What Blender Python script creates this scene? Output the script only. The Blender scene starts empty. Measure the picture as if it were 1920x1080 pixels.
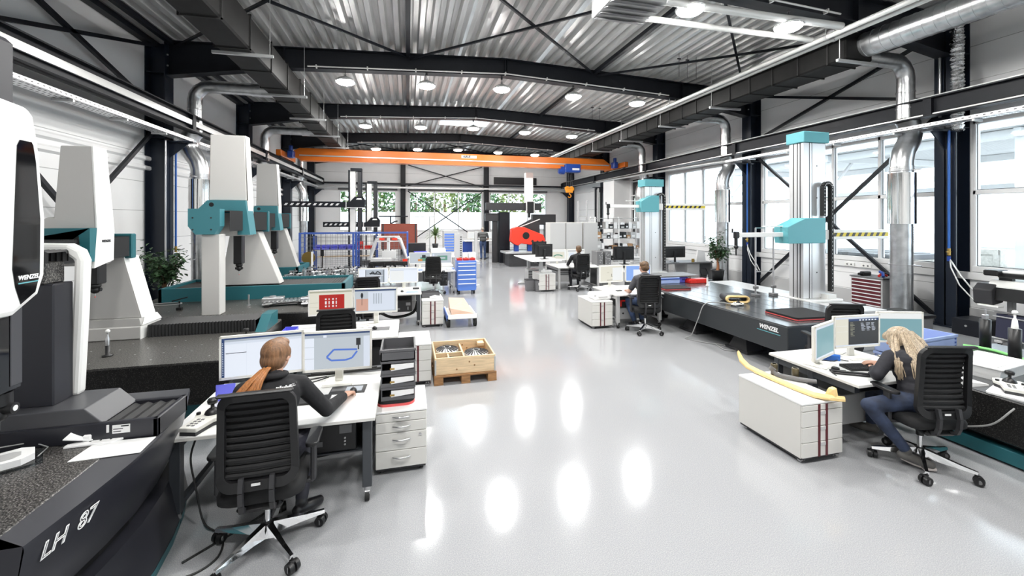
import bpy, bmesh, math, random
from mathutils import Vector, Matrix, Euler, noise
random.seed(7)
PI = math.pi
sc = bpy.context.scene
COL = sc.collection

# ------------------------------------------------------------------ camera
cam_d = bpy.data.cameras.new('camera')
cam = bpy.data.objects.new('camera', cam_d)
COL.objects.link(cam)
cam.location = (0, 0, 2.2)
YAW = math.atan(195 / 785)
cam.rotation_euler = (PI / 2, 0, -YAW)
cam_d.sensor_width = 36
cam_d.lens = 785 / 1920 * 36
cam_d.shift_y = -129 / 1920
cam_d.clip_start = 0.05
cam_d.clip_end = 300
sc.camera = cam

# ------------------------------------------------------------------ sky, sun, exposure
w = bpy.data.worlds.new('sky')
sc.world = w
w.use_nodes = True
nt = w.node_tree
bg = nt.nodes['Background']

bg.inputs[0].default_value = (0.86, 0.93, 1.0, 1)
bg.inputs[1].default_value = 3.6
sun_d = bpy.data.lights.new('sun', 'SUN')
sun_d.energy = 2.5
sun_d.angle = 0.05
sun = bpy.data.objects.new('sun', sun_d)
COL.objects.link(sun)
sun.rotation_euler = Euler((math.radians(40), 0, math.radians(-35)))
LAMP = 150.0
sc.view_settings.view_transform = 'Standard'
sc.view_settings.look = 'None'
sc.view_settings.gamma = 1
sc.view_settings.use_curve_mapping = False
sc.view_settings.exposure = 0.6
sc.cycles.use_denoising = True
sc.cycles.max_bounces = 8
sc.cycles.diffuse_bounces = 4
sc.cycles.glossy_bounces = 4
sc.cycles.transparent_max_bounces = 12
sc.cycles.caustics_reflective = False
sc.cycles.caustics_refractive = False
sc.cycles.sample_clamp_indirect = 6

# ------------------------------------------------------------------ materials
M = {}

def mat(name, rgb, rough=0.5, metal=0.0, spec=0.5, coat=0.0, emit=0.0, noise_amt=0.0, noise_scale=20, bump=0.0, bump_scale=80, stretch=None):
    m = bpy.data.materials.new(name)
    m.use_nodes = True
    n = m.node_tree.nodes
    l = m.node_tree.links
    b = n['Principled BSDF']
    b.inputs['Base Color'].default_value = (*rgb, 1)
    b.inputs['Roughness'].default_value = rough
    b.inputs['Metallic'].default_value = metal
    b.inputs['Specular IOR Level'].default_value = spec
    b.inputs['Coat Weight'].default_value = coat
    if emit:
        b.inputs['Emission Color'].default_value = (*rgb, 1)
        b.inputs['Emission Strength'].default_value = emit
    if noise_amt or bump:
        tc = n.new('ShaderNodeTexCoord')
        src = tc.outputs['Object']
        if stretch:
            mp = n.new('ShaderNodeMapping')
            mp.inputs['Scale'].default_value = stretch
            l.new(src, mp.inputs[0])
            src = mp.outputs[0]
    if noise_amt:
        t = n.new('ShaderNodeTexNoise')
        t.inputs['Scale'].default_value = noise_scale
        t.inputs['Detail'].default_value = 4
        l.new(src, t.inputs['Vector'])
        r = n.new('ShaderNodeValToRGB')
        k = noise_amt
        r.color_ramp.elements[0].color = (*[max(0, c * (1 - k)) for c in rgb], 1)
        r.color_ramp.elements[1].color = (*[min(1, c * (1 + k)) for c in rgb], 1)
        r.color_ramp.elements[0].position = 0.3
        r.color_ramp.elements[1].position = 0.7
        l.new(t.outputs[0], r.inputs[0])
        l.new(r.outputs[0], b.inputs['Base Color'])
    if bump:
        t2 = n.new('ShaderNodeTexNoise')
        t2.inputs['Scale'].default_value = bump_scale
        l.new(src, t2.inputs['Vector'])
        bp = n.new('ShaderNodeBump')
        bp.inputs['Strength'].default_value = bump
        bp.inputs['Distance'].default_value = 0.01
        l.new(t2.outputs[0], bp.inputs['Height'])
        l.new(bp.outputs[0], b.inputs['Normal'])
    M[name] = m
    return m

def speckle(name, base, dark, light, scale, rough, amt=(0.42, 0.5, 0.62), coat=0.0, spec=0.5):
    m = mat(name, base, rough, 0, spec, coat)
    n = m.node_tree.nodes
    l = m.node_tree.links
    tc = n.new('ShaderNodeTexCoord')
    t = n.new('ShaderNodeTexNoise')
    t.inputs['Scale'].default_value = scale
    t.inputs['Detail'].default_value = 2
    l.new(tc.outputs['Object'], t.inputs['Vector'])
    r = n.new('ShaderNodeValToRGB')
    e = r.color_ramp.elements
    e[0].position, e[0].color = amt[0], (*dark, 1)
    e[1].position, e[1].color = amt[2], (*light, 1)
    k = e.new(amt[1])
    k.color = (*base, 1)
    l.new(t.outputs[0], r.inputs[0])
    l.new(r.outputs[0], n['Principled BSDF'].inputs['Base Color'])
    return m

def emis(name, rgb, s=1.0):
    m = bpy.data.materials.new(name)
    m.use_nodes = True
    b = m.node_tree.nodes['Principled BSDF']
    b.inputs['Base Color'].default_value = (*[c * 0.1 for c in rgb], 1)
    b.inputs['Roughness'].default_value = 0.35
    b.inputs['Emission Color'].default_value = (*rgb, 1)
    b.inputs['Emission Strength'].default_value = s
    M[name] = m
    return m

speckle('floor_epoxy', (0.365, 0.37, 0.385), (0.31, 0.315, 0.33), (0.48, 0.485, 0.49), 160, 0.13, (0.3, 0.5, 0.74), coat=0.0, spec=0.6)
def _floor_extra():
    m = M['floor_epoxy']; n = m.node_tree.nodes; l = m.node_tree.links
    tc = n.new('ShaderNodeTexCoord')
    t = n.new('ShaderNodeTexNoise'); t.inputs['Scale'].default_value = 1.3; t.inputs['Detail'].default_value = 6
    l.new(tc.outputs['Object'], t.inputs['Vector'])
    r = n.new('ShaderNodeMapRange')
    r.inputs['From Min'].default_value = 0.3; r.inputs['From Max'].default_value = 0.7
    r.inputs['To Min'].default_value = 0.09; r.inputs['To Max'].default_value = 0.15
    l.new(t.outputs[0], r.inputs[0])
    l.new(r.outputs[0], n['Principled BSDF'].inputs['Roughness'])
    t2 = n.new('ShaderNodeTexNoise'); t2.inputs['Scale'].default_value = 9
    l.new(tc.outputs['Object'], t2.inputs['Vector'])
    bp = n.new('ShaderNodeBump'); bp.inputs['Strength'].default_value = 0.035; bp.inputs['Distance'].default_value = 0.01
    l.new(t2.outputs[0], bp.inputs['Height'])
    l.new(bp.outputs[0], n['Principled BSDF'].inputs['Normal'])
_floor_extra()
mat('wall_white', (0.88, 0.88, 0.88), 0.45, noise_amt=0.02, noise_scale=2)
mat('wall_joint', (0.45, 0.45, 0.45), 0.6)
mat('wall_grey', (0.52, 0.52, 0.52), 0.5)
mat('deck_metal', (0.62, 0.62, 0.61), 0.36, 0.45, noise_amt=0.12, noise_scale=3, stretch=(4, 0.4, 1))
mat('steel_dark', (0.009, 0.0105, 0.015), 0.45, spec=0.3, noise_amt=0.15, noise_scale=6)
mat('steel_blue', (0.010, 0.015, 0.027), 0.34, spec=0.4)
mat('frame_white', (0.85, 0.85, 0.85), 0.3)
mat('galvanised', (0.62, 0.63, 0.64), 0.28, 0.9, noise_amt=0.15, noise_scale=8, bump=0.05, bump_scale=12)
mat('polished_tin', (0.86, 0.86, 0.85), 0.1, 1.0, bump=0.06, bump_scale=7)
mat('crinkle_foil', (0.8, 0.8, 0.8), 0.16, 1.0, bump=1.0, bump_scale=45)
mat('duct_black', (0.008, 0.0078, 0.0076), 0.55, spec=0.2, noise_amt=0.3, noise_scale=4)
mat('pipe_white', (0.8, 0.8, 0.78), 0.25, 0.3)
mat('zinc', (0.55, 0.56, 0.56), 0.4, 0.6)
mat('orange_paint', (0.72, 0.17, 0.012), 0.4)
mat('hoist_blue', (0.015, 0.06, 0.32), 0.35)
mat('hook_orange', (0.8, 0.3, 0.02), 0.4)
speckle('granite', (0.075, 0.072, 0.07), (0.012, 0.012, 0.012), (0.28, 0.27, 0.25), 130, 0.28, (0.42, 0.53, 0.72))
speckle('granite_black', (0.012, 0.012, 0.012), (0.006, 0.006, 0.006), (0.09, 0.085, 0.08), 110, 0.3, (0.4, 0.55, 0.75))
speckle('granite_lit', (0.06, 0.058, 0.055), (0.012, 0.012, 0.012), (0.2, 0.19, 0.175), 95, 0.35, (0.38, 0.5, 0.66))  # lit copy of the black granite, only for table tops
mat('surface_steel', (0.10, 0.105, 0.11), 0.2, 0.35, noise_amt=0.2, noise_scale=3)
mat('table_paint', (0.03, 0.034, 0.038), 0.45)
mat('teal', (0.02, 0.135, 0.16), 0.4)
mat('teal_mid', (0.055, 0.22, 0.26), 0.42)
mat('teal_light', (0.12, 0.40, 0.45), 0.45)
mat('cmm_grey', (0.50, 0.49, 0.475), 0.45)
mat('cmm_white', (0.88, 0.88, 0.86), 0.35)
mat('anthracite', (0.019, 0.0195, 0.026), 0.35)
mat('anthracite_light', (0.058, 0.059, 0.066), 0.35)
mat('black_plastic', (0.008, 0.008, 0.009), 0.4)
mat('black_soft', (0.008, 0.008, 0.009), 0.75, bump=0.1, bump_scale=200)
mat('black_gloss', (0.006, 0.006, 0.007), 0.05, spec=0.6)
mat('rubber', (0.015, 0.015, 0.015), 0.7)
mat('bellows', (0.015, 0.015, 0.016), 0.6)
mat('desk_white', (0.84, 0.84, 0.83), 0.35)
mat('desk_edge', (0.70, 0.69, 0.66), 0.5)
mat('pedestal', (0.66, 0.65, 0.62), 0.45)
mat('maroon', (0.10, 0.012, 0.018), 0.4)
mat('chrome', (0.85, 0.85, 0.86), 0.12, 1.0)
mat('satin_metal', (0.6, 0.6, 0.61), 0.3, 0.9)
mat('leg_grey', (0.045, 0.05, 0.058), 0.4)
mat('light_grey', (0.5, 0.5, 0.5), 0.4)
mat('mid_grey', (0.16, 0.16, 0.165), 0.5)
mat('dark_grey', (0.032, 0.032, 0.035), 0.5)
mat('bin_grey', (0.10, 0.10, 0.107), 0.45)
mat('paper', (0.86, 0.86, 0.86), 0.7)
mat('label_white', (0.8, 0.8, 0.8), 0.5)
mat('monitor_white', (0.78, 0.77, 0.72), 0.4)
mat('wood_light', (0.74, 0.56, 0.35), 0.6, noise_amt=0.14, noise_scale=6, stretch=(1, 1, 9))
mat('wood_pallet', (0.33, 0.17, 0.07), 0.7, noise_amt=0.35, noise_scale=6, stretch=(1, 6, 6))
mat('cardboard', (0.42, 0.24, 0.12), 0.8, noise_amt=0.1)
mat('ply', (0.62, 0.43, 0.33), 0.6, noise_amt=0.12, noise_scale=4, stretch=(1, 8, 8))
mat('red_paint', (0.62, 0.02, 0.012), 0.4)
mat('red_bright', (0.85, 0.045, 0.02), 0.38)
mat('red_trim', (0.7, 0.10, 0.10), 0.5)
mat('brown_board', (0.23, 0.05, 0.03), 0.6, noise_amt=0.1)
mat('blue_bin', (0.16, 0.17, 0.78), 0.45)
mat('blue_cabinet', (0.10, 0.22, 0.66), 0.4)
mat('blue_frame', (0.05, 0.11, 0.40), 0.4)
mat('blue_crate', (0.33, 0.42, 0.70), 0.45)
mat('blue_pipe', (0.03, 0.14, 0.5), 0.3)
mat('yellow_part', (0.86, 0.62, 0.28), 0.45)
mat('hazard_yellow', (0.75, 0.6, 0.05), 0.5)
mat('olive_cup', (0.11, 0.09, 0.05), 0.3)
mat('brass', (0.5, 0.33, 0.1), 0.3, 0.9)
mat('terracotta', (0.35, 0.14, 0.06), 0.7)
mat('leaf', (0.055, 0.11, 0.05), 0.36, noise_amt=0.5, noise_scale=9)
mat('leaf_pale', (0.16, 0.24, 0.09), 0.5, noise_amt=0.3, noise_scale=9)
mat('hedge_leaf', (0.05, 0.115, 0.03), 0.5, noise_amt=0.5, noise_scale=3)
mat('hedge_light', (0.15, 0.19, 0.05), 0.5, noise_amt=0.4, noise_scale=3)
mat('bark', (0.16, 0.09, 0.05), 0.8, noise_amt=0.3, noise_scale=30)
mat('soil', (0.03, 0.02, 0.015), 0.9)
mat('skin', (0.62, 0.36, 0.26), 0.5)
mat('hair_auburn', (0.21, 0.105, 0.05), 0.42, noise_amt=0.45, noise_scale=14, stretch=(6, 6, 0.7), bump=0.25, bump_scale=60)
mat('hair_copper', (0.42, 0.17, 0.055), 0.42, noise_amt=0.3, noise_scale=20, stretch=(6, 6, 0.7))
mat('hair_blonde', (0.40, 0.315, 0.22), 0.38, noise_amt=0.45, noise_scale=16, stretch=(6, 6, 0.7))
mat('hair_brown', (0.12, 0.065, 0.03), 0.45, noise_amt=0.5, noise_scale=30)
mat('hair_grey', (0.30, 0.26, 0.22), 0.5, noise_amt=0.3, noise_scale=30)
mat('jacket_black', (0.012, 0.012, 0.014), 0.85, noise_amt=0.2, noise_scale=9, bump=0.6, bump_scale=11)
mat('jacket_dark', (0.014, 0.014, 0.02), 0.8, noise_amt=0.3, noise_scale=7, bump=0.6, bump_scale=11)
mat('shirt_grey', (0.075, 0.075, 0.085), 0.8, bump=0.4, bump_scale=14)
mat('shirt_dark', (0.10, 0.105, 0.105), 0.8, bump=0.3, bump_scale=14)
mat('jeans', (0.045, 0.075, 0.16), 0.8, noise_amt=0.5, noise_scale=10, bump=0.4, bump_scale=16)
mat('jeans_dark', (0.026, 0.038, 0.075), 0.8, noise_amt=0.5, noise_scale=9, bump=0.4, bump_scale=16)
mat('trousers_black', (0.012, 0.012, 0.02), 0.6, noise_amt=0.4, noise_scale=9, bump=0.5, bump_scale=12)
mat('shoe_black', (0.008, 0.008, 0.01), 0.35)
mat('shoe_grey', (0.10, 0.095, 0.09), 0.6)
mat('shoe_sole', (0.55, 0.5, 0.48), 0.6)
mat('canopy_white', (0.8, 0.8, 0.8), 0.5)
mat('asphalt', (0.42, 0.42, 0.42), 0.8, noise_amt=0.1)
mat('crate_wood', (0.6, 0.58, 0.54), 0.8, noise_amt=0.15)
mat('green_hose', (0.25, 0.7, 0.22), 0.5)
mat('dark_glass', (0.02, 0.02, 0.022), 0.08)
mat('aluminium', (0.72, 0.72, 0.72), 0.35, 0.85)
mat('aluminium_bright', (0.82, 0.82, 0.83), 0.32, 0.6)
mat('cable', (0.012, 0.012, 0.012), 0.5)
mat('cable_grey', (0.35, 0.35, 0.35), 0.5)
emis('lamp_light', (1.0, 0.99, 0.96), LAMP)
emis('tube_light', (1.0, 0.99, 0.97), 3.0)
for nm, c in dict(scr_white=(0.78, 0.83, 0.92), scr_pale=(0.66, 0.72, 0.82), scr_grey=(0.42, 0.47, 0.53), scr_mid=(0.50, 0.55, 0.60), scr_dark=(0.03, 0.032, 0.036), scr_navy=(0.03, 0.06, 0.16),
                  scr_red=(0.42, 0.02, 0.015), scr_cream=(0.72, 0.70, 0.60), scr_blue=(0.09, 0.19, 0.62), scr_sky=(0.25, 0.42, 0.85), scr_teal=(0.19, 0.36, 0.40), scr_green=(0.12, 0.30, 0.22),
                  scr_salmon=(0.62, 0.36, 0.28), scr_light=(0.80, 0.82, 0.82), scr_olive=(0.40, 0.40, 0.30), scr_orange=(0.6, 0.25, 0.06)).items():
    emis(nm, c, 0.62)

def glass(name, tint=(0.92, 0.96, 0.97), gl=0.12):
    m = bpy.data.materials.new(name)
    m.use_nodes = True
    n = m.node_tree.nodes
    l = m.node_tree.links
    n.clear()
    out = n.new('ShaderNodeOutputMaterial')
    tr = n.new('ShaderNodeBsdfTransparent')
    tr.inputs[0].default_value = (*tint, 1)
    g = n.new('ShaderNodeBsdfGlossy')
    g.inputs['Roughness'].default_value = 0.02
    lw = n.new('ShaderNodeLayerWeight'); lw.inputs[0].default_value = 0.5
    pw = n.new('ShaderNodeMath'); pw.operation = 'POWER'; pw.inputs[1].default_value = 4.0
    fr = n.new('ShaderNodeMath'); fr.operation = 'MULTIPLY_ADD'; fr.inputs[1].default_value = 0.8; fr.inputs[2].default_value = 0.03
    l.new(lw.outputs['Facing'], pw.inputs[0]); l.new(pw.outputs[0], fr.inputs[0])

    mx = n.new('ShaderNodeMixShader')
    l.new(fr.outputs[0], mx.inputs[0])
    l.new(tr.outputs[0], mx.inputs[1])
    l.new(g.outputs[0], mx.inputs[2])
    l.new(mx.outputs[0], out.inputs[0])
    M[name] = m
glass('window_glass')
glass('clear_plastic', (0.85, 0.88, 0.9))

# ------------------------------------------------------------------ mesh helpers
def V(*a):
    return Vector(a)

def frame_of(d):
    d = d.normalized()
    up = Vector((0, 0, 1)) if abs(d.z) < 0.95 else Vector((0, 1, 0))
    a = d.cross(up).normalized()
    b = a.cross(d).normalized()
    return a, b

class MB:
    """collects shapes; build() links them as one mesh object"""
    def __init__(s, m=None):
        s.v = []; s.f = []; s.mi = []; s.mats = []; s.sm = []
        s.cur = 0; s.smooth = False
        s.xf = None
        if m: s.use(m)
    def use(s, m):
        if m not in s.mats: s.mats.append(m)
        s.cur = s.mats.index(m)
        return s
    def add(s, vs, fs, smooth=None):
        o = len(s.v)
        if s.xf is not None:
            vs = [s.xf @ Vector(p) for p in vs]
        s.v += [tuple(p) for p in vs]
        sm = s.smooth if smooth is None else smooth
        for f in fs:
            s.f.append(tuple(i + o for i in f)); s.mi.append(s.cur); s.sm.append(sm)
        return s
    def box(s, x0, x1, y0, y1, z0, z1, b=0.0):
        if x0 > x1: x0, x1 = x1, x0
        if y0 > y1: y0, y1 = y1, y0
        if z0 > z1: z0, z1 = z1, z0
        b = min(b, (x1 - x0) * 0.45, (y1 - y0) * 0.45, (z1 - z0) * 0.45)
        if b <= 0:
            vs = [(x, y, z) for z in (z0, z1) for y in (y0, y1) for x in (x0, x1)]
            return s.add(vs, [(0, 2, 3, 1), (4, 5, 7, 6), (0, 1, 5, 4), (2, 6, 7, 3), (0, 4, 6, 2), (1, 3, 7, 5)], False)
        vs = []; idx = {}
        for iz, z in enumerate((z0, z1)):
            for iy, y in enumerate((y0, y1)):
                for ix, x in enumerate((x0, x1)):
                    dx = b if ix == 0 else -b; dy = b if iy == 0 else -b; dz = b if iz == 0 else -b
                    for a, p in (('x', (x, y + dy, z + dz)), ('y', (x + dx, y, z + dz)), ('z', (x + dx, y + dy, z))):
                        idx[(ix, iy, iz, a)] = len(vs); vs.append(p)
        I = lambda ix, iy, iz, a: idx[(ix, iy, iz, a)]
        fs = []
        fs.append([I(0, 0, 0, 'x'), I(0, 0, 1, 'x'), I(0, 1, 1, 'x'), I(0, 1, 0, 'x')])
        fs.append([I(1, 0, 0, 'x'), I(1, 1, 0, 'x'), I(1, 1, 1, 'x'), I(1, 0, 1, 'x')])
        fs.append([I(0, 0, 0, 'y'), I(1, 0, 0, 'y'), I(1, 0, 1, 'y'), I(0, 0, 1, 'y')])
        fs.append([I(0, 1, 0, 'y'), I(0, 1, 1, 'y'), I(1, 1, 1, 'y'), I(1, 1, 0, 'y')])
        fs.append([I(0, 0, 0, 'z'), I(0, 1, 0, 'z'), I(1, 1, 0, 'z'), I(1, 0, 0, 'z')])
        fs.append([I(0, 0, 1, 'z'), I(1, 0, 1, 'z'), I(1, 1, 1, 'z'), I(0, 1, 1, 'z')])
        for iy in (0, 1):
            for iz in (0, 1):
                fs.append([I(0, iy, iz, 'y'), I(1, iy, iz, 'y'), I(1, iy, iz, 'z'), I(0, iy, iz, 'z')])
        for ix in (0, 1):
            for iz in (0, 1):
                fs.append([I(ix, 0, iz, 'x'), I(ix, 1, iz, 'x'), I(ix, 1, iz, 'z'), I(ix, 0, iz, 'z')])
            for iy in (0, 1):
                fs.append([I(ix, iy, 0, 'x'), I(ix, iy, 1, 'x'), I(ix, iy, 1, 'y'), I(ix, iy, 0, 'y')])
        for ix in (0, 1):
            for iy in (0, 1):
                for iz in (0, 1):
                    fs.append([I(ix, iy, iz, 'x'), I(ix, iy, iz, 'y'), I(ix, iy, iz, 'z')])
        return s.add(vs, fs, False)
    def cbox(s, c, sx, sy, sz, b=0.0):
        return s.box(c[0] - sx / 2, c[0] + sx / 2, c[1] - sy / 2, c[1] + sy / 2, c[2] - sz / 2, c[2] + sz / 2, b)
    def bar(s, p, q, w, h=None, roll=0.0):
        """square bar from p to q"""
        h = h or w
        p = Vector(p); q = Vector(q)
        a, b = frame_of(q - p)
        if roll:
            a, b = a * math.cos(roll) + b * math.sin(roll), b * math.cos(roll) - a * math.sin(roll)
        vs = []
        for e in (p, q):
            for sa, sb in ((-1, -1), (1, -1), (1, 1), (-1, 1)):
                vs.append(e + a * sa * w / 2 + b * sb * h / 2)
        return s.add(vs, [(3, 2, 1, 0), (4, 5, 6, 7), (0, 1, 5, 4), (1, 2, 6, 5), (2, 3, 7, 6), (3, 0, 4, 7)], False)
    def cyl(s, p, q, r0, r1=None, n=16, caps=True):
        r1 = r0 if r1 is None else r1
        p = Vector(p); q = Vector(q)
        a, b = frame_of(q - p)
        vs = []
        for e, r in ((p, r0), (q, r1)):
            for i in range(n):
                t = 2 * PI * i / n
                vs.append(e + a * math.cos(t) * r + b * math.sin(t) * r)
        s.add(vs, [(i, (i + 1) % n, n + (i + 1) % n, n + i) for i in range(n)], True)
        if caps:
            s.add(vs[:n], [tuple(range(n))[::-1]], False)
            s.add(vs[n:], [tuple(range(n))], False)
        return s
    def tube(s, pts, r, n=8, caps=True):
        pts = [Vector(p) for p in pts]
        rs = r if isinstance(r, (list, tuple)) else [r] * len(pts)
        vs = []
        a0 = None
        for i, p in enumerate(pts):
            d = (pts[min(i + 1, len(pts) - 1)] - pts[max(i - 1, 0)])
            if d.length < 1e-9: d = Vector((0, 0, 1))
            d.normalize()
            if a0 is None:
                a, b = frame_of(d)
            else:
                a = (a0 - d * a0.dot(d)).normalized(); b = a.cross(d).normalized() * -1
                b = d.cross(a).normalized() * -1
            a0 = a
            b = a.cross(d).normalized()
            for k in range(n):
                t = 2 * PI * k / n
                vs.append(p + a * math.cos(t) * rs[i] + b * math.sin(t) * rs[i])
        m = len(pts)
        fs = []
        for i in range(m - 1):
            for k in range(n):
                k2 = (k + 1) % n
                fs.append((i * n + k, (i + 1) * n + k, (i + 1) * n + k2, i * n + k2))
        s.add(vs, fs, True)
        if caps:
            s.add(vs[:n], [tuple(range(n))], False)
            s.add(vs[-n:], [tuple(range(n))[::-1]], False)
        return s
    def lathe(s, prof, c=(0, 0, 0), n=24, axis='z'):
        vs = []
        for r, z in prof:
            for i in range(n):
                t = 2 * PI * i / n
                x, y = r * math.cos(t), r * math.sin(t)
                p = (x, y, z) if axis == 'z' else ((x, z, y) if axis == 'y' else (z, x, y))
                vs.append((p[0] + c[0], p[1] + c[1], p[2] + c[2]))
        fs = []
        for j in range(len(prof) - 1):
            for i in range(n):
                i2 = (i + 1) % n
                fs.append((j * n + i, j * n + i2, (j + 1) * n + i2, (j + 1) * n + i))
        return s.add(vs, fs, True)
    def sphere(s, c, rx, ry=None, rz=None, n=16, m=10):
        ry = ry or rx; rz = rz or rx
        vs = [(c[0], c[1], c[2] - rz)]
        for j in range(1, m):
            ph = -PI / 2 + PI * j / m
            for i in range(n):
                t = 2 * PI * i / n
                vs.append((c[0] + rx * math.cos(ph) * math.cos(t), c[1] + ry * math.cos(ph) * math.sin(t), c[2] + rz * math.sin(ph)))
        vs.append((c[0], c[1], c[2] + rz))
        fs = []
        for i in range(n):
            fs.append((0, 1 + (i + 1) % n, 1 + i))
        for j in range(m - 2):
            for i in range(n):
                a = 1 + j * n + i; b = 1 + j * n + (i + 1) % n
                fs.append((a, b, b + n, a + n))
        t = len(vs) - 1
        for i in range(n):
            fs.append((1 + (m - 2) * n + i, 1 + (m - 2) * n + (i + 1) % n, t))
        return s.add(vs, fs, True)
    def prism(s, poly, axis, a, b):
        """poly: 2D points; axis x -> (y,z), y -> (x,z), z -> (x,y)"""
        def P(u, v, w):
            return (w, u, v) if axis == 'x' else ((u, w, v) if axis == 'y' else (u, v, w))
        n = len(poly)
        vs = [P(u, v, a) for u, v in poly] + [P(u, v, b) for u, v in poly]
        fs = [tuple(range(n))[::-1], tuple(range(n, 2 * n))] + [(i, (i + 1) % n, n + (i + 1) % n, n + i) for i in range(n)]
        return s.add(vs, fs, False)
    def frustum(s, z0, r0, z1, r1):
        """r = (x0,x1,y0,y1) rectangles at z0 and z1"""
        vs = []
        for z, (x0, x1, y0, y1) in ((z0, r0), (z1, r1)):
            vs += [(x0, y0, z), (x1, y0, z), (x1, y1, z), (x0, y1, z)]
        return s.add(vs, [(3, 2, 1, 0), (4, 5, 6, 7), (0, 1, 5, 4), (1, 2, 6, 5), (2, 3, 7, 6), (3, 0, 4, 7)], False)
    def quad(s, *p):
        return s.add(p, [tuple(range(len(p)))], False)
    def build(s, name, m=None, parent=None, loc=None, bevel=0.0):
        me = bpy.data.meshes.new(name)
        me.from_pydata(s.v, [], s.f)
        mats = list(s.mats)
        if m is not None and not mats: mats = [m]
        for k in mats: me.materials.append(M[k])
        if len(mats) > 1: me.polygons.foreach_set('material_index', s.mi)
        me.polygons.foreach_set('use_smooth', s.sm)
        bm = bmesh.new(); bm.from_mesh(me)
        bmesh.ops.recalc_face_normals(bm, faces=bm.faces)
        bm.to_mesh(me); bm.free()
        me.update()
        o = bpy.data.objects.new(name, me)
        COL.objects.link(o)
        if parent: o.parent = parent
        if loc: o.location = loc
        if bevel:
            md = o.modifiers.new('bevel', 'BEVEL'); md.width = bevel; md.segments = 2; md.limit_method = 'ANGLE'; md.angle_limit = math.radians(40)
        return o

def T(name, label, cat, loc=(0, 0, 0), rz=0.0, group=None):
    o = bpy.data.objects.new(name, None)
    COL.objects.link(o)
    o.empty_display_size = 0.1
    o.location = loc; o.rotation_euler = (0, 0, rz)
    tag(o, label, cat, group)
    return o

def tag(o, label, cat, group=None):
    o['label'] = label; o['category'] = cat
    if group: o['group'] = group
    return o

def struct(o, label=None):
    o['kind'] = 'structure'
    if label: o['label'] = label
    return o

KIDS = {}
def dup(root, loc, rz=None, label=None, group=None):
    r = root.copy(); COL.objects.link(r); r.location = loc
    if rz is not None: r.rotation_euler = (0, 0, rz)
    if label: r['label'] = label
    if group: r['group'] = group
    for ch in list(root.children):
        c = ch.copy(); COL.objects.link(c); c.parent = r
        for g in list(ch.children):
            d = g.copy(); COL.objects.link(d); d.parent = c
    return r

def text(name, body, size, m, parent, loc, rot, depth=0.001, outline=0.0, shear=0.0, bold=0.0, sx=1.0):
    cu = bpy.data.curves.new(name, 'FONT')
    cu.body = body; cu.size = size; cu.shear = shear
    cu.align_x = 'CENTER'; cu.align_y = 'CENTER'
    if outline:
        cu.fill_mode = 'NONE'; cu.bevel_depth = outline; cu.bevel_resolution = 0
    else:
        cu.extrude = depth; cu.offset = bold
    cu.resolution_u = 4
    o = bpy.data.objects.new(name, cu); COL.objects.link(o)
    bpy.context.view_layer.update()
    me = bpy.data.meshes.new_from_object(o.evaluated_get(bpy.context.evaluated_depsgraph_get()))
    bpy.data.objects.remove(o)
    me.materials.clear(); me.materials.append(M[m])
    o = bpy.data.objects.new(name, me); COL.objects.link(o)
    if parent: o.parent = parent
    o.location = loc; o.rotation_euler = rot; o.scale = (sx, 1, 1)
    return o

def arc(c, r, a0, a1, n, plane='xz'):
    out = []
    for i in range(n + 1):
        t = a0 + (a1 - a0) * i / n
        u, v = r * math.cos(t), r * math.sin(t)
        out.append((c[0] + u, c[1], c[2] + v) if plane == 'xz' else ((c[0], c[1] + u, c[2] + v) if plane == 'yz' else (c[0] + u, c[1] + v, c[2])))
    return out
# ================================================================== THE HALL
XL, XR, YF, YB = -5.8, 11.1, 27.4, -4.2
RIDGE = 2.65
COLY = [1.0, 6.2, 11.4, 16.6, 21.9, 27.1]

def roof_z(x):           # underside of the deck = top of the frames
    return 6.66 - 0.040 * abs(x - RIDGE)

b = MB('floor_epoxy')
b.box(XL - 0.3, XR + 0.3, YB - 0.3, YF + 0.3, -0.2, 0)
struct(b.build('floor'))

# corrugated deck, flutes along the hall, with the skylight left out
def deck():
    b = MB('deck_metal')
    pitch = 0.28
    x = XL - 0.1
    prof = []
    while x < XR + 0.1:
        for dx, dz in ((0, 0), (0.10, 0), (0.14, 0.11), (0.24, 0.11)):
            prof.append((x + dx, dz))
        x += pitch
    def strip(p, y0, y1):
        vs = []
        for (px, dz) in p:
            z = roof_z(px) + dz
            vs += [(px, y0, z), (px, y1, z)]
        b.add(vs, [(2 * i, 2 * i + 2, 2 * i + 3, 2 * i + 1) for i in range(len(p) - 1)], False)
    ys = [YB - .1] + [c for c in COLY] + [YF + .1]
    a = [p for p in prof if p[0] <= 1.42]; c = [p for p in prof if p[0] >= 3.58]
    m = [p for p in prof if 1.3 <= p[0] <= 3.7]
    strip(a, YB - .1, YF + .1); strip(c, YB - .1, YF + .1)
    strip(m, YB - .1, 17.75); strip(m, 19.75, YF + .1)
    b.use('wall_white')
    for x0, x1 in ((1.32, 1.40), (3.60, 3.68)):
        b.box(x0, x1, 17.7, 19.8, 6.60, 6.98)
    for y0, y1 in ((17.7, 17.78), (19.72, 19.8)):
        b.box(1.32, 3.68, y0, y1, 6.60, 6.98)
    return b.build('ceiling')
struct(deck())
b = MB('aluminium')
b.box(1.3, 3.7, 17.68, 17.80, 6.96, 7.02); b.box(1.3, 3.7, 19.7, 19.82, 6.96, 7.02)
b.box(1.3, 1.42, 17.8, 19.7, 6.96, 7.02); b.box(3.58, 3.7, 17.8, 19.7, 6.96, 7.02)
b.box(2.47, 2.53, 17.8, 19.7, 6.96, 7.02)
wn = struct(b.build('window_7'), 'square rooflight between the third and fourth roof frames')
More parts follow.
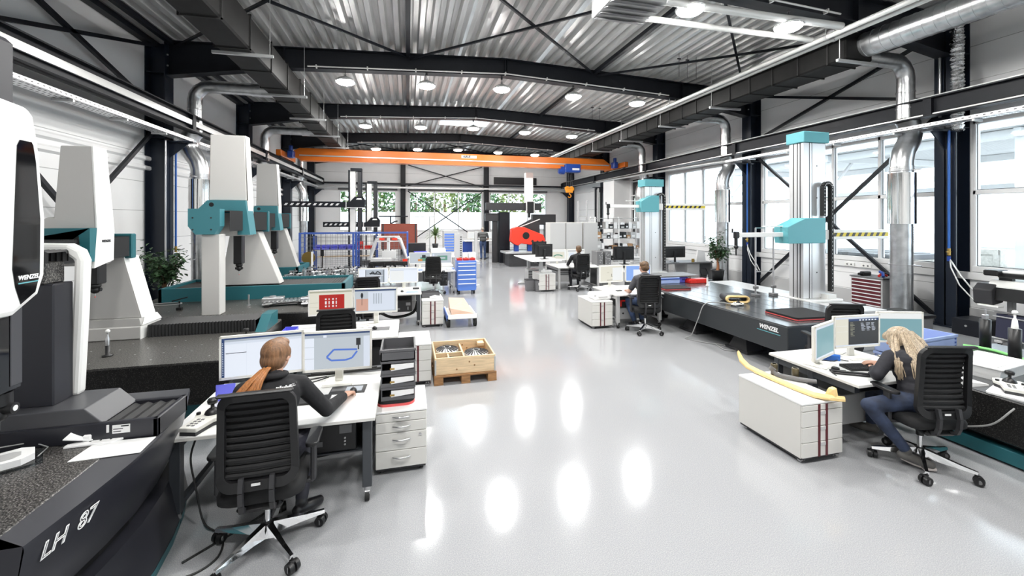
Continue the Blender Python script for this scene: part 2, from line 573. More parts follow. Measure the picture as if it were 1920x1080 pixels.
b = MB('window_glass'); b.box(1.42, 3.58, 17.8, 19.7, 6.985, 6.995); b.build('pane', parent=wn)

# side walls
def wall_panels(b, axis, fixed, u0, u1, zs, side):
    b.use('wall_joint')
    for z in zs:
        if axis == 'x': b.box(fixed, fixed + side * 0.002, u0, u1, z - 0.006, z + 0.006)
        else: b.box(u0, u1, fixed, fixed + side * 0.002, z - 0.006, z + 0.006)
b = MB('wall_white')
b.box(XL - 0.2, XL, YB, YF, 0, 6.34)
wall_panels(b, 'x', XL, YB, YF, [0.45, 1.1, 1.75, 2.4, 3.05, 3.7, 4.35], 1)
b.use('wall_grey').box(XL, XL + 0.02, YB, YF, 0, 0.4)
b.use('wall_white')
for z in (3.52, 3.30):        # folded sheet ribs high on the wall
    b.prism([(XL, z), (XL + 0.05, z + .05), (XL + 0.05, z + .09), (XL, z + .14)], 'y', YB, YF) if False else b.prism([(XL, z), (XL + .05, z + .04), (XL + .05, z + .10), (XL, z + .14)], 'y', YB, YF)
struct(b.build('wall_left'))

BAYS = [(1.35, 5.97), (6.55, 11.15), (11.8, 16.2)]     # window bays in the right wall
b = MB('wall_white')
SILL, HEAD = 1.2, 4.2
b.box(XR, XR + 0.2, YB, YF, 0, SILL)
b.box(XR, XR + 0.2, YB, YF, HEAD, 6.34)
edges = [YB, -3.6, 0.65] + [e for p in BAYS for e in p] + [17.1, 19.3, YF]
for i in range(0, len(edges) - 1, 2):
    b.box(XR, XR + 0.2, edges[i], edges[i + 1], SILL, HEAD)
wall_panels(b, 'x', XR, YB, YF, [0.42, 0.82, 5.0, 5.7], -1)
b.use('wall_grey').box(XR - 0.02, XR, YB, YF, 0, 0.4)
struct(b.build('wall_right'))

def side_window(n, y0, y1, label, muls=4, mid=2.74, m='frame_white', z0=SILL, z1=HEAD, x=XR):
    f = MB(m)
    fw = 0.09
    f.box(x - 0.05, x + 0.12, y0, y1, z0 - 0.06, z0 + 0.06, .008)
    f.box(x - 0.02, x + 0.12, y0, y1, z1 - fw, z1, .008)
    f.box(x - 0.02, x + 0.12, y0, y1, mid - 0.045, mid + 0.045, .008)
    for i in range(muls + 1):
        y = y0 + (y1 - y0) * i / muls
        wd = 0.10 if i in (0, muls) else 0.065
        f.box(x - 0.02, x + 0.12, y - wd / 2 if i else y, y + wd / 2 if i < muls else y, z0, z1, .008)
    o = struct(f.build('window_%d' % n), label)
    f = MB('rubber')
    for i in range(muls):
        a = y0 + (y1 - y0) * i / muls + .045; c = y0 + (y1 - y0) * (i + 1) / muls - .045
        for za, zb in ((z0 + .06, mid - .045), (mid + .045, z1 - fw)):
            f.box(x + .02, x + .03, a, a + .012, za, zb); f.box(x + .02, x + .03, c - .012, c, za, zb)
            f.box(x + .02, x + .03, a, c, za, za + .012)
    f.build('seal', parent=o)
    g = MB('window_glass'); g.box(x + 0.04, x + 0.05, y0 + .05, y1 - .05, z0 + .05, z1 - .05); g.build('pane', parent=o)
    return o
side_window(1, 1.35, 5.97, 'tall white framed window beside the wide format printer')
side_window(2, 6.55, 11.15, 'tall white framed window behind the large measuring column')
side_window(3, 11.8, 16.2, 'tall white framed window behind the desk with the two black screens')
side_window(9, -3.6, 0.65, 'white framed window of the bay nearest the entrance')
b = MB('frame_white'); b.box(XR - .07, XR, YB, 16.4, .98, 1.13, .01); struct(b.build('trim_1'), 'white cable trunking under the right windows')
# glazed sectional door in the fourth bay
f = MB('dark_glass'); f.box(XR + .06, XR + .09, 17.1, 19.3, 0.0, HEAD)
dr = struct(f.build('door_1'), 'dark glazed sectional door behind the goods shelf')
f = MB('frame_white')
for i in range(4): f.box(XR - .02, XR + .1, 17.1 + i * .733 - .02, 17.1 + i * .733 + .02, 1.2, HEAD)
for z in (1.3, 2.0, 2.7, 3.4, 4.1): f.box(XR - .02, XR + .1, 17.1, 19.3, z - .03, z + .03)
f.build('door_bars', parent=dr)
f = MB('wall_white'); f.box(XR - .06, XR, 22.6, 26.4, 0, 3.9, .02)
for z in (0.7, 1.4, 2.1, 2.8): f.use('wall_joint').box(XR - .064, XR - .06, 22.62, 26.38, z - .008, z + .008)
struct(f.build('door_2'), 'white sectional gate in the far right corner')
f = MB('wall_white'); f.box(10.2, XR, 19.5, 20.7, 0, 4.2, .02); struct(f.build('wall_pier'))

# far wall with its three window groups
FW = [(-4.05, -0.75), (0.1, 4.75), (5.3, 9.2)]
b = MB('wall_white')
FS, FH = 1.5, 4.0
b.box(XL, XR, YF, YF + .2, 0, FS); b.box(XL, XR, YF, YF + .2, FH, 6.9)
e = [XL] + [q for p in FW for q in p] + [XR]
for i in range(0, len(e), 2): b.box(e[i], e[i + 1], YF, YF + .2, FS, FH)
wall_panels(b, 'y', YF, XL, XR, [0.5, 1.0, 4.5, 5.1, 5.7], -1)
struct(b.build('wall_far'))
for n, (x0, x1) in enumerate(FW):
    f = MB('frame_white')
    f.box(x0, x1, YF - .06, YF + .12, FS - .05, FS + .05, .008); f.box(x0, x1, YF - .03, YF + .12, FH - .1, FH, .008)
    k = 3
    for i in range(k + 1):
        x = x0 + (x1 - x0) * i / k
        f.box(x - .04 if i else x, x + .04 if i < k else x, YF - .03, YF + .12, FS, FH, .008)
    f.use('mid_grey').box(x0 - .1, x1 + .1, YF - .05, YF - .005, FH, FH + .12)
    o = struct(f.build('window_%d' % (4 + n)), ['far window behind the two dark horizontal arms', 'middle far window behind the crossed braces', 'far window behind the portal measuring machine'][n])
    g = MB('window_glass'); g.box(x0 + .03, x1 - .03, YF + .05, YF + .06, FS + .04, FH - .08); g.build('pane', parent=o)
b = MB('wall_white'); b.box(XL - .2, XR + .2, YB - .2, YB, 0, 6.9); struct(b.build('wall_near'))

# steel frames
def hsec(b, axis, c, z0, z1, dep, wid, t=0.022):
    """vertical H column, flanges face x"""
    x, y = c
    b.box(x - dep / 2, x - dep / 2 + t, y - wid / 2, y + wid / 2, z0, z1)
    b.box(x + dep / 2 - t, x + dep / 2, y - wid / 2, y + wid / 2, z0, z1)
    b.box(x - dep / 2, x + dep / 2, y - t / 2, y + t / 2, z0, z1)
for i, y in enumerate(COLY):
    for sx in (-1, 1):
        x = -5.6 if sx < 0 else 10.9
        b = MB('steel_blue')
        hsec(b, 'z', (x, y), 0, 6.27, 0.4, 0.36)
        b.box(x - .26, x + .26, y - .24, y + .24, 0, .03)
        b.box(x - .2, x + .2, y - .18, y + .18, 4.05, 4.07); b.box(x - .2, x + .2, y - .18, y + .18, 5.55, 5.57)
        # bracket that carries the crane runway
        xr = -5.0 if sx < 0 else 10.3
        b.box(min(x, xr + .12 * -sx), max(x, xr - .12 * sx), y - .1, y + .1, 3.98, 4.02)
        b.prism([(x + .2 * -sx, 3.98), (xr, 3.98), (x + .2 * -sx, 3.62)], 'y', y - .012, y + .012)
        o = struct(b.build('column'), '%s steel column' % ('left wall' if sx < 0 else 'right wall'))
        b = MB('zinc')
        for dz in (.35, .6, .9):
            for dy in (-.1, .1): b.cyl((x - .2 * sx, y + dy, 5.4 + dz), (x - .225 * sx, y + dy, 5.4 + dz), .02, n=6)
        b.build('bolt', parent=o)
    b = MB('steel_dark')
    # sloped I beams with haunches, in two halves
    for sx in (-1, 1):
        xe = RIDGE + sx * 8.05
        top = lambda x: roof_z(x) - .01
        bot = lambda x: 6.17 - .046 * abs(x - RIDGE)
        xs = [RIDGE, RIDGE + sx * 5.6, xe]
        zb = [bot(xs[0]), bot(xs[1]), 5.52]
        web = [(xs[0], zb[0]), (xs[1], zb[1]), (xs[2], zb[2]), (xs[2], top(xe)), (xs[0], top(RIDGE))]
        b.prism(web, 'y', y - .012, y + .012)
        for k in range(2):
            b.prism([(xs[k], zb[k]), (xs[k + 1], zb[k + 1]), (xs[k + 1], zb[k + 1] + .022), (xs[k], zb[k] + .022)], 'y', y - .13, y + .13)
        b.prism([(xs[0], top(RIDGE) - .022), (xe, top(xe) - .022), (xe, top(xe)), (xs[0], top(RIDGE))], 'y', y - .13, y + .13)
        b.box(RIDGE + sx * .012, RIDGE + sx * .03, y - .12, y + .12, 6.2, 6.62)
        b.box(xs[1] - .01, xs[1] + .01, y - .12, y + .12, zb[1], top(xs[1]))
    struct(b.build('roof_beam'), 'dark steel roof frame spanning the hall')
# longitudinal struts and crossed rods under the deck
SX = [-5.3, 0.0, 5.3, 10.6]
for x in SX:
    for i in range(len(COLY) - 1):
        b = MB('steel_dark'); z = roof_z(x) - .07
        b.bar((x, COLY[i] + .14, z), (x, COLY[i + 1] - .14, z), .1, .1)
        struct(b.build('roof_beam'), 'dark strut along the hall under the deck')
def rod(p, q, w=.05, nm='roof_beam', lab='thin diagonal brace under the deck'):
    b = MB('steel_dark'); b.bar(p, q, w, w)
    return struct(b.build(nm), lab)
for a, c in ((1, 2), (4, 5)):
    y0, y1 = COLY[a] + .1, COLY[c] - .1
    for i in range(3):
        x0, x1 = SX[i] + .06, SX[i + 1] - .06
        rod((x0, y0, roof_z(x0) - .09), (x1, y1, roof_z(x1) - .09))
        rod((x0, y1, roof_z(x0) - .15), (x1, y0, roof_z(x1) - .15))
for x, s in ((-5.62, 1), (10.92, -1)):
    y0, y1 = 6.4, 11.2
    for p, q in (((y0, 4.45), (y1, .1)), ((y0, .05), (y1, 4.2)), ((y0, 4.72), (y1, 6.15)), ((y0, 6.15), (y1, 4.75))):
        rod((x, p[0], p[1]), (x, q[0], q[1]), .07, 'wall_beam', 'dark diagonal wall brace')
for x in (-0.3, 5.0):
    b = MB('steel_dark'); hsec(b, 'z', (x, 27.15), 0, 6.55, .3, .3); struct(b.build('column'), 'dark steel column on the far wall')
for p, q in (((0, 3.95), (4.7, .7)), ((4.7, 3.95), (0, .7)), ((0, 4.3), (4.7, 5.6)), ((0, 5.6), (4.7, 4.3))):
    rod((p[0], 27.05, p[1]), (q[0], 27.05, q[1]), .06, 'wall_beam', 'dark diagonal brace before the middle far window')
b = MB('steel_dark'); b.box(XL + .4, XR - .4, 27.0, 27.14, 4.35, 4.45); struct(b.build('wall_beam'), 'dark rail across the far wall')
b = MB('zinc'); b.box(XL + .4, XR - .4, 26.9, 27.0, 4.12, 4.22); struct(b.build('wall_beam'), 'light cable rail across the far wall')
b = MB('dark_grey')
b.box(5.55, 8.5, 27.3, 27.4, 4.52, 5.0)
for i in range(9): b.box(5.55, 8.5, 27.27, 27.3, 4.54 + i * .05, 4.565 + i * .05)
tag(b.build('ventilation_louvre'), 'long dark louvre set in the far wall over the right far window', 'vent')
# angle rails at the wall heads
for x in (XL + .1, XR - .1):
    b = MB('steel_dark'); b.box(x - .08, x + .08, YB, YF, 6.18, 6.3); struct(b.build('wall_beam'), 'dark eaves rail')
# ================================================================== OVERHEAD
ORD = ['first', 'second', 'third', 'fourth', 'fifth', 'sixth']
def make_lamp():
    t = T('high_bay_lamp', '', 'lamp', (0, 0, 0), 0, 'high bay lamps under the roof frames')
    b = MB('light_grey'); b.lathe([(0, .17), (.05, .17), (.06, .14), (.13, .13), (.19, .10), (.225, .05), (.225, .02), (.21, .02)], n=28); b.build('housing', parent=t)
    b = MB('light_grey')
    b.lathe([(.23, .06), (.245, .05), (.245, .04), (.228, .035)], n=28); b.build('lens_ring', parent=t)
    b = MB('lamp_light'); b.lathe([(0, -.045), (.10, -.042), (.18, -.022), (.222, .012), (.224, .045)], n=28); b.build('diffuser', parent=t)
    b = MB('dark_grey'); b.tube([(0, 0, .17), (.02, 0, .21), (0, 0, .24), (-.02, 0, .21), (0, 0, .17)], .007, 6); b.cyl((0, 0, .24), (0, 0, .36), .006, n=6); b.cyl((0, 0, .30), (0, 0, .38), .03, n=8); b.build('hook', parent=t)
    return t
lamp0 = make_lamp()
LX = [-1.55, 0.48, 2.53, 4.66, 6.72]
first = True
for ri, (y, nm) in enumerate(((11.4, 'nearest fully visible roof frame'), (16.6, 'second roof frame, before the rooflight'), (21.9, 'frame above the orange crane'), (6.2, 'roof frame nearest the viewer'), (1.0, 'unseen roof frame over the viewer'))):  # row over the viewer is out of view, added for its light
    for i, x in enumerate(LX):
        z = 5.68 + (0.11 - 0.028 * abs(x - RIDGE))
        lab = 'round glowing high bay lamp, %s from left under the %s' % (ORD[i], nm)
        if ri == 3: lab = 'round glowing high bay lamp, %s from left on the %s' % (ORD[i], nm)
        loc = (x, y - .02, z)
        if first: lamp0.location = loc; lamp0['label'] = lab; first = False
        else: dup(lamp0, loc, label=lab)
    b = MB('pipe_white')
    b.tube([(-2.4, y - .2, 5.965), (RIDGE, y - .2, 6.195), (7.7, y - .2, 5.965)], .018, 6)
    for i in range(9):
        x = -2.2 + i * 1.2; b.box(x - .015, x + .015, y - .22, y - .12, 6.17 - .046 * abs(x - RIDGE), 6.24 - .046 * abs(x - RIDGE))
    tag(b.build('cable_conduit'), 'white cable conduit along the lower edge of the %s' % nm, 'conduit')

def rect_duct(name, x0, x1, z0, z1, y0, y1, step, label):
    t = T(name, label, 'duct', ((x0 + x1) / 2, y0, z0))
    W, H = (x1 - x0) / 2, z1 - z0
    b = MB('duct_black'); b.box(-W, W, 0, y1 - y0, 0, H, .03); b.build('duct_body', parent=t)
    y = .35
    while y < y1 - y0:
        b = MB('rubber'); e = .018
        b.box(-W - e, W + e, y - .012, y + .012, -e, 0.004); b.box(-W - e, W + e, y - .012, y + .012, H - .004, H + e)
        b.box(-W - e, -W + .004, y - .012, y + .012, -e, H + e); b.box(W - .004, W + e, y - .012, y + .012, -e, H + e)
        b.build('flange', parent=t); y += step
    return t
rect_duct('ventilation_duct', -3.32, -2.76, 5.26, 5.87, -1.5, 20.6, 1.2, 'long black rectangular ventilation duct under the left roof slope')
rect_duct('ventilation_duct', 8.2, 8.9, 5.3, 5.86, 6.3, 22.0, .66, 'long black rectangular ventilation duct under the right roof slope')
def hanger(x0, x1, y, z, lab, side):
    t = T('duct_hanger', lab, 'hanger', ((x0 + x1) / 2, y, z))
    b = MB('zinc'); b.box(x0 - (x0 + x1) / 2, x1 - (x0 + x1) / 2, -.025, .025, -.05, 0); b.build('rail', parent=t)
    b = MB('zinc')
    xs = (x1 - .06) if side > 0 else (x0 + .06)
    xx = xs - (x0 + x1) / 2
    b.cyl((xx, 0, 0), (xx, 0, roof_z(xs) - z), .007, n=6); b.build('threaded_rod', parent=t)
for i, y in enumerate((6.0, 8.6, 11.25, 13.7, 16.35, 18.9)):
    hanger(-3.42, -2.42, y, 5.235, 'metal hanger rail under the left black duct, %s from the near end' % ORD[i], 1)
for i, y in enumerate((6.3, 9.8, 12.2, 14.8, 17.4)):
    hanger(8.0, 9.0, y, 5.28, 'metal hanger rail under the right black duct, %s from the near end' % ORD[i], -1)

# spiral duct towards the viewer
def spiral(b, p, q, r, n=24, pitch=.13):
    b.cyl(p, q, r, n=n)
    p = Vector(p); q = Vector(q); d = (q - p); L = d.length; d.normalize()
    k = int(L / pitch)
    for i in range(1, k):
        c = p + d * (i * pitch)
        b.cyl(c - d * .006, c + d * .006, r + .006, n=n, caps=True)
b = MB('galvanised'); spiral(b, (8.72, 6.42, 5.62), (9.15, -1.5, 5.62), .235, pitch=.16)
tag(b.build('spiral_duct'), 'thick round spiral ribbed silver duct leaving the right black duct', 'duct')

def air_drop(sx, y, xd, zb, label, bottom=0.0, low=True):
    """branch from the black duct to the wall, down the column to the floor"""
    xw = -5.12 if sx < 0 else 10.36
    t = T('air_duct', label, 'duct', (xw, y, bottom))
    z0 = -bottom
    r = .155
    rel = lambda x, z: (x - xw, 0, z + z0)
    b = MB('galvanised')
    pts = [rel(xd, zb), rel(xw - sx * .35, zb)] + [(Vector(rel(xw - sx * .35, zb - .35)) + Vector((sx * .35 * math.sin(a), 0, .35 * math.cos(a)))) for a in (.4, .8, 1.2, PI / 2)] + [rel(xw, 4.35)]
    b.tube(pts, r, 20); b.tube([rel(xd, zb), rel(xd + sx * .55, zb)], r + .02, 20)
    for z in (4.9, 4.55): b.cyl(rel(xw, z), rel(xw, z + .03), r + .012, n=20)
    b.build('upper_pipe', parent=t)
    if low:
        b = MB('galvanised')
        xo = sx * .14
        pts = [rel(xw + xo, 4.3), rel(xw + xo, 4.0), rel(xw + xo - sx * .06, 3.85), rel(xw - sx * .07, 3.62), rel(xw - sx * .12, 3.42), rel(xw - sx * .12, 3.1)]
        b.tube([rel(xw, 4.36), rel(xw + xo * .6, 4.25)] + pts[1:], r + .045, 22)
        for z in (3.3, 3.26): b.cyl(rel(xw - sx * .12, z), rel(xw - sx * .12, z + .02), r + .06, n=22)
        b.build('offset_bend', parent=t)
        xc = xw - sx * .12
        b = MB('polished_tin'); b.cyl(rel(xc, 2.1), rel(xc, 3.18), .245, n=28)
        for a in range(0, 28): 
            pass
        b.build('polished_sleeve', parent=t)
        b = MB('galvanised'); b.cyl(rel(xc, 0.02), rel(xc, 2.1), .19, n=26)
        for i in range(7): b.cyl(rel(xc, 1.72 + i * .05), rel(xc + .0, 1.735 + i * .05), .197, n=26)
        b.cyl(rel(xc, 1.05), rel(xc, 1.065), .2, n=26)
        b.build('lower_pipe', parent=t)
        b = MB('satin_metal')
        for z in (1.22, 3.22): b.cyl(rel(xc, z), rel(xc, z + .025), .215 if z < 2 else .222, n=26); b.box(rel(xc, z)[0] - .02, rel(xc, z)[0] + .02, -.36 if sx > 0 else -.38, -.19, z + z0, z + z0 + .025)
        b.build('pipe_clamp', parent=t)
    return t
air_drop(1, 6.68, 8.85, 5.56, 'silver air duct dropping beside the right column nearest the viewer')
air_drop(1, 11.92, 8.85, 5.56, 'silver air duct dropping beside the second right column by the ficus')
air_drop(1, 17.1, 8.85, 5.56, 'silver air duct dropping behind the smaller measuring column')
air_drop(-1, 11.95, -3.3, 5.5, 'silver air duct dropping beside the left column behind the ficus')
air_drop(-1, 17.15, -3.3, 5.5, 'silver air duct dropping behind the farther white machine tower')
air_drop(-1, 22.45, -3.3, 5.5, 'silver air duct dropping at the left column near the far wall')
b = MB('crinkle_foil')
pts = []; rs = []
random.seed(5)
for i in range(130):
    z = 3.95 + i * .017
    pts.append((10.58 + random.uniform(-.006, .006), 5.93 + random.uniform(-.006, .006), z)); rs.append(.078 + (.026 if i % 2 else 0) + random.uniform(-.008, .008))
b.tube(pts, rs, 14)
b.sm = [False] * len(b.sm)
tag(b.build('flexible_duct'), 'crinkled silver foil hose running up the near right column', 'duct')

# pipes
for x, lab in ((7.86, 'left one of two parallel white pipes along the right side'), (8.06, 'right one of two parallel white pipes along the right side')):
    t = T('ceiling_pipe', lab + ' of the ceiling', 'pipe', (x, -1.5, 5.72), 0, 'twin ceiling pipes')
    b = MB('pipe_white'); b.cyl((0, 0, 0), (0, 27.5, 0), .05, n=14); b.build('tube', parent=t)
    for y in (4, 7.9, 12.9, 18.1, 23.4):
        b = MB('zinc'); b.cyl((0, y - .03, 0), (0, y + .03, 0), .06, n=14); b.box(-.008, .008, y - .008, y + .008, .05, roof_z(x) - 5.72); b.build('pipe_clamp', parent=t)
t = T('unit_heater', 'white louvred air heater hanging near the top edge of the view', 'heater', (3.55, 6.3, 5.62))
b = MB('light_grey'); b.box(-.48, .48, -.42, .38, .04, .55, .02); b.build('casing', parent=t)
for i in range(4):
    b = MB('mid_grey'); y = -.36 + i * .2; b.add([(-.44, y, 0.0), (.44, y, 0.0), (.44, y + .15, .05), (-.44, y + .15, .05), (-.44, y, -.012), (.44, y, -.012), (.44, y + .15, .038), (-.44, y + .15, .038)], [(0, 1, 2, 3), (7, 6, 5, 4), (0, 4, 5, 1), (3, 2, 6, 7), (0, 3, 7, 4), (1, 5, 6, 2)]); b.build('louvre', parent=t)
b = MB('dark_grey'); b.cyl((-.3, 0, .55), (-.3, 0, 1.0), .008, n=6); b.cyl((.3, 0, .55), (.3, 0, 1.0), .008, n=6); b.build('hanger_rod', parent=t)
for y, lab in ((6.66, 'farther insulated pipe from the air heater to the white twin pipes'), (6.06, 'nearer insulated pipe from the air heater to the white twin pipes')):
    b = MB('pipe_white'); b.tube([(4.0, y, 5.78), (5.5, y + .02, 5.78), (7.8, y, 5.78)], .065 if y < 6.5 else .055, 12)
    tag(b.build('heating_pipe'), lab, 'pipe')
# cable hooks under the deck at the right
for i, (x, y) in enumerate(((6.9, 9.6), (7.15, 9.6), (7.42, 9.6), (6.75, 14.6), (7.05, 14.6))):
    b = MB('dark_grey'); z = roof_z(x); b.cyl((x, y, z + .1), (x, y, z - .55), .006, n=5); b.box(x - .05, x + .05, y - .012, y + .012, z - .1, z - .07)
    tag(b.build('hanger_wire'), 'thin hanger wire with clip, %s of those left of the white twin pipes' % ORD[i], 'wire')

# crane runway and crane
def runway(x, s, lab):
    t = T('crane_runway', lab, 'crane rail', (x, YB + .1, 4.28))
    L = YF - YB - .5
    b = MB('steel_dark'); b.box(-.11, .11, 0, L, 0, .025); b.box(-.11, .11, 0, L, .36, .385); b.box(-.012, .012, 0, L, 0, .38); b.build('rail_beam', parent=t)
    b = MB('zinc'); b.box(-.025, .025, 0, L, .385, .425); b.build('running_rail', parent=t)
    b = MB('pipe_white'); b.box(s * .05, s * .09, 0, L, .13, .25) if s > 0 else b.box(-.06, -.03, 0, L, .02, .06); b.build('conductor_strip', parent=t)
    for i, y in enumerate(COLY):
        b = MB('steel_dark'); b.box(-.09, .11 * 1, y - YB - .16, y - YB - .02, .03, .36); b.build('stiffener', parent=t)
runway(-5.0, 1, 'dark crane runway beam with white strip along the left wall')
runway(10.3, -1, 'dark crane runway beam along the right wall above the windows')

t = T('overhead_crane', 'orange single girder travelling crane spanning the hall', 'crane', (RIDGE, 19.5, 4.69))
b = MB('orange_paint'); b.prism([(-7.0, .02), (7.2, .02), (7.45, .14), (6.9, .53), (-7.1, .53), (-7.45, .35), (-7.45, .2)], 'y', -.16, .16); b.build('girder', parent=t, bevel=.01)
b = MB('orange_paint'); b.box(-7.1, 7.3, -.21, .21, 0, .03); b.build('lower_flange', parent=t)
b = MB('zinc'); b.box(-7.1, 7.2, -.2, -.165, .19, .24); b.build('cable_track', parent=t)
for sx in (-1, 1):
    b = MB('orange_paint'); b.box(sx * 7.65 - .1, sx * 7.65 + .1, -1.1, 1.1, .05, .3, .02); e = b.build('end_carriage', parent=t)
    b = MB('dark_grey')
    for y in (-.9, .9): b.cyl((sx * 7.65 - .06, y, .02), (sx * 7.65 + .06, y, .02), .09, n=14)
    b.build('wheel', parent=e)
    b = MB('hoist_blue'); b.box(sx * 7.35 - .12, sx * 7.35 + .12, -.62, -.3, .05, .35, .03); b.cyl((sx * 7.35, -.5, .35), (sx * 7.35, -.5, .55), .08, n=12); b.build('drive_motor', parent=e)
b = MB('label_white'); b.box(-.25, .45, -.166, -.161, .34, .46); b.build('name_plate', parent=t)
text('name_lettering', 'ABUS', .13, 'steel_dark', t, (-.02, -.168, .4), (PI / 2, 0, 0), .002, shear=.3, bold=.006, sx=1.1)
text('name_lettering', '5 t', .10, 'hoist_blue', t, (.34, -.168, .4), (PI / 2, 0, 0), .002)
t = T('crane_hoist', 'blue electric hoist with orange hook block hanging from the crane', 'hoist', (7.75, 19.5, 3.4))
b = MB('hoist_blue'); b.box(-.3, .5, -.34, .1, 1.1, 1.5, .03); b.cyl((-.5, -.1, 1.2), (-.3, -.1, 1.2), .2, n=16); b.cyl((-.62, -.22, 1.15), (-.45, -.22, 1.15), .12, n=14); b.build('hoist_body', parent=t)
b = MB('label_white'); b.box(.05, .42, -.345, -.34, 1.2, 1.3); b.build('plate', parent=t)
b = MB('dark_grey')
for x in (-.16, -.04, .06, .14): b.cyl((x, -.1, .35), (x * .9, -.1, 1.1), .012, n=6)
b.build('rope', parent=t)
b = MB('hook_orange'); b.cyl((-.12, -.13, .3), (-.12, -.07, .3), .13, n=18); b.cyl((.1, -.13, .3), (.1, -.07, .3), .13, n=18); b.box(-.2, .18, -.15, -.05, .1, .3, .03); b.build('hook_block', parent=t)
b = MB('hook_orange'); b.tube([(0, -.1, .12), (0, -.1, .04)] + arc((0, -.1, -.05), .08, PI / 2, -PI * .9, 8)[::1], .025, 8); b.build('hook', parent=t)

# cable trays
def tray(x, y0, y1, z, wd, lab, dots):
    t = T('cable_tray', lab, 'cable tray', (x, y0, z))
    L = y1 - y0
    b = MB('aluminium_bright'); b.box(-wd / 2, wd / 2, 0, L, 0, .004); b.box(-wd / 2, -wd / 2 + .004, 0, L, 0, .07); b.box(wd / 2 - .004, wd / 2, 0, L, 0, .07)
    b.use('dark_grey')
    sx = 1 if x < 0 else -1
    n = int(L / .1)
    for i in range(n):
        y = .05 + i * .1
        e = sx * wd / 2
        b.box(e - .0015 if sx > 0 else e - .0015, e + .0015, y, y + .035, .03, .045)
        for k in (-.3, 0, .3): b.box(k * wd - .012, k * wd + .012, y, y + .05, -.0015, 0)
    b.build('perforated_channel', parent=t)
    for i in range(int(L / 1.3)):
        b = MB('zinc'); y = .4 + i * 1.3; b.box(-wd / 2 if sx > 0 else -wd / 2 - .0, wd / 2, y, y + .04, -.045, -.004); b.build('tray_support', parent=t)
tray(-5.22, -1.5, 26.5, 4.08, .28, 'perforated light metal cable tray under the left crane runway', 1)
tray(10.18, -1.5, 11.6, 4.05, .22, 'perforated light metal cable tray before the right windows', 1)
b = MB('zinc'); b.tube([(10.2, 11.6, 4.1), (10.15, 12.2, 4.12), (10.15, 17, 4.2), (10.2, 21.5, 4.25)], .05, 8)
tag(b.build('cable_conduit'), 'grey conduit carried on along the right runway past the second column', 'conduit')
# compressed air lines on the columns
def air_line(x, y, z0, z1, lab, s):
    t = T('air_line', lab, 'air line', (x, y, z0))
    b = MB('blue_pipe'); b.cyl((0, 0, .25), (0, 0, z1 - z0), .022, n=10); b.build('pipe', parent=t)
    b = MB('brass'); b.cyl((0, 0, .12), (0, 0, .26), .028, n=8); b.box(-.07, .07, -.012, .012, .18, .2); b.build('valve', parent=t)
    b = MB('hoist_blue'); b.cyl((0, 0, 0), (0, 0, .1), .03, n=10); b.build('filter_cup', parent=t)
    b = MB('pipe_white'); b.tube([(0, -.02, .03), (-s * .08, -.1, -.02), (-s * .12, -.25, -.25), (-s * .05, -.42, -.55), (-s * .0, -.5, -.75)], .014, 6); b.tube([(0, -.02, .03), (-s * .05, -.06, -.12), (-s * .06, -.2, -.45), (0, -.45, -.8)], .012, 6); b.build('hose', parent=t)
air_line(10.64, 6.1, 1.35, 4.0, 'blue compressed air pipe with brass valve on the near right column', 1)
air_line(-5.34, 11.55, 1.3, 4.0, 'blue compressed air pipe with hose on the left column', -1)
air_line(10.64, 11.3, 1.35, 4.0, 'blue compressed air pipe on the second right column', 1)
b = MB('satin_metal'); b.cyl((10.66, 6.26, 4.3), (10.66, 6.26, 5.6), .025, n=8); b.tube([(10.66, 6.26, 5.6), (10.6, 6.26, 5.72), (10.4, 6.26, 5.78), (9.6, 6.26, 5.85)], .025, 8)
tag(b.build('cable_conduit'), 'bent silver conduit climbing the near right column', 'conduit')
b = MB('satin_metal'); b.cyl((-5.38, 11.2, .3), (-5.38, 11.2, 4.0), .02, n=8)
tag(b.build('cable_conduit'), 'thin vertical conduit on the left column', 'conduit')
# ================================================================== OFFICE FURNITURE BUILDERS
def rounded_rect(w, h, r, n=5):
    out = []
    for cx, cy, a in ((w / 2 - r, h / 2 - r, 0), (-w / 2 + r, h / 2 - r, PI / 2), (-w / 2 + r, -h / 2 + r, PI), (w / 2 - r, -h / 2 + r, 1.5 * PI)):
        for i in range(n + 1):
            t = a + PI / 2 * i / n
            out.append((cx + r * math.cos(t), cy + r * math.sin(t)))
    return out

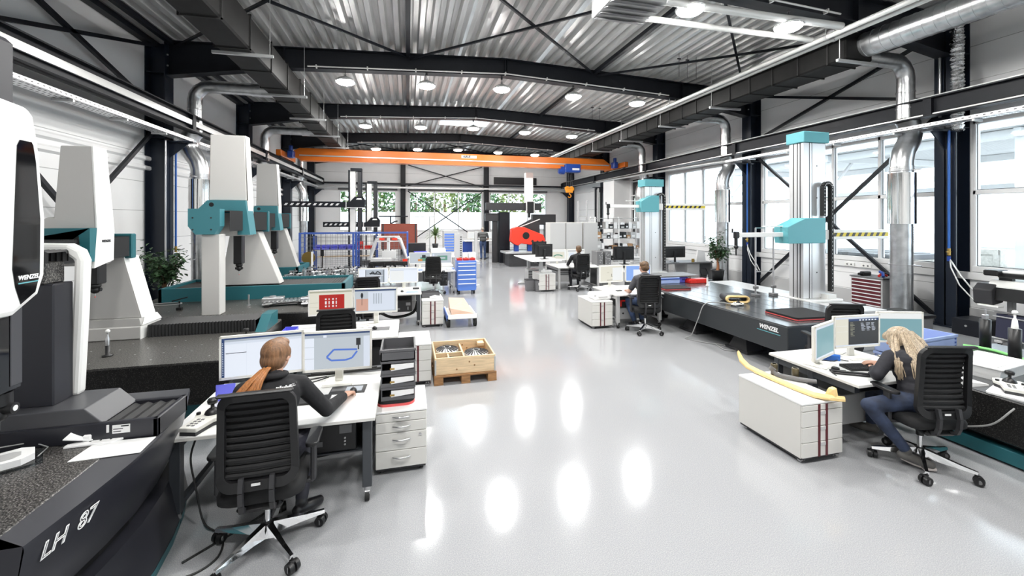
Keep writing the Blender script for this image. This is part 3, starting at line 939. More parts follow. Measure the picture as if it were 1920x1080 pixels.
def make_chair(name, label, group, arms=True, star=0.3):
    t = T(name, label, 'chair', (0, 0, 0), 0, group)
    # star base: five chrome legs, each with its caster
    for i in range(5):
        a = star + 2 * PI * i / 5
        ca, sa = math.cos(a), math.sin(a)
        b = MB('chrome')
        P = lambda r, dx, z: (ca * r - sa * dx, sa * r + ca * dx, z)
        sec = [(.035, .034, .08, .16), (.12, .029, .09, .145), (.24, .022, .09, .122), (.355, .017, .088, .108)]
        vs = []
        for r, hw, z0, z1 in sec:
            vs += [P(r, -hw, z0), P(r, hw, z0), P(r, hw * .6, z1), P(r, -hw * .6, z1)]
        fs = []
        for k in range(3):
            for j in range(4): fs.append((k * 4 + j, k * 4 + (j + 1) % 4, k * 4 + 4 + (j + 1) % 4, k * 4 + 4 + j))
        fs += [(3, 2, 1, 0), (12, 13, 14, 15)]
        b.add(vs, fs, False)
        leg = b.build('leg', parent=t)
        b = MB('black_plastic')
        cx, cy = ca * .345, sa * .345
        th = a + .9 + i
        dx, dy = math.cos(th), math.sin(th)
        b.cyl((cx, cy, .05), (cx, cy, .095), .012, n=8)
        ox, oy = cx - dy * .012, cy + dx * .012
        for s in (-1, 1):
            p = Vector((ox + dx * s * .007, oy + dy * s * .007, .037)); q = Vector((ox + dx * s * .034, oy + dy * s * .034, .037))
            b.cyl(p, q, .037, .033, n=18)
        b.use('mid_grey')
        for s in (-1, 1):
            p = Vector((ox + dx * s * .0301, oy + dy * s * .0341, .037)); q = Vector((ox + dx * s * .0355, oy + dy * s * .0355, .037))
            b.cyl(p, q, .018, .016, n=14)
        b.use('black_plastic'); b.box(ox - .015, ox + .015, oy - .015, oy + .015, .05, .078, .005)
        b.build('caster', parent=leg)
    b = MB('black_plastic'); b.lathe([(0, .155), (.04, .155), (.05, .13), (.05, .08), (0, .08)], n=20); b.build('hub', parent=t)
    b = MB('chrome'); b.cyl((0, 0, .15), (0, 0, .36), .018, n=14); b.use('black_plastic').cyl((0, 0, .27), (0, 0, .38), .028, n=14); b.build('gas_column', parent=t)
    b = MB('black_plastic'); b.box(-.11, .11, -.15, .14, .365, .405, .015); b.box(-.13, .13, -.20, -.06, .35, .40, .02); b.tube([(.1, .05, .38), (.24, .06, .375)], .008, 6); b.build('mechanism', parent=t)
    # seat cushion
    b = MB('black_soft')
    pl = rounded_rect(.50, .47, .09, 6)
    rings = []
    for sc_, z in ((.90, .405), (1.0, .425), (1.0, .465), (.96, .487), (.85, .497)):
        rings.append([(x * sc_, y * sc_ + .02, z - .01 * (y > .15)) for x, y in pl])
    n = len(pl)
    vs = [p for r in rings for p in r]
    fs = [(k * n + i, k * n + (i + 1) % n, (k + 1) * n + (i + 1) % n, (k + 1) * n + i) for k in range(len(rings) - 1) for i in range(n)]
    fs += [tuple(range(n))[::-1], tuple(range((len(rings) - 1) * n, len(rings) * n))]
    b.add(vs, fs, True); b.build('seat', parent=t)
    # backrest: rounded frame, S curved, horizontal slats
    def curve(z):          # y of the back at height z
        u = (z - .52) / .62
        return -.235 + .05 * math.sin(u * PI) - .03 * u
    zc, hh = .83, .62
    outer = rounded_rect(.46, hh, .09, 6); inner = rounded_rect(.37, hh - .12, .05, 6)
    b = MB('black_plastic')
    n = len(outer); vs = []
    for dy in (-.018, .018):
        for pl in (outer, inner):
            vs += [(x * (1 - .08 * max(0, y) / .31), curve(zc + y) + dy - abs(x) * abs(x) * -.35, zc + y) for x, y in pl]
    fs = []
    for i in range(n):
        j = (i + 1) % n
        fs += [(i, j, n + j, n + i), (2 * n + j, 2 * n + i, 3 * n + i, 3 * n + j), (j, i, 2 * n + i, 2 * n + j), (n + i, n + j, 3 * n + j, 3 * n + i)]
    b.add(vs, fs, False)
    b.box(-.21, .21, curve(1.135) - .03, curve(1.135) + .012, 1.125, 1.145, .008)
    bf = b.build('back_frame', parent=t, bevel=.006)
    b = MB('black_soft')
    k = 11
    for i in range(k):
        z = .60 + i * .045
        pts = []
        for x in (-.185, -.1, 0, .1, .185):
            pts.append((x * (1 - .08 * max(0, z - zc) / .31), curve(z) + .012 + x * x * .35, z))
        vs = []
        for p in pts: vs += [(p[0], p[1] + .004, p[2] - .017), (p[0], p[1] - .012, p[2] - .006), (p[0], p[1] - .012, p[2] + .010), (p[0], p[1] + .004, p[2] + .018)]
        fs = []
        for q in range(4):
            for j in range(4): fs.append((q * 4 + j, q * 4 + (j + 1) % 4, q * 4 + 4 + (j + 1) % 4, q * 4 + 4 + j))
        b.add(vs, fs, False)
    b.use('black_plastic')
    pts = []
    for i in range(8):
        z = .58 + i * .5 / 7
        pts += [(-.187, curve(z) + .03, z), (0, curve(z) + .02, z), (.187, curve(z) + .03, z)]
    b.add(pts, [(i * 3 + j, i * 3 + j + 1, i * 3 + j + 4, i * 3 + j + 3) for i in range(7) for j in range(2)], False)
    b.build('back_slats', parent=t)
    for s in (-1, 1):
        b = MB('dark_grey'); x = s * .085
        pts = [(x, -.06, .37), (x, -.17, .375), (x, -.235, .40), (x, -.255, .45), (x, curve(.56) - .035, .53), (x, curve(.62) - .03, .61)]
        for p, q in zip(pts[:-1], pts[1:]): b.bar(p, q, .026, .03)
        b.build('back_support', parent=t)
    b = MB('label_white'); b.box(-.03, .02, curve(.565) - .026, curve(.565) - .022, .555, .57); b.build('label_tag', parent=bf)
    if arms:
        for s in (-1, 1):
            x = s * .285
            b = MB('dark_grey'); b.box(x - .017, x + .017, -.03, .035, .40, .665, .008); b.box(min(x, s * .16), max(x, s * .16), -.02, .03, .385, .41, .006)
            a = b.build('armrest', parent=t)
            b = MB('black_plastic'); pl = rounded_rect(.085, .26, .035, 4)
            b.prism([(x + u, v + .03) for u, v in pl], 'z', .665, .692); b.build('arm_pad', parent=a, bevel=.008)
    return t

def screen_mesh(W, H, z0, items, y=-.0015):
    """items: (x0,x1,y0,y1,mat) in 0..1; lines ('l', pts, width, mat)"""
    b = MB()
    def R(x0, x1, y0, y1, m, k):
        b.use(m); yy = y - .0006 * k
        b.add([(-W / 2 + x0 * W, yy, z0 + y0 * H), (-W / 2 + x1 * W, yy, z0 + y0 * H), (-W / 2 + x1 * W, yy, z0 + y1 * H), (-W / 2 + x0 * W, yy, z0 + y1 * H)], [(0, 1, 2, 3)], False)
    for k, it in enumerate(items):
        if it[0] == 'l':
            b.use(it[3]); pts = [(-W / 2 + p[0] * W, z0 + p[1] * H) for p in it[1]]
            for (ax, az), (cx, cz) in zip(pts[:-1], pts[1:]):
                dx, dz = cx - ax, cz - az; L = math.hypot(dx, dz) or 1; nx, nz = -dz / L * it[2], dx / L * it[2]; yy = y - .0006 * k
                b.add([(ax + nx, yy, az + nz), (ax - nx, yy, az - nz), (cx - nx, yy, cz - nz), (cx + nx, yy, cz + nz)], [(0, 1, 2, 3)], False)
        else:
            R(*it, k)
    return b

def monitor(label, loc, rz, items, W=.57, H=.345, lift=.13, frame='monitor_white', group=None, tilt=0.0, base=True):
    t = T('monitor', label, 'monitor', loc, rz, group)
    z0 = lift; bz = .018
    b = MB(frame); b.box(-W / 2, W / 2, 0.0, .03, z0, z0 + H, .006); b.box(-W / 2 + .08, W / 2 - .08, .03, .055, z0 + .05, z0 + H - .05, .01)
    b.box(-W / 2, W / 2, -.006, 0, z0, z0 + bz + .004); b.box(-W / 2, W / 2, -.006, 0, z0 + H - bz, z0 + H); b.box(-W / 2, -W / 2 + bz, -.006, 0, z0, z0 + H); b.box(W / 2 - bz, W / 2, -.006, 0, z0, z0 + H)
    b.build('monitor_case', parent=t)
    sm = screen_mesh(W - 2 * bz, H - 2 * bz - .004, z0 + bz + .004, items)
    sm.build('screen', parent=t)
    if base:
        b = MB(frame if frame != 'black_plastic' else 'black_plastic'); b.box(-.035, .035, .055, .09, .012, z0 + H * .6, .006); b.build('stand_neck', parent=t)
        b = MB(frame); b.box(-.13, .13, -.06, .15, 0, .012, .004); b.build('stand_base', parent=t)
    return t

def desk(label, x0, x1, y0, y1, h, leg='leg_grey', casters=True, group=None, modesty=True, inset=.07):
    cx, cy = (x0 + x1) / 2, (y0 + y1) / 2
    W, D = (x1 - x0) / 2, (y1 - y0) / 2
    t = T('desk', label, 'desk', (cx, cy, 0), 0, group)
    b = MB('desk_white'); b.box(-W, W, -D, D, h - .028, h, .003); b.use('desk_edge'); b.box(-W - .002, W + .002, -D - .002, D + .002, h - .027, h - .006); b.build('tabletop', parent=t)
    c = .11 if casters else .0
    for sx in (-1, 1):
        for sy in (-1, 1):
            x, y = sx * (W - .06), (sy * (D - .07) if sy > 0 else -D + inset)
            b = MB(leg); b.box(x - .035, x + .035, y - .03, y + .03, c, h - .028, .004)
            l = b.build('leg', parent=t)
            if casters:
                b = MB('satin_metal'); b.cyl((x, y, c - .03), (x, y, c), .025, n=10); b.box(x - .02, x + .02, y - .025, y + .03, .05, c - .03, .004)
                b.use('rubber').cyl((x - .016, y - .01, .036), (x + .016, y - .01, .036), .036, n=14)
                b.build('caster', parent=l)
    b = MB(leg)
    for sx in (-1, 1): b.box(sx * (W - .06) - .03, sx * (W - .06) + .03, -D + .06, D - .06, h - .1, h - .03)
    b.box(-W + .09, W - .09, D - .1, D - .05, h - .1, h - .03)
    b.build('frame', parent=t)
    for sx in (-1, 1): b = MB(leg); b.box(sx * (W - .06) - .02, sx * (W - .06) + .02, -D + inset, D - .1, c + .02, c + .06); b.build('foot_rail', parent=t)
    if modesty:
        b = MB('light_grey'); b.box(-W + .1, W - .1, D - .09, D - .075, c + .12, h - .11); b.build('back_panel', parent=t)
    return t

def pc_tower(label, loc, W=.19, D=.42, H=.4, m='black_plastic', rz=0.0, group=None, lie=False):
    t = T('computer', label, 'computer', loc, rz, group)
    if lie: W, H = H, W
    b = MB(m); b.box(-W / 2, W / 2, -D / 2, D / 2, 0, H, .006); b.build('case', parent=t)
    for u0, u1, v0, v1 in (((.2, .42, .55, .8), (-.4, -.1, .2, .35)) if lie else ((-.38, .38, .78, .9), (-.38, .38, .62, .72))):
        b = MB('mid_grey'); b.box(W * u0, W * u1, -D / 2 - .004, -D / 2, H * v0, H * v1); b.build('drive_bay', parent=t)
    b = MB('label_white' if not lie else 'light_grey'); 
    for k in range(3): b.cyl((W * .3, -D / 2 - .005, H * (.2 + .1 * k)), (W * .3, -D / 2, H * (.2 + .1 * k)), .008, n=8)
    b.build('button', parent=t)
    return t

def pedestal(label, xc, yf, style='stripe', W=.43, D=.72, H=.55, group=None, rz=0.0):
    """front faces -y; origin at the middle of the front edge on the floor"""
    t = T('drawer_pedestal', label, 'drawer cabinet', (xc, yf, 0), rz, group)
    b = MB('pedestal'); b.box(-W / 2, W / 2, .02, D, .05, H - .02, .003); b.build('body', parent=t)
    b = MB('desk_white'); b.box(-W / 2 - .003, W / 2 + .003, 0, D + .003, H - .02, H, .004); b.build('top', parent=t)
    b = MB('dark_grey'); b.box(-W / 2 + .01, W / 2 - .01, .03, D - .01, .03, .05); b.build('plinth', parent=t)
    z = H - .025
    hs = [.055, .14, .14, .135] if style == 'stripe' else [.075, .095, .155, .155]
    s = (H - .08) / sum(hs)
    for k, h in enumerate(hs):
        h *= s
        b = MB('pedestal'); b.box(-W / 2 + .002, W / 2 - .002, 0, .02, z - h + .005, z, .003)
        d = b.build('drawer', parent=t)
        if style == 'stripe':
            b = MB('maroon')
            for x in (-.055, .03):
                b.box(x, x + .026, -.003, .001, z - h + .003, z + .002)
            b.build('stripe', parent=d)
            if k: 
                b = MB('light_grey'); b.box(-.029, .03, -.006, .002, z - .035, z - .004, .003); b.build('recessed_grip', parent=d)
        else:
            b = MB('satin_metal'); pts = [(-.075 + .15 * i / 8, -.006 - .026 * math.sin(PI * i / 8), z - h * .36) for i in range(9)]
            b.tube(pts, [.004, .006, .008, .009, .009, .009, .008, .006, .004], 8); b.build('handle', parent=d)
            if k == 2: b = MB('satin_metal'); b.cyl((.16, -.006, z - .03), (.16, 0, z - .03), .011, n=12); b.build('lock', parent=d)
        z -= h
    for sx in (-1, 1):
        for y in (.06, D - .06):
            b = MB('satin_metal' if style == 'stripe' else 'black_plastic'); x = sx * (W / 2 - .05)
            b.box(x - .02, x + .02, y - .02, y + .02, .03, .05)
            for q in (-1, 1): b.cyl((x + q * .006, y, .024), (x + q * .02, y, .024), .024, n=12)
            b.build('caster', parent=t)
    return t

def keyboard(label, loc, rz, m='black_plastic', W=.44, D=.15):
    t = T('keyboard', label, 'keyboard', loc, rz)
    b = MB(m); b.add([(-W / 2, -D / 2, 0), (W / 2, -D / 2, 0), (W / 2, D / 2, 0), (-W / 2, D / 2, 0), (-W / 2, -D / 2, .012), (W / 2, -D / 2, .012), (W / 2, D / 2, .028), (-W / 2, D / 2, .028)], [(3, 2, 1, 0), (4, 5, 6, 7), (0, 1, 5, 4), (1, 2, 6, 5), (2, 3, 7, 6), (3, 0, 4, 7)]); b.build('keyboard_body', parent=t)
    b = MB('dark_grey' if m == 'black_plastic' else 'label_white')
    for r in range(5):
        for k in range(18):
            x = -W / 2 + .016 + k * (W - .03) / 18; y = -D / 2 + .014 + r * (D - .03) / 5; z = .012 + .016 * (y + D / 2) / D
            b.box(x, x + .017, y, y + .019, z, z + .007)
    b.build('keys', parent=t)
    return t

def mouse(label, loc, rz=0.0, m='black_plastic'):
    t = T('computer_mouse', label, 'mouse', loc, rz)
    b = MB(m); b.sphere((0, 0, .008), .031, .056, .026, 14, 8); b.build('mouse_body', parent=t)
    b = MB('mid_grey'); b.cyl((-.004, .03, .029), (.004, .03, .029), .008, n=8); b.build('scroll_wheel', parent=t)
    return t

def cable(name, label, pts, r=.004, m='cable', n=6, res=6):
    """smooth cable through points"""
    P = [Vector(p) for p in pts]; out = []
    for i in range(len(P) - 1):
        p0 = P[max(i - 1, 0)]; p1 = P[i]; p2 = P[i + 1]; p3 = P[min(i + 2, len(P) - 1)]
        for k in range(res):
            u = k / res
            out.append(.5 * ((2 * p1) + (-p0 + p2) * u + (2 * p0 - 5 * p1 + 4 * p2 - p3) * u * u + (-p0 + 3 * p1 - 3 * p2 + p3) * u ** 3))
    out.append(P[-1])
    b = MB(m); b.tube(out, r, n)
    return tag(b.build(name), label, 'cable')

def joystick(label, loc, rz, s=1.0, tilt=0.0):
    """white machine control box with black joystick, knobs facing up"""
    t = T('joystick_panel', label, 'controller', loc, rz); t.scale = (s, s, s)
    b = MB('monitor_white'); b.prism([(-.06, -.17), (.06, -.17), (.07, -.02), (.105, .03), (.105, .12), (.07, .15), (-.07, .15), (-.105, .12), (-.105, .03), (-.07, -.02)], 'z', .025, .055); b.build('panel', parent=t, bevel=.006)
    b = MB('dark_grey'); b.prism([(-.055, -.165), (.055, -.165), (.065, -.02), (.1, .03), (.1, .12), (.065, .145), (-.065, .145), (-.1, .12), (-.1, .03), (-.065, -.02)], 'z', 0, .026); b.build('underside', parent=t)
    b = MB('black_plastic'); b.lathe([(.05, .055), (.045, .07), (.03, .085), (.02, .092), (.012, .095), (.012, .12), (.03, .125), (.034, .145), (.028, .158), (0, .16)], (0, .06, 0), n=18); b.build('stick', parent=t)
    for x in (-.08, .08): b = MB('black_plastic'); b.cyl((x, .03, .055), (x, .03, .07), .014, n=10); b.build('knob', parent=t)
    b = MB('mid_grey')
    for i in range(4):
        for j in range(2): b.box(-.03 + j * .03, -.01 + j * .03, -.14 + i * .03, -.125 + i * .03, .055, .058)
    b.build('buttons', parent=t)
    return t
# ================================================================== LEFT DESK ROW
WHITE_UI = [(0, 1, 0, 1, 'scr_white'), (0, 1, .9, 1, 'scr_grey'), (0, 1, .955, 1, 'scr_navy'), (0, .035, 0, .955, 'scr_navy'), (.05, .3, .60, .615, 'scr_dark'), (.3, .303, 0, .86, 'scr_pale'), (.04, 1, .84, .9, 'scr_pale')]
WHITE_UI += [(.012, .024, .06 + i * .045, .08 + i * .045, 'scr_white') for i in range(19)]
LOOP_UI = [(0, 1, 0, 1, 'scr_mid'), (0, .14, 0, .9, 'scr_white'), (.9, 1, 0, .9, 'scr_pale'), (0, 1, .87, 1, 'scr_grey'), (0, 1, .95, 1, 'scr_navy'), (.0, .14, .62, .63, 'scr_grey'), (.0, .14, .3, .31, 'scr_grey'), (.28, .33, .88, .94, 'scr_white'),
           ('l', [(.33, .33), (.44, .53), (.80, .5)], .008, 'scr_blue'), ('l', [(.33, .33), (.4, .23), (.62, .22), (.72, .27), (.80, .45)], .008, 'scr_blue'), (.785, .855, .62, .82, 'scr_dark'), (.81, .83, .5, .62, 'scr_dark')]
RED_UI = [(0, 1, 0, 1, 'scr_cream'), (.22, .82, .06, .84, 'scr_red'), (0, .2, .5, .51, 'scr_olive'), (0, .2, .3, .31, 'scr_olive'), (0, 1, .93, 1, 'scr_olive')]
RED_UI += [(.36 + .085 * i, .40 + .085 * i - (.015 if i % 2 else 0), y, y + h, 'scr_light') for i in range(4) for y, h in ((.3, .07), (.42, .14), (.62, .06))]
PROBE_UI = [(0, 1, 0, 1, 'scr_mid'), (.03, .32, .05, .58, 'scr_salmon'), (.32, .96, .05, .9, 'scr_pale'), (0, 1, .93, 1, 'scr_navy'), (.165, .175, .3, .62, 'scr_dark'), (.15, .19, .62, .85, 'scr_dark'), (.14, .2, .68, .8, 'scr_dark')]
PROBE_UI += [(.44 + .06 * i, .47 + .06 * i, .35, .82, 'scr_grey') for i in range(4)]
CAR_UI = [(0, 1, 0, 1, 'scr_white'), (.23, .9, .03, .93, 'scr_grey'), (.22, .24, .03, .93, 'scr_dark'), (.84, .86, .03, .93, 'scr_dark'), (0, 1, .95, 1, 'scr_pale'), ('l', [(.38, .62), (.48, .8), (.55, .6), (.64, .82), (.76, .66)], .012, 'scr_dark'), ('l', [(.36, .68), (.78, .6)], .012, 'scr_dark'), ('l', [(.34, .15), (.76, .34)], .009, 'scr_white'), (.24, .84, .5, .53, 'scr_light')]
LIST_UI = [(0, 1, 0, 1, 'scr_white'), (0, 1, .93, 1, 'scr_pale'), (.02, .5, .1, .8, 'scr_light'), (.02, .98, .86, .88, 'scr_grey'), (.0, .5, .82, .835, 'scr_grey')]
PART_UI = [(0, 1, 0, 1, 'scr_mid'), (.52, .8, .2, .6, 'scr_green'), (.4, .62, .2, .4, 'scr_orange'), (.6, .78, .5, .8, 'scr_dark')]
GREEN_UI = [(0, 1, 0, 1, 'scr_mid'), (.3, .8, .25, .7, 'scr_green'), (.4, .7, .4, .55, 'scr_mid'), (.06, .14, .1, .9, 'scr_pale')]

# ---- first desk with the auburn haired worker
desk('white desk on casters before the auburn haired worker, dark square legs', -1.66, -.25, 3.40, 4.42, .67)
monitor('left of two white monitors before the auburn haired worker', (-1.26, 4.17, .67), .12, WHITE_UI, W=.66, H=.38)
monitor('monitor showing a blue loop drawing on the nearest left desk', (-.63, 4.15, .67), -.02, LOOP_UI, W=.60, H=.37)
mp = MB('dark_grey'); mp.prism([(-.15, -.09), (.15, -.09), (.15, .09), (-.15, .09)], 'z', 0, .004); mp.use('scr_grey'); mp.box(-.02, .12, -.05, .06, .004, .0046); mp.use('mid_grey'); mp.box(-.14, -.02, -.03, .03, .004, .0046)  # pale printed field glows, it uses the emissive screen grey
o = mp.build('mouse_mat', loc=(-.52, 4.0, .671)); o.rotation_euler = (0, 0, -.05); tag(o, 'dark printed mouse mat under the auburn haired worker\'s hand', 'mouse mat')
mouse('black mouse under the hand of the auburn haired worker', (-.47, 3.93, .675), .1)
o = MB('black_plastic').box(-.2, .22, -.07, .07, 0, .02, .004).build('keyboard', loc=(-.86, 3.82, .67)); tag(o, 'black keyboard half hidden behind the arm of the auburn haired worker', 'keyboard')
b = MB('blue_bin'); b.box(-.07, .07, -.006, .006, 0, .13); b.box(-.07, -.064, -.006, .1, 0, .11); o = b.build('document_holder', loc=(-1.5, 4.02, .67)); o.rotation_euler = (-.12, 0, .1); tag(o, 'blue card holder standing under the left monitor on the nearest desk', 'holder')
b = MB('clear_plastic'); b.box(-.12, .12, -.1, .1, 0, .05, .01); o = b.build('plastic_box', loc=(-1.46, 4.28, .67)); tag(o, 'low clear box on the back left corner of the nearest desk', 'box')
joystick('white joystick panel on the front left corner of the nearest desk', (-1.46, 3.58, .67), -.28, 1.05)
b = MB('black_plastic'); b.box(-.1, .1, -.08, .08, 0, .035, .01); b.cyl((0, 0, .03), (0, 0, .06), .04, n=14); o = b.build('headset_stand', loc=(-1.29, 3.66, .67)); o.rotation_euler = (0, 0, .4); tag(o, 'black device beside the joystick panel on the nearest desk', 'device')
pc_tower('black computer slung under the right end of the nearest desk', (-.62, 3.86, .33), H=.42, D=.5, W=.26, lie=True)
b = MB('leg_grey'); b.box(-.3, .3, -.26, .26, 0, .012); b.box(-.3, -.288, -.26, .26, 0, .26); b.box(.288, .3, -.26, .26, 0, .26); o = b.build('computer_cradle', loc=(-.62, 3.86, .315)); tag(o, 'dark hanging cradle under the nearest desk', 'cradle')
cable('cable_loop', 'thick black cable hose sagging under the nearest desk', [(-.36, 3.95, .42), (-.42, 3.95, .28), (-.62, 3.95, .17), (-.9, 3.98, .15), (-1.0, 4.0, .3), (-.88, 4.0, .36), (-.82, 3.95, .28), (-.98, 3.9, .2)], .028, n=10)
b = MB('light_grey'); b.box(-.5, .5, -.01, .01, 0, .22, .004); o = b.build('cable_duct', loc=(-.85, 4.28, .12)); o.rotation_euler = (.2, 0, 0); tag(o, 'light grey tilted cable trough low behind the nearest desk', 'trough')
for i, (p, q) in enumerate((((-1.1, 4.12, .69), (-.75, 4.3, .7)), ((-1.05, 4.05, .69), (-.72, 4.22, .72)), ((-.9, 4.34, .72), (-.2, 4.4, .71)), ((-1.0, 4.36, .70), (-.3, 4.36, .73)))):
    m = ((p[0] + q[0]) / 2, (p[1] + q[1]) / 2 + .05, .69)
    cable('monitor_cable', ['black monitor cable on the nearest desk, left of the stand', 'second black monitor cable on the nearest desk', 'black cable along the back edge of the nearest desk', 'lower black cable along the back edge of the nearest desk'][i], [p, m, q], .005 if i < 2 else .012)
pedestal('light grey pedestal with four arched metal handles beside the nearest desk', -.055, 3.74, 'arch', D=.52, W=.43)
b = MB('red_trim'); b.prism([(u, v) for u, v in rounded_rect(.33, .40, .08, 5)], 'z', 0, .022); b.use('black_soft'); b.prism([(u, v) for u, v in rounded_rect(.322, .392, .08, 5)], 'z', .022, .05); o = b.build('instrument_case', loc=(-.105, 4.03, .55)); tag(o, 'flat black case with red rim under the stacked grey bins', 'case')
def make_bin():
    t = T('stacking_bin', '', 'bin', (0, 0, 0), 0, 'grey bins stacked on the nearest pedestal')
    W, D, H = .145, .19, .115
    b = MB('bin_grey'); b.box(-W, W, -D, D, 0, .008); b.box(-W, -W + .008, -D, D, 0, H); b.box(W - .008, W, -D, D, 0, H); b.box(-W, W, D - .008, D, 0, H); b.box(-W, W, -D, -D + .008, 0, .035)
    b.box(-W, W, -D - .006, -D + .008, H - .018, H); b.box(-W - .006, -W, -D, D, H - .018, H, .003); b.box(W, W + .006, -D, D, H - .018, H, .003); b.build('tray', parent=t)
    b = MB('paper'); b.add([(-.06, -D - .004, .03), (W - .01, -D - .012, .05), (W - .01, D - .05, .075), (-.06, D - .05, .06), (-.06, -D - .004, .085), (W - .01, -D - .012, .088), (W - .01, D - .05, .09), (-.06, D - .05, .088)], [(0, 3, 2, 1), (4, 5, 6, 7), (0, 1, 5, 4), (1, 2, 6, 5), (2, 3, 7, 6), (3, 0, 4, 7)]); b.use('brass').box(-.07, -.03, -D - .006, -D + .02, .04, .055); b.build('document', parent=t)
    return t
bin0 = make_bin()
for i, lab in enumerate(('grey letter bin with papers, lowest of three on the nearest pedestal', 'grey letter bin with papers, middle one of three stacked', 'grey letter bin with papers, topmost of three stacked')):
    loc = (-.085, 4.03, .60 + i * .116)
    if i == 0: bin0.location = loc; bin0['label'] = lab
    else: dup(bin0, loc, label=lab)
b = MB('bin_grey'); W, D, H = .148, .19, .10
b.box(-W, W, -D, D, 0, .008); b.box(-W, -W + .01, -D, D, 0, H); b.box(W - .01, W, -D, D, 0, H); b.box(-W, W, D - .01, D, 0, H); b.box(-W, W, -D, -D + .01, 0, H); b.box(-W - .006, W + .006, -D - .006, -D, H - .02, H); b.box(-W - .006, -W, -D, D, H - .02, H); b.box(W, W + .006, -D, D, H - .02, H)
o = b.build('stacking_bin', loc=(-.085, 4.03, .949)); tag(o, 'empty open grey bin resting on top of the stacked letter bins', 'bin')

# ---- second desk
desk('white desk with the red plate drawing on its left screen', -1.62, -.13, 5.68, 6.62, .67)
monitor('white monitor showing a red plate drawing', (-1.06, 6.38, .67), .05, RED_UI, W=.59, H=.36, lift=.17)
monitor('white monitor with a probe drawing beside the red plate screen', (-.455, 6.38, .67), -.03, PROBE_UI, W=.61, H=.36, lift=.17)
b = MB('mid_grey'); b.box(-.15, .15, -.09, .09, 0, .004); o = b.build('mouse_mat', loc=(-.4, 6.12, .67)); tag(o, 'grey mouse mat on the second left desk', 'mouse mat')
mouse('black mouse on the mat of the second left desk', (-.45, 6.12, .674), .3)
b = MB('blue_bin'); b.box(-.08, .08, -.12, .12, 0, .006); b.box(-.08, -.075, -.12, .12, 0, .09); b.box(.075, .08, -.12, .12, 0, .09); b.box(-.08, .08, .115, .12, 0, .1); b.box(-.08, .08, -.12, -.115, 0, .05); o = b.build('storage_bin', loc=(-1.5, 6.0, .67)); tag(o, 'small blue open bin on the left end of the second left desk', 'bin')
b = MB('paper'); b.box(-.1, .1, -.14, .14, 0, .05, .01); o = b.build('paper_box', loc=(-1.25, 6.0, .67)); tag(o, 'white paper tray beside the small blue open bin', 'tray')
pc_tower('black computer under the right end of the second left desk', (-.45, 6.1, .25), H=.4, D=.5, W=.25, lie=True)
pedestal('striped pedestal by the second left desk, beside the wooden crate', .085, 5.66, D=.66)
cable('keyboard_cable', 'white cable curling on the second left desk', [(-.75, 6.3, .675), (-.6, 6.2, .675), (-.65, 6.1, .675), (-.5, 6.15, .675)], .004, 'pipe_white')
cable('cable_loop', 'thick black cable sagging behind the second left desk', [(-.15, 6.6, .5), (-.3, 6.62, .25), (-.7, 6.62, .2), (-1.0, 6.62, .35)], .03, n=10)

# ---- third desk
desk('white desk with the car photo on its left screen', -1.1, .27, 8.85, 9.75, .67)
monitor('white monitor showing a dark car photo', (-.72, 9.45, .67), .03, CAR_UI, W=.62, H=.34, lift=.14)
monitor('white monitor with a pale table beside the car photo', (-.09, 9.45, .67), -.03, LIST_UI, W=.62, H=.34, lift=.14)
b = MB('blue_crate'); b.prism([(-.13, -.08), (.14, -.1), (.11, .09), (-.1, .06)], 'z', 0, .008); o = b.build('folder', loc=(.08, 9.05, .67)); tag(o, 'blue folder lying on the desk with the car photo', 'folder')
mouse('black mouse near the blue folder on the third left desk', (-.12, 9.12, .67), .2)
b = MB('dark_grey'); b.box(-.07, .07, -.05, .05, 0, .03, .01); o = b.build('telephone', loc=(.17, 9.42, .67)); tag(o, 'dark telephone at the right back of the third left desk', 'telephone')
pc_tower('dark computer under the third left desk', (-.12, 9.2, .28), H=.4, D=.5, W=.24, lie=True)
pedestal('striped pedestal with grey bin on top, by the hand trolley', .49, 8.66, D=.66)
b = MB('bin_grey'); W, D, H = .19, .14, .1
b.box(-W, W, -D, D, 0, .008); b.box(-W, -W + .01, -D, D, 0, H); b.box(W - .01, W, -D, D, 0, H); b.box(-W, W, D - .01, D, 0, H); b.box(-W, W, -D, -D + .01, 0, H); o = b.build('open_bin', loc=(.46, 9.1, .55)); tag(o, 'open grey bin on the striped pedestal by the trolley', 'bin')
b = MB('paper'); b.box(-.1, .1, -.06, .06, 0, .04, .015); b.tube([(-.1, 0, .03), (0, -.03, .06), (.12, 0, .03)], .02, 8); o = b.build('white_part', loc=(.54, 8.82, .55)); tag(o, 'white moulded part before the open grey bin on the pedestal', 'part')
cable('cable_loop', 'thick black cable sagging under the third left desk', [(.2, 9.2, .45), (.1, 9.22, .2), (-.3, 9.22, .12), (-.6, 9.22, .25)], .03, n=10)
b = MB('light_grey'); b.box(-.5, .5, -.01, .01, 0, .24); o = b.build('cable_duct', loc=(-.3, 9.62, .16)); o.rotation_euler = (.25, 0, 0); tag(o, 'light grey trough low behind the third left desk', 'trough')

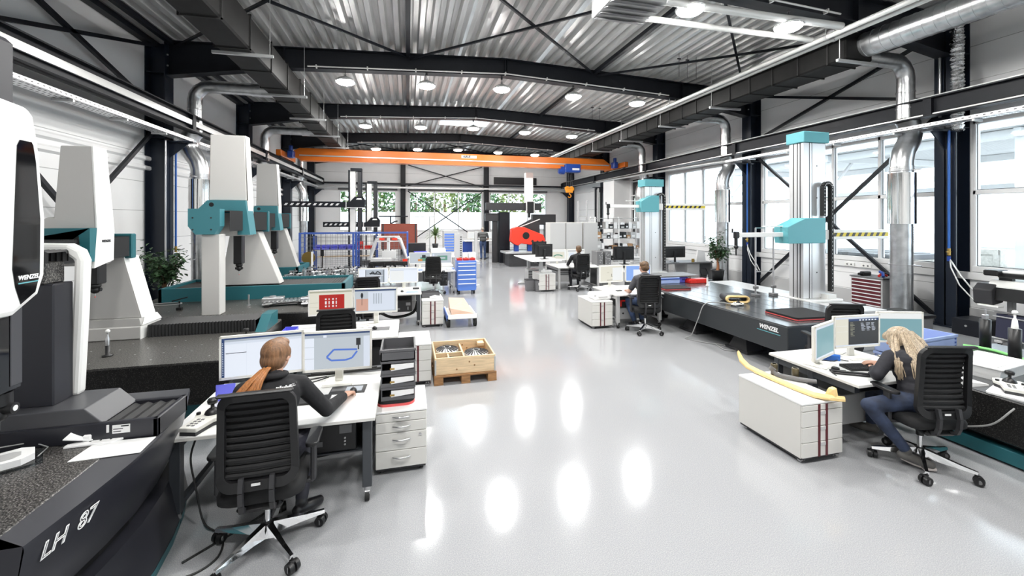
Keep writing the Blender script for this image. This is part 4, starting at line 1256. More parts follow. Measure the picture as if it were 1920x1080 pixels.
# ---- fourth desk
desk('white desk behind the empty black chair, beside the blue drawer cabinet', -.1, 1.38, 12.45, 13.6, .67, leg='light_grey')
monitor('white monitor with a coloured part beside the dark cage', (.36, 13.3, .67), 0, PART_UI, W=.65, H=.36, lift=.14)
monitor('white monitor with a green part, above the empty chair', (1.02, 13.3, .67), 0, GREEN_UI, W=.65, H=.36, lift=.14)
for i, (x, y, lab) in enumerate(((.3, 12.8, 'blue paper bundle left on the fourth left desk'), (1.25, 12.9, 'blue paper bundle right on the fourth left desk'))):
    b = MB('blue_crate'); b.box(-.12, .12, -.1, .1, 0, .05, .01); o = b.build('folder', loc=(x, y, .67)); tag(o, lab, 'folder')
b = MB('paper'); b.sphere((0, 0, .03), .1, .06, .04, 10, 6); o = b.build('cloth', loc=(1.2, 12.65, .67)); tag(o, 'crumpled white cloth on the fourth left desk', 'cloth')
pc_tower('dark computer under the fourth left desk', (1.05, 12.95, .2), H=.4, D=.5, W=.22)

# ---- chairs of the left row
CH = 'black swivel chairs'
ch1 = make_chair('office_chair', 'black slatted swivel chair holding the auburn haired worker', CH)
ch1.location = (-.92, 3.14, 0); ch1.rotation_euler = (0, 0, .05)
dup(ch1, (-.84, 5.55, 0), .06, 'empty black chair before the screen with the red plate')
dup(ch1, (-.74, 8.35, 0), .1, 'black chair back showing behind the probe drawing monitor')
dup(ch1, (.72, 12.35, 0), -.1, 'empty black chair at the fourth left desk near the blue drawer cabinet')

# ================================================================== RIGHT DESKS
desk('white desk in front of the blonde worker', 4.0, 5.05, 2.95, 3.93, .68, casters=False, inset=.5)
TERM_UI = [(0, 1, 0, 1, 'scr_dark'), (0, .3, 0, 1, 'scr_cream'), (0, 1, .94, 1, 'scr_pale'), (.02, .28, .7, .71, 'scr_light'), (.02, .28, .5, .51, 'scr_light'), (.3, 1, .86, .94, 'scr_navy'), (0, 1, 0, .04, 'scr_pale')]
TERM_UI += [(.33, .33 + random.uniform(.05, .12), .8 - i * .045, .815 - i * .045, 'scr_olive') for i in range(11)]
TERM_UI += [(.56 + k * .12, .56 + k * .12 + random.uniform(.05, .1), .78 - i * .04, .795 - i * .04, 'scr_pale') for i in range(7) for k in range(3)]
TERM_UI += [(.5 + k * .07, .54 + k * .07, .89, .93, 'scr_light') for k in range(6)]
TEAL_UI = [(0, 1, 0, 1, 'scr_teal'), (0, 1, .93, 1, 'scr_pale'), (0, .06, 0, 1, 'scr_pale'), (0, 1, 0, .05, 'scr_pale'), (.25, .9, .3, .6, 'scr_teal')]
monitor('monitor with dark text window facing the blonde worker', (4.76, 3.53, .68), -.06, TERM_UI, W=.60, H=.35, lift=.12)
monitor('turned monitor with teal picture left of the dark text window', (4.19, 3.43, .68), .36, TEAL_UI, W=.50, H=.36, lift=.08)
keyboard('black keyboard before the blonde worker', (4.53, 3.27, .68), -.2)
b = MB('black_plastic'); b.box(-.2, .2, -.035, .035, 0, .02, .004); b.use('dark_grey'); b.box(-.19, .19, -.01, .012, .02, .03, .003); b.box(-.2, -.06, .045, .07, 0, .018, .003); b.box(.1, .16, -.02, .02, .02, .04, .003); o = b.build('measuring_bar', loc=(4.24, 3.15, .68)); o.rotation_euler = (0, 0, -.55); tag(o, 'black bar shaped instrument lying near the desk corner before the blonde worker', 'instrument')
b = MB('blue_pipe'); b.prism([(-.11, -.05), (-.02, .05), (.13, .01), (.1, -.06)], 'z', 0, .05); b.use('black_plastic'); b.box(-.09, -.02, -.04, .02, .05, .055); o = b.build('blue_holder', loc=(4.43, 3.60, .68), bevel=.01); o.rotation_euler = (0, 0, -.5); tag(o, 'dark blue wedge shaped holder under the turned monitor', 'holder')
b = MB('black_plastic'); b.cyl((0, 0, 0), (0, 0, .03), .04, .032, n=14); b.tube([(-.03, 0, .02), (-.1, -.04, .005), (-.14, -.12, .005)], .004, 6); o = b.build('charging_puck', loc=(4.17, 3.30, .68)); tag(o, 'small black puck with cable at the left edge of the desk before the blonde worker', 'device')
for i, pts in enumerate(([(4.3, 3.6, .69), (4.42, 3.66, .70), (4.5, 3.6, .69), (4.62, 3.68, .7)], [(4.36, 3.72, .69), (4.5, 3.7, .72), (4.6, 3.62, .69), (4.8, 3.68, .69)], [(4.3, 3.55, .69), (4.4, 3.5, .69), (4.5, 3.52, .69), (4.55, 3.46, .69)])):
    cable('monitor_cable', ['black cable before the turned monitor', 'black cable under the dark text window', 'black keyboard cable before the blonde worker'][i], pts, .005)
b = MB('black_plastic'); b.box(-.3, .3, -.2, .25, 0, .12, .01); o = b.build('control_box', loc=(4.5, 3.3, .53)); tag(o, 'black box hung under the desk of the blonde worker', 'box')
b = MB('light_grey'); b.box(-.3, .3, -.2, .2, 0, .3, .006); o = b.build('computer', loc=(4.55, 3.5, .12)); tag(o, 'grey computer on a shelf under the desk of the blonde worker', 'computer')
pedestal('striped pedestal carrying the yellow moulded strip', 3.645, 3.0, D=.74, W=.46, H=.55)
# things on that pedestal
b = MB('yellow_part')
path = [(3.60, 3.95, .70), (3.60, 3.90, .63), (3.61, 3.82, .585), (3.62, 3.70, .572), (3.63, 3.45, .567), (3.64, 3.24, .565), (3.66, 3.08, .567), (3.71, 2.99, .577), (3.82, 2.94, .57)]
vs = []
for i, p in enumerate(path):
    w_ = .035 if i not in (0, 8) else .02
    d = Vector(path[min(i + 1, 8)]) - Vector(path[max(i - 1, 0)]); d.z = 0; d.normalize(); nrm = Vector((-d.y, d.x, 0))
    P = Vector(p)
    vs += [P - nrm * w_ + V(0, 0, -.012), P + nrm * w_ + V(0, 0, -.012), P + nrm * w_ * .8 + V(0, 0, .02), P - nrm * w_ * .3 + V(0, 0, .035), P - nrm * w_ + V(0, 0, .012)]
fs = [(k * 5 + j, k * 5 + (j + 1) % 5, k * 5 + 5 + (j + 1) % 5, k * 5 + 5 + j) for k in range(8) for j in range(5)] + [(4, 3, 2, 1, 0), (40, 41, 42, 43, 44)]
b.add(vs, fs, False)
b.xf = Matrix.Translation((-.03, .02, 0)); b.add([(3.76, 2.93, .57), (3.80, 2.93, .57), (3.80, 3.02, .57), (3.74, 3.03, .57), (3.755, 2.95, .66), (3.80, 2.95, .67), (3.81, 3.0, .67), (3.76, 3.0, .66)], [(3, 2, 1, 0), (4, 5, 6, 7), (0, 1, 5, 4), (1, 2, 6, 5), (2, 3, 7, 6), (3, 0, 4, 7)]); b.xf = None
o = b.build('moulded_strip', bevel=.006); tag(o, 'long pale yellow moulded strip lying on the nearest right pedestal', 'part')
t = T('pipe_part', 'grey bent pipe with two upright cups on the striped pedestal', 'part', (3.80, 3.46, .55))
b = MB('mid_grey'); b.tube([(-.08, .16, .07), (-.07, .12, .03), (-.02, .04, .028), (.05, -.05, .028), (.12, -.12, .03), (.15, -.14, .03)], .022, 12); b.cyl((-.085, .165, .06), (-.07, .15, .09), .03, n=14); b.build('pipe', parent=t)
for x, y in ((-.03, .18), (.07, .02)):
    b = MB('olive_cup'); b.lathe([(.02, .12), (.03, .12), (.033, .11), (.033, 0), (.02, 0)], (x, y, .0), n=18); b.build('cup', parent=t)

dup(ch1, (4.45, 2.76, 0), -.25, 'black slatted swivel chair holding the blonde worker')
dup(ch1, (5.42, 4.32, 0), -.35, 'black chair standing behind the monitors of the blonde worker')

# third right desk with the man in grey
desk('white desk of the man in the grey shirt', 4.05, 5.12, 7.62, 8.75, .68, casters=True, leg='light_grey')
BEIGE_UI = [(0, 1, 0, 1, 'scr_cream'), (.5, .52, .3, .5, 'scr_dark'), (.48, .6, .3, .34, 'scr_olive'), (.3, .6, .08, .1, 'scr_dark'), (.55, 1, .04, .9, 'scr_light'), (.3, .4, .58, .6, 'scr_olive')]
BLUE_UI = [(0, 1, 0, 1, 'scr_sky'), (.3, .95, .1, .75, 'scr_white')]
monitor('white monitor with beige drawing before the man in grey', (4.48, 8.68, .68), .12, BEIGE_UI, W=.62, H=.38, lift=.09)
monitor('white monitor with blue desktop half hidden by the man in grey', (5.12, 8.62, .68), -.14, BLUE_UI, W=.60, H=.38, lift=.09)
b = MB('black_plastic'); b.box(-.06, .06, -.04, .04, 0, .02, .006); o = b.build('card_reader', loc=(4.33, 8.05, .68)); tag(o, 'small black device on the desk of the man in grey', 'device')
b = MB('paper'); b.box(-.11, .11, -.15, .15, 0, .006); o = b.build('paper_sheet', loc=(4.7, 8.1, .68)); o.rotation_euler = (0, 0, .2); tag(o, 'white papers before the man in grey', 'paper')
b = MB('hazard_yellow'); b.sphere((0, 0, .05), .09, .06, .05, 10, 6); o = b.build('yellow_cloth', loc=(4.93, 8.35, .68)); tag(o, 'yellow cloth behind the arm of the man in grey', 'cloth')
b = MB('black_plastic'); b.box(-.3, .3, -.25, .25, 0, .16, .006); b.use('red_paint'); b.box(-.31, -.27, -.256, -.25, .02, .14); b.box(-.3, .0, -.256, -.25, .12, .15); o = b.build('computer', loc=(4.5, 8.0, .40)); tag(o, 'dark computer with red line under the desk of the man in grey', 'computer')
b = MB('light_grey'); b.box(-.28, .28, -.2, .2, 0, .24, .006); b.use('dark_grey').cyl((-.2, -.205, .12), (-.2, -.2, .12), .02, n=10); o = b.build('metal_cabinet', loc=(4.5, 8.02, .14)); tag(o, 'grey metal box low under the desk of the man in grey', 'box')
pedestal('striped pedestal with a pale case on top, by the man in grey', 3.79, 7.72, D=.72, W=.45)
t = T('plastic_case', 'pale plastic case on the pedestal beside the man in grey', 'case', (3.86, 8.0, .55))
b = MB('paper'); b.box(-.2, .2, -.16, .18, 0, .13, .03); b.build('body', parent=t); b = MB('light_grey'); b.box(-.1, .1, -.17, -.155, .05, .08, .005); b.box(-.19, -.15, -.165, -.155, .08, .11); b.box(.15, .19, -.165, -.155, .08, .11); b.build('latch', parent=t)
dup(ch1, (4.5, 7.31, 0), -.2, 'black slatted swivel chair of the man in the grey shirt')
cable('cable_loop', 'thick black cable sagging below the desk of the man in grey', [(4.1, 8.3, .3), (4.3, 8.3, .16), (4.7, 8.3, .2), (5.0, 8.3, .3)], .03, n=10)

# second right desk group farther back
desk('white desk of the far seated person with dark chair', 4.55, 6.0, 12.35, 13.6, .68, casters=False, leg='light_grey')
GREYP = [(0, 1, 0, 1, 'scr_light'), (.1, .9, .1, .8, 'scr_cream'), ('l', [(.22, .35), (.4, .5), (.6, .48), (.78, .35)], .02, 'scr_green')]
PALE = [(0, 1, 0, 1, 'scr_light'), (.0, 1, .85, .9, 'scr_dark'), (.1, .4, .3, .7, 'scr_pale')]
monitor('white monitor with green part near the far seated person', (4.9, 13.3, .68), .05, GREYP, W=.62, H=.36, lift=.14)
monitor('white pale monitor behind the far seated person', (5.54, 13.3, .68), -.05, PALE, W=.62, H=.36, lift=.14)
for i, (x, y, lab) in enumerate(((5.0, 12.75, 'white papers left of the far seated person'), (5.8, 12.6, 'white papers right of the far seated person'))):
    b = MB('paper'); b.box(-.14, .14, -.1, .1, 0, .03, .004); o = b.build('paper_stack', loc=(x, y, .68)); tag(o, lab, 'paper')
pedestal('striped pedestal with crumpled packing on top, far right desk row', 4.1, 12.05, D=.72, W=.52)
b = MB('paper'); b.box(-.18, .18, -.12, .14, 0, .07, .03); b.sphere((-.08, 0, .08), .07, .06, .04, 8, 6); o = b.build('packing_tray', loc=(4.16, 12.4, .55)); tag(o, 'crumpled white packing on the far striped pedestal', 'packing')
dup(ch1, (5.2, 12.15, 0), .05, 'black swivel chair of the far seated person')
pc_tower('grey computer under the desk of the far seated person', (4.85, 12.9, .2), H=.34, D=.5, W=.5, m='light_grey')
# ================================================================== COORDINATE MEASURING MACHINES (LEFT)
def bellows(b, axis, a0, a1, c0, c1, z0, z1, pitch=.03, depth=.012):
    """ridged strip running along axis"""
    n = max(2, int((a1 - a0) / pitch)); p = (a1 - a0) / n
    for i in range(n):
        u0, u1 = a0 + i * p, a0 + (i + 1) * p; um = (u0 + u1) / 2
        if axis == 'x':
            b.add([(u0, c0 + depth, z0), (u0, c1 - depth, z0), (u0, c1 - depth, z1 - depth), (u0, c0 + depth, z1 - depth), (um, c0, z0), (um, c1, z0), (um, c1, z1), (um, c0, z1), (u1, c0 + depth, z0), (u1, c1 - depth, z0), (u1, c1 - depth, z1 - depth), (u1, c0 + depth, z1 - depth)],
                  [(0, 4, 7, 3), (4, 8, 11, 7), (1, 2, 6, 5), (5, 6, 10, 9), (3, 7, 6, 2), (7, 11, 10, 6)])
        else:
            b.add([(c0 + depth, u0, z0), (c1 - depth, u0, z0), (c1 - depth, u0, z1 - depth), (c0 + depth, u0, z1 - depth), (c0, um, z0), (c1, um, z0), (c1, um, z1), (c0, um, z1), (c0 + depth, u1, z0), (c1 - depth, u1, z0), (c1 - depth, u1, z1 - depth), (c0 + depth, u1, z1 - depth)],
                  [(0, 4, 7, 3), (4, 8, 11, 7), (1, 2, 6, 5), (5, 6, 10, 9), (3, 7, 6, 2), (7, 11, 10, 6)])
    return b

def probe(parent, x, y, z, tip, r=.045):
    """articulated probe head below z, stylus tip at height tip"""
    b = MB('black_plastic'); L = z - tip
    b.lathe([(0, z), (r, z), (r, z - L * .18), (r * .8, z - L * .22), (r * .8, z - L * .3), (0, z - L * .3)], (x, y, 0), n=18)
    b.sphere((x, y, z - L * .4), r * .85, n=14, m=8)
    b.cyl((x - r * 1.05, y, z - L * .4), (x + r * 1.05, y, z - L * .4), r * .4, n=12)
    b.cyl((x, y, z - L * .5), (x, y, z - L * .65), r * .32, n=10)
    o = b.build('probe_head', parent=parent)
    b = MB('satin_metal'); b.cyl((x, y, z - L * .65), (x, y, tip + .012), .006, .003, n=8); b.build('stylus', parent=o)
    b = MB('red_bright'); b.sphere((x, y, tip + .006), .006, n=8, m=6); b.build('stylus_ball', parent=o)

def insert_dots(parent, x0, x1, y0, y1, z, nx, ny):
    b = MB('satin_metal')
    for i in range(nx):
        for j in range(ny):
            x = x0 + (x1 - x0) * (i + .5) / nx; y = y0 + (y1 - y0) * (j + .5) / ny
            b.cyl((x, y, z), (x, y, z + .0015), .009, n=8)
    b.build('thread_inserts', parent=parent)

def gran_base(t, x0, x1, y0, y1, z0, z1, plinth='teal'):
    b = MB('granite_black'); b.box(x0, x1, y0, y1, z0, z1 - .004, .012)
    b.use('granite_lit'); b.box(x0 + .012, x1 - .012, y0 + .012, y1 - .012, z1 - .006, z1)  # same stone on top, its lit tone painted in
    b.build('granite_table', parent=t)
    b = MB(plinth); b.box(x0 + .12, x1 - .12, y0 + .14, y1 - .14, .03, z0); b.use('dark_grey'); b.box(x0 + .2, x1 - .2, y0 + .2, y1 - .2, 0, .03); b.build('plinth', parent=t)

# ---- second machine: tapered grey tower, white flank
t = T('measuring_machine', 'second measuring machine from the left, grey tapered tower with white flank and teal band', 'measuring machine', (0, 0, 0))
t.location = (-3.4, 5.6, 0); OX = Matrix.Translation((3.4, -5.6, 0))
def L(m):
    b = MB(m); b.xf = OX; return b
class Q(MB):
    pass
def gb(x0, x1, y0, y1, z0, z1):
    b = L('granite_black'); b.box(x0, x1, y0, y1, z0, z1 - .004, .012); b.use('granite_lit'); b.box(x0 + .012, x1 - .012, y0 + .012, y1 - .012, z1 - .006, z1); b.build('granite_table', parent=t)  # top sheet is the same granite with light painted into its colour
    b = L('teal'); b.box(x0 + .12, x1 - .12, y0 + .14, y1 - .14, .03, z0); b.use('dark_grey'); b.box(x0 + .2, x1 - .2, y0 + .2, y1 - .2, 0, .03); b.build('plinth', parent=t)
def dots(x0, x1, y0, y1, z, nx, ny):
    b = L('satin_metal')
    for i in range(nx):
        for j in range(ny):
            x = x0 + (x1 - x0) * (i + .5) / nx; y = y0 + (y1 - y0) * (j + .5) / ny
            b.cyl((x, y, z), (x, y, z + .0015), .009, n=8)
    b.build('thread_inserts', parent=t)
gb(-5.1, -1.72, 4.72, 6.5, .38, .8); dots(-4.9, -1.85, 4.8, 5.7, .8, 12, 4)
b = L('cmm_grey'); b.box(-3.75, -3.03, 5.78, 6.2, .8, .95, .01); b.prism([(-3.75, .95), (-3.03, .95), (-3.05, 1.04), (-3.73, 1.04)], 'y', 5.8, 6.15); b.build('leg_foot', parent=t)
b = L('cmm_grey'); b.prism([(-3.73, 1.04), (-3.05, 1.04), (-3.23, 1.76), (-3.55, 1.76)], 'y', 5.84, 6.12); b.build('leg', parent=t, bevel=.012)
b = L('cmm_white'); b.add([(-3.048, 5.9, 1.04), (-3.048, 6.16, 1.04), (-3.018, 6.2, .96), (-3.018, 5.8, .96)], [(0, 1, 2, 3)]); b.add([(-3.046, 5.84, 1.04), (-3.046, 6.12, 1.04), (-3.226, 6.12, 1.76), (-3.226, 5.84, 1.76)], [(0, 1, 2, 3)]); b.box(-3.03, -3.026, 5.78, 6.2, .8, .95); b.build('lit_flank', parent=t)  # window light painted as white sheets on the grey leg's side
b = L('bellows'); bellows(b, 'x', -3.0, -1.85, 5.85, 6.25, .8, .95, .034); b.build('guide_bellows', parent=t)
b = L('teal'); b.prism([(5.8, .8), (6.3, .8), (6.3, .97), (6.05, .97)], 'x', -1.84, -1.72); b.build('guide_end_cap', parent=t)
b = L('bellows'); bellows(b, 'x', -5.0, -3.8, 5.85, 6.25, .8, .95, .034); b.build('guide_bellows', parent=t)
b = L('bellows'); bellows(b, 'y', 4.35, 5.13, -3.58, -3.2, 1.77, 2.0, .03); b.build('beam_bellows', parent=t)
b = L('bellows'); bellows(b, 'y', 5.46, 5.86, -3.55, -3.17, 1.77, 2.0, .03); b.build('beam_bellows', parent=t)
b = L('teal'); b.box(-3.58, -3.15, 5.86, 5.94, 1.74, 2.03, .01); b.build('beam_end_cap', parent=t)
b = L('teal'); b.box(-3.58, -3.15, 4.25, 4.36, 1.72, 2.05, .01); b.build('beam_end_cap', parent=t)
b = L('cmm_grey'); b.box(-3.5, -3.26, 4.36, 4.52, .8, 1.76, .01); b.build('front_post', parent=t)
b = L('teal'); b.prism([(-3.53, 1.77), (-3.47, 2.11), (-3.10, 2.11), (-3.10, 1.77), (-3.17, 1.77), (-3.19, 2.03), (-3.5, 2.03), (-3.53, 1.95)], 'y', 5.1, 5.22); b.build('front_band', parent=t)
b = L('cmm_grey'); b.box(-3.75, -3.12, 5.2, 5.47, 1.72, 2.1, .02); b.prism([(-3.75, 2.1), (-3.12, 2.1), (-3.12, 2.13), (-3.5, 2.22)], 'y', 5.2, 5.47); b.build('carriage', parent=t)
b = L('cmm_grey'); b.frustum(2.1, (-3.47, -3.1, 5.2, 5.46), 2.95, (-3.42, -3.15, 5.22, 5.42)); b.build('tower', parent=t, bevel=.01)
b = L('cmm_white'); b.add([(-3.098, 5.16, 1.70), (-3.098, 5.45, 1.76), (-3.098, 5.46, 2.1), (-3.098, 5.2, 2.1), (-3.146, 5.42, 2.95), (-3.146, 5.22, 2.95), (-3.12, 5.16, 1.70), (-3.12, 5.45, 1.76), (-3.12, 5.46, 2.1), (-3.12, 5.2, 2.1), (-3.16, 5.42, 2.95), (-3.16, 5.22, 2.95)], [(0, 1, 2, 3), (3, 2, 4, 5), (7, 6, 9, 8), (8, 9, 11, 10), (0, 6, 7, 1), (1, 7, 8, 2), (2, 8, 10, 4), (5, 4, 10, 11), (3, 5, 11, 9), (0, 3, 9, 6)]); b.build('white_side_face', parent=t)  # white sheet over the right side of the grey tower
text('name_lettering', 'WENZEL', .035, 'steel_dark', t, (-3.094 + 3.4, 5.33 - 5.6, 1.97), (PI / 2, 0, PI / 2), .001, shear=.2, bold=.001)
b = L('black_plastic'); b.box(-3.24, -3.11, 5.24, 5.37, 1.52, 1.74, .012); b.build('spindle', parent=t); 
def prb(x, y, z, tip, r):
    probe(t, x + OX[0][3], y + OX[1][3], z, tip, r)
prb(-3.175, 5.3, 1.52, 1.38, .05)

# ---- third and fourth machines share their build
def portal(label, loc, gx0, gx1, gy0, gy1, post, leg_y, leg, T0, band, ram, guide, shade='cmm_pale', tip=.18):
    global t, OX
    t = T('measuring_machine', label, 'measuring machine', loc)
    OX = Matrix.Translation((-loc[0], -loc[1], 0))
    gb(gx0, gx1, gy0, gy1, .38, .8)
    dots(gx0 + .1, gx1 - .1, gy0 + .1, guide[0] - .1, .8, 11, 4)
    px0, px1, py = post
    b = L(shade); b.box(px0, px1, py, py + .2, .8, 1.98, .012); b.build('front_post', parent=t)
    (bl, br, tl, tr) = leg
    b = L(shade); b.prism([(bl, 1.0), (br, 1.0), (tr, 1.98), (tl, 1.98)], 'y', leg_y, leg_y + .28); b.build('leg', parent=t, bevel=.012)
    g0, g1, gxa, gxb = guide
    b = L('teal'); b.box(gxa, gxb, g0, g0 + .05, .78, 1.03, .006); b.box(gxa, gxa + .06, g0, g1, .78, 1.03, .006); b.prism([(g0, .78), (g1, .78), (g1, 1.03), (g0, 1.03)], 'x', gxb - .06, gxb); b.box(gxa, gxb, g1 - .05, g1, .78, 1.03, .006); b.build('guide_housing', parent=t)
    b = L('bellows'); bellows(b, 'x', gxa + .06, gxb - .06, g0 + .05, g1 - .05, .8, .99, .05); b.build('guide_bellows', parent=t)
    x0, x1, y0, y1, zt = T0
    b = L('teal_mid'); b.prism([(px0 - .14, 2.10), (px0 - .05, 1.98), (px1 - .05, 1.98), (px1 + .02, 2.10), (px1 + .02, 2.35), (px0 - .14, 2.35)], 'y', py - .06, py + .1); b.build('beam_end_cap', parent=t)
    b = L('bellows'); bellows(b, 'y', py + .1, y0, px0 - .06, px1 + .1, 2.02, 2.33, .03); b.build('beam_bellows', parent=t)
    b = L('bellows'); bellows(b, 'y', y1, leg_y + .25, px0 - .02, px1 + .06, 2.0, 2.33, .03); b.build('beam_bellows', parent=t)
    b = L('teal'); b.box(px0 - .04, px1 + .08, leg_y + .25, leg_y + .34, 1.96, 2.35, .01); b.build('beam_end_cap', parent=t)
    bx0, bx1 = band
    b = L('teal_mid'); b.prism([(bx0, 2.36), (x0, 2.50), (x1, 2.50), (bx1 - .18, 2.36)], 'y', y0 - .06, y1); b.prism([(bx1 - .18, 1.95), (bx1, 1.95), (x1, 2.50), (bx1 - .18, 2.36)], 'y', y0 - .06, y1 - .02); b.prism([(bx0, 2.30), (bx1 - .18, 2.30), (bx1 - .18, 2.36), (bx0, 2.36)], 'y', y0 - .06, y1); c = b.build('carriage', parent=t)
    b = L('black_plastic'); b.cyl(((bx0 + x0) / 2 + .12, y0 - .062, 2.43), ((bx0 + x0) / 2 + .12, y0 - .055, 2.43), .035, n=16); b.build('emblem', parent=c)
    b = L(shade); b.box(x0 - .06, x1 + .02, y0, y1, 1.93, 2.5, .01); b.build('carriage_body', parent=t)
    b = L(shade); b.frustum(2.5, (x0, x1, y0, y1), zt, (x0 + .01, x1 - .03, y0 + .01, y1 - .03)); b.build('tower', parent=t, bevel=.012)
    b = L('cmm_white'); b.prism([(y0, 1.93), (y1, 1.97), (y1, 2.5), (y1 - .03, zt), (y0 + .01, zt), (y0, 2.5)], 'x', x1 - .012, x1 + .005) if 0 else b.add([(x1 + .021, y0, 1.95), (x1 + .021, y1, 1.98), (x1 + .021, y1, 2.5), (x1 + .021, y0, 2.5), (x1 - .025, y1 - .03, zt), (x1 - .025, y0 + .01, zt), (x1 - .03, y0 + .01, zt), (x1 - .03, y1 - .03, zt)], [(0, 1, 2, 3), (3, 2, 4, 5), (5, 4, 7, 6)]); b.build('white_side_face', parent=t)  # window light on the tower's right side, put in as white colour
    rx, ry, rz = ram
    b = L('black_plastic'); b.box(rx - .065, rx + .065, ry - .065, ry + .065, rz, 1.97, .012); b.build('spindle', parent=t)
    prb(rx, ry, rz, rz - tip, .05)
mat('cmm_pale', (0.63, 0.615, 0.595), 0.45)
portal('third measuring machine, tall pale tower over a teal head and slim front post', (-2.7, 8.0, 0), -4.3, -1.1, 6.9, 9.45, (-2.9, -2.66, 6.95), 8.6, (-3.29, -2.31, -3.13, -2.68), (-3.06, -2.53, 7.6, 7.84, 3.55), (-3.19, -2.46), (-2.68, 7.72, 1.47), (8.2, 9.4, -4.05, -1.12))
b = L('dark_grey')
for x in (-2.98, -2.75):
    for z in (2.05, 2.22): b.cyl((x, 6.885, z), (x, 6.892, z), .012, n=8)
b.build('screws', parent=t)
portal('fourth measuring machine, grey tower mostly behind the third one', (-3.0, 11.0, 0), -4.2, -0.95, 9.75, 12.6, (-3.25, -3.0, 9.8), 11.5, (-3.65, -2.69, -3.4, -3.0), (-3.31, -2.87, 10.5, 10.72, 3.45), (-3.4, -2.8), (-2.96, 10.6, 1.52), (11.2, 12.4, -4.1, -2.6), shade='cmm_grey')

# calibration ball and other things on the granite tables
def ball_stand(label, loc):
    t = T('calibration_ball', label, 'ball stand', loc)
    b = MB('black_plastic'); b.lathe([(0, 0), (.045, 0), (.045, .012), (.02, .02), (.02, .11), (0, .11)], n=18); b.build('base', parent=t)
    b = MB('satin_metal'); b.lathe([(.018, .11), (.018, .18), (.007, .21), (.007, .24)], n=14); b.build('stem', parent=t)
    b = MB('cmm_white'); b.sphere((0, 0, .255), .02, n=14, m=10); b.build('ball', parent=t)
joystick('joystick panel on the right end of the second granite table', (-1.86, 5.4, .8), -1.3, .9)
ball_stand('white calibration ball on a short stand, second granite table', (-2.98, 5.15, .8))
t = T('stylus_holder', 'small black stand with cable loop on the third granite table', 'stand', (-3.42, 7.5, .8))
b = MB('black_plastic'); b.box(-.035, .035, -.03, .03, 0, .04, .004); b.cyl((0, 0, .04), (0, 0, .14), .012, n=8); b.bar((-.1, 0, .14), (.1, .02, .19), .018); b.build('stand', parent=t)
b = MB('cable_grey'); b.tube([(-.02 + .2 * math.cos(a) - .15, .1 * math.sin(a), .1) for a in [i * PI / 10 for i in range(21)]], .005, 6); b.build('cable_loop', parent=t)
b = MB('satin_metal'); b.cyl((-2.5, 7.6, .8), (-2.5, 7.6, .98), .014, n=10); b.cyl((-2.5, 7.6, .8), (-2.5, 7.6, .815), .03, n=12)
tag(b.build('gauge_pin'), 'slim metal pin standing right of the front post on the third table', 'pin')
def casting(label, loc, seed, s=1.0):
    t = T('machined_casting', label, 'casting', loc, .15)
    random.seed(seed)
    b = MB('satin_metal'); b.box(-.28 * s, .28 * s, -.16 * s, .16 * s, .02, .05, .006)
    for i in range(9): b.box(-.26 * s + i * .06 * s, -.23 * s + i * .06 * s, -.15 * s, .15 * s, .05, .075, .003)
    b.box(-.3 * s, .02 * s, -.05 * s, .14 * s, .05, .12, .01); b.cyl((-.15 * s, .04 * s, .12), (-.15 * s, .04 * s, .14), .05 * s, n=14); b.build('casting_body', parent=t)
    b = MB('black_plastic'); b.tube([(-.2 * s, -.2 * s, .02), (-.1 * s, -.22 * s, .05), (.2 * s, -.2 * s, .06), (.3 * s, -.15 * s, .03)], .012, 8)
    b.box(-.24 * s, -.17 * s, -.22 * s, -.17 * s, 0, .04, .004); b.box(.22 * s, .3 * s, -.18 * s, -.12 * s, 0, .03, .004); b.build('clamp', parent=t)
casting('ribbed silver casting, left one clamped on the third granite table', (-2.0, 7.6, .8), 3)
casting('ribbed silver casting, right one by the red plate screen', (-1.45, 7.5, .8), 4, .85)
# clamps on the fourth table
b = MB('surface_steel'); b.box(-2.75, -1.05, 9.9, 11.9, .8, .84, .006); tag(b.build('fixture_plate'), 'dark base plate crowded with clamps on the fourth granite table', 'plate')
def make_clamp():
    t = T('fixture_clamp', '', 'clamp', (0, 0, 0), 0, 'clamps on the fourth granite table')
    b = MB('satin_metal'); b.box(-.07, .07, -.05, .05, 0, .05, .006); b.cyl((-.03, 0, .05), (-.03, 0, .13), .022, n=12); b.box(-.06, .1, -.02, .02, .10, .13, .004); b.build('clamp_body', parent=t)
    b = MB('black_plastic'); b.cyl((.05, 0, .05), (.05, 0, .15), .012, n=8); b.sphere((.05, 0, .15), .02, n=10, m=6); b.build('clamp_knob', parent=t)
    return t
c0 = make_clamp(); random.seed(11); k = 0
for i in range(7):
    for j in range(6):
        x = -2.65 + i * .25 + random.uniform(-.05, .05); y = 10.0 + j * .33 + random.uniform(-.08, .08)
        lab = 'small metal fixture clamp among many on the dark base plate'
        rz = random.choice((0, .6, 1.57, 2.4, 3.1))
        if k == 0: c0.location = (x, y, .84); c0['label'] = lab; c0.rotation_euler = (0, 0, rz)
        else:
            c = dup(c0, (x, y, .84), rz, lab); c.scale = (random.uniform(.8, 1.2),) * 3
        k += 1
for i, (x, y) in enumerate(((-2.2, 9.98), (-1.35, 10.05))):
    b = MB('satin_metal'); b.cyl((0, 0, 0), (0, 0, .22), .03, n=14); b.cyl((0, 0, .22), (0, 0, .25), .05, n=14)
    tag(b.build('support_post', loc=(x, y, .84)), '%s metal support post at the front of the clamp plate' % ('left' if i == 0 else 'right'), 'post')
t = T('wall_box', 'small grey wall box with black lever on the left wall', 'wall box', (-5.79, 9.6, 2.05))
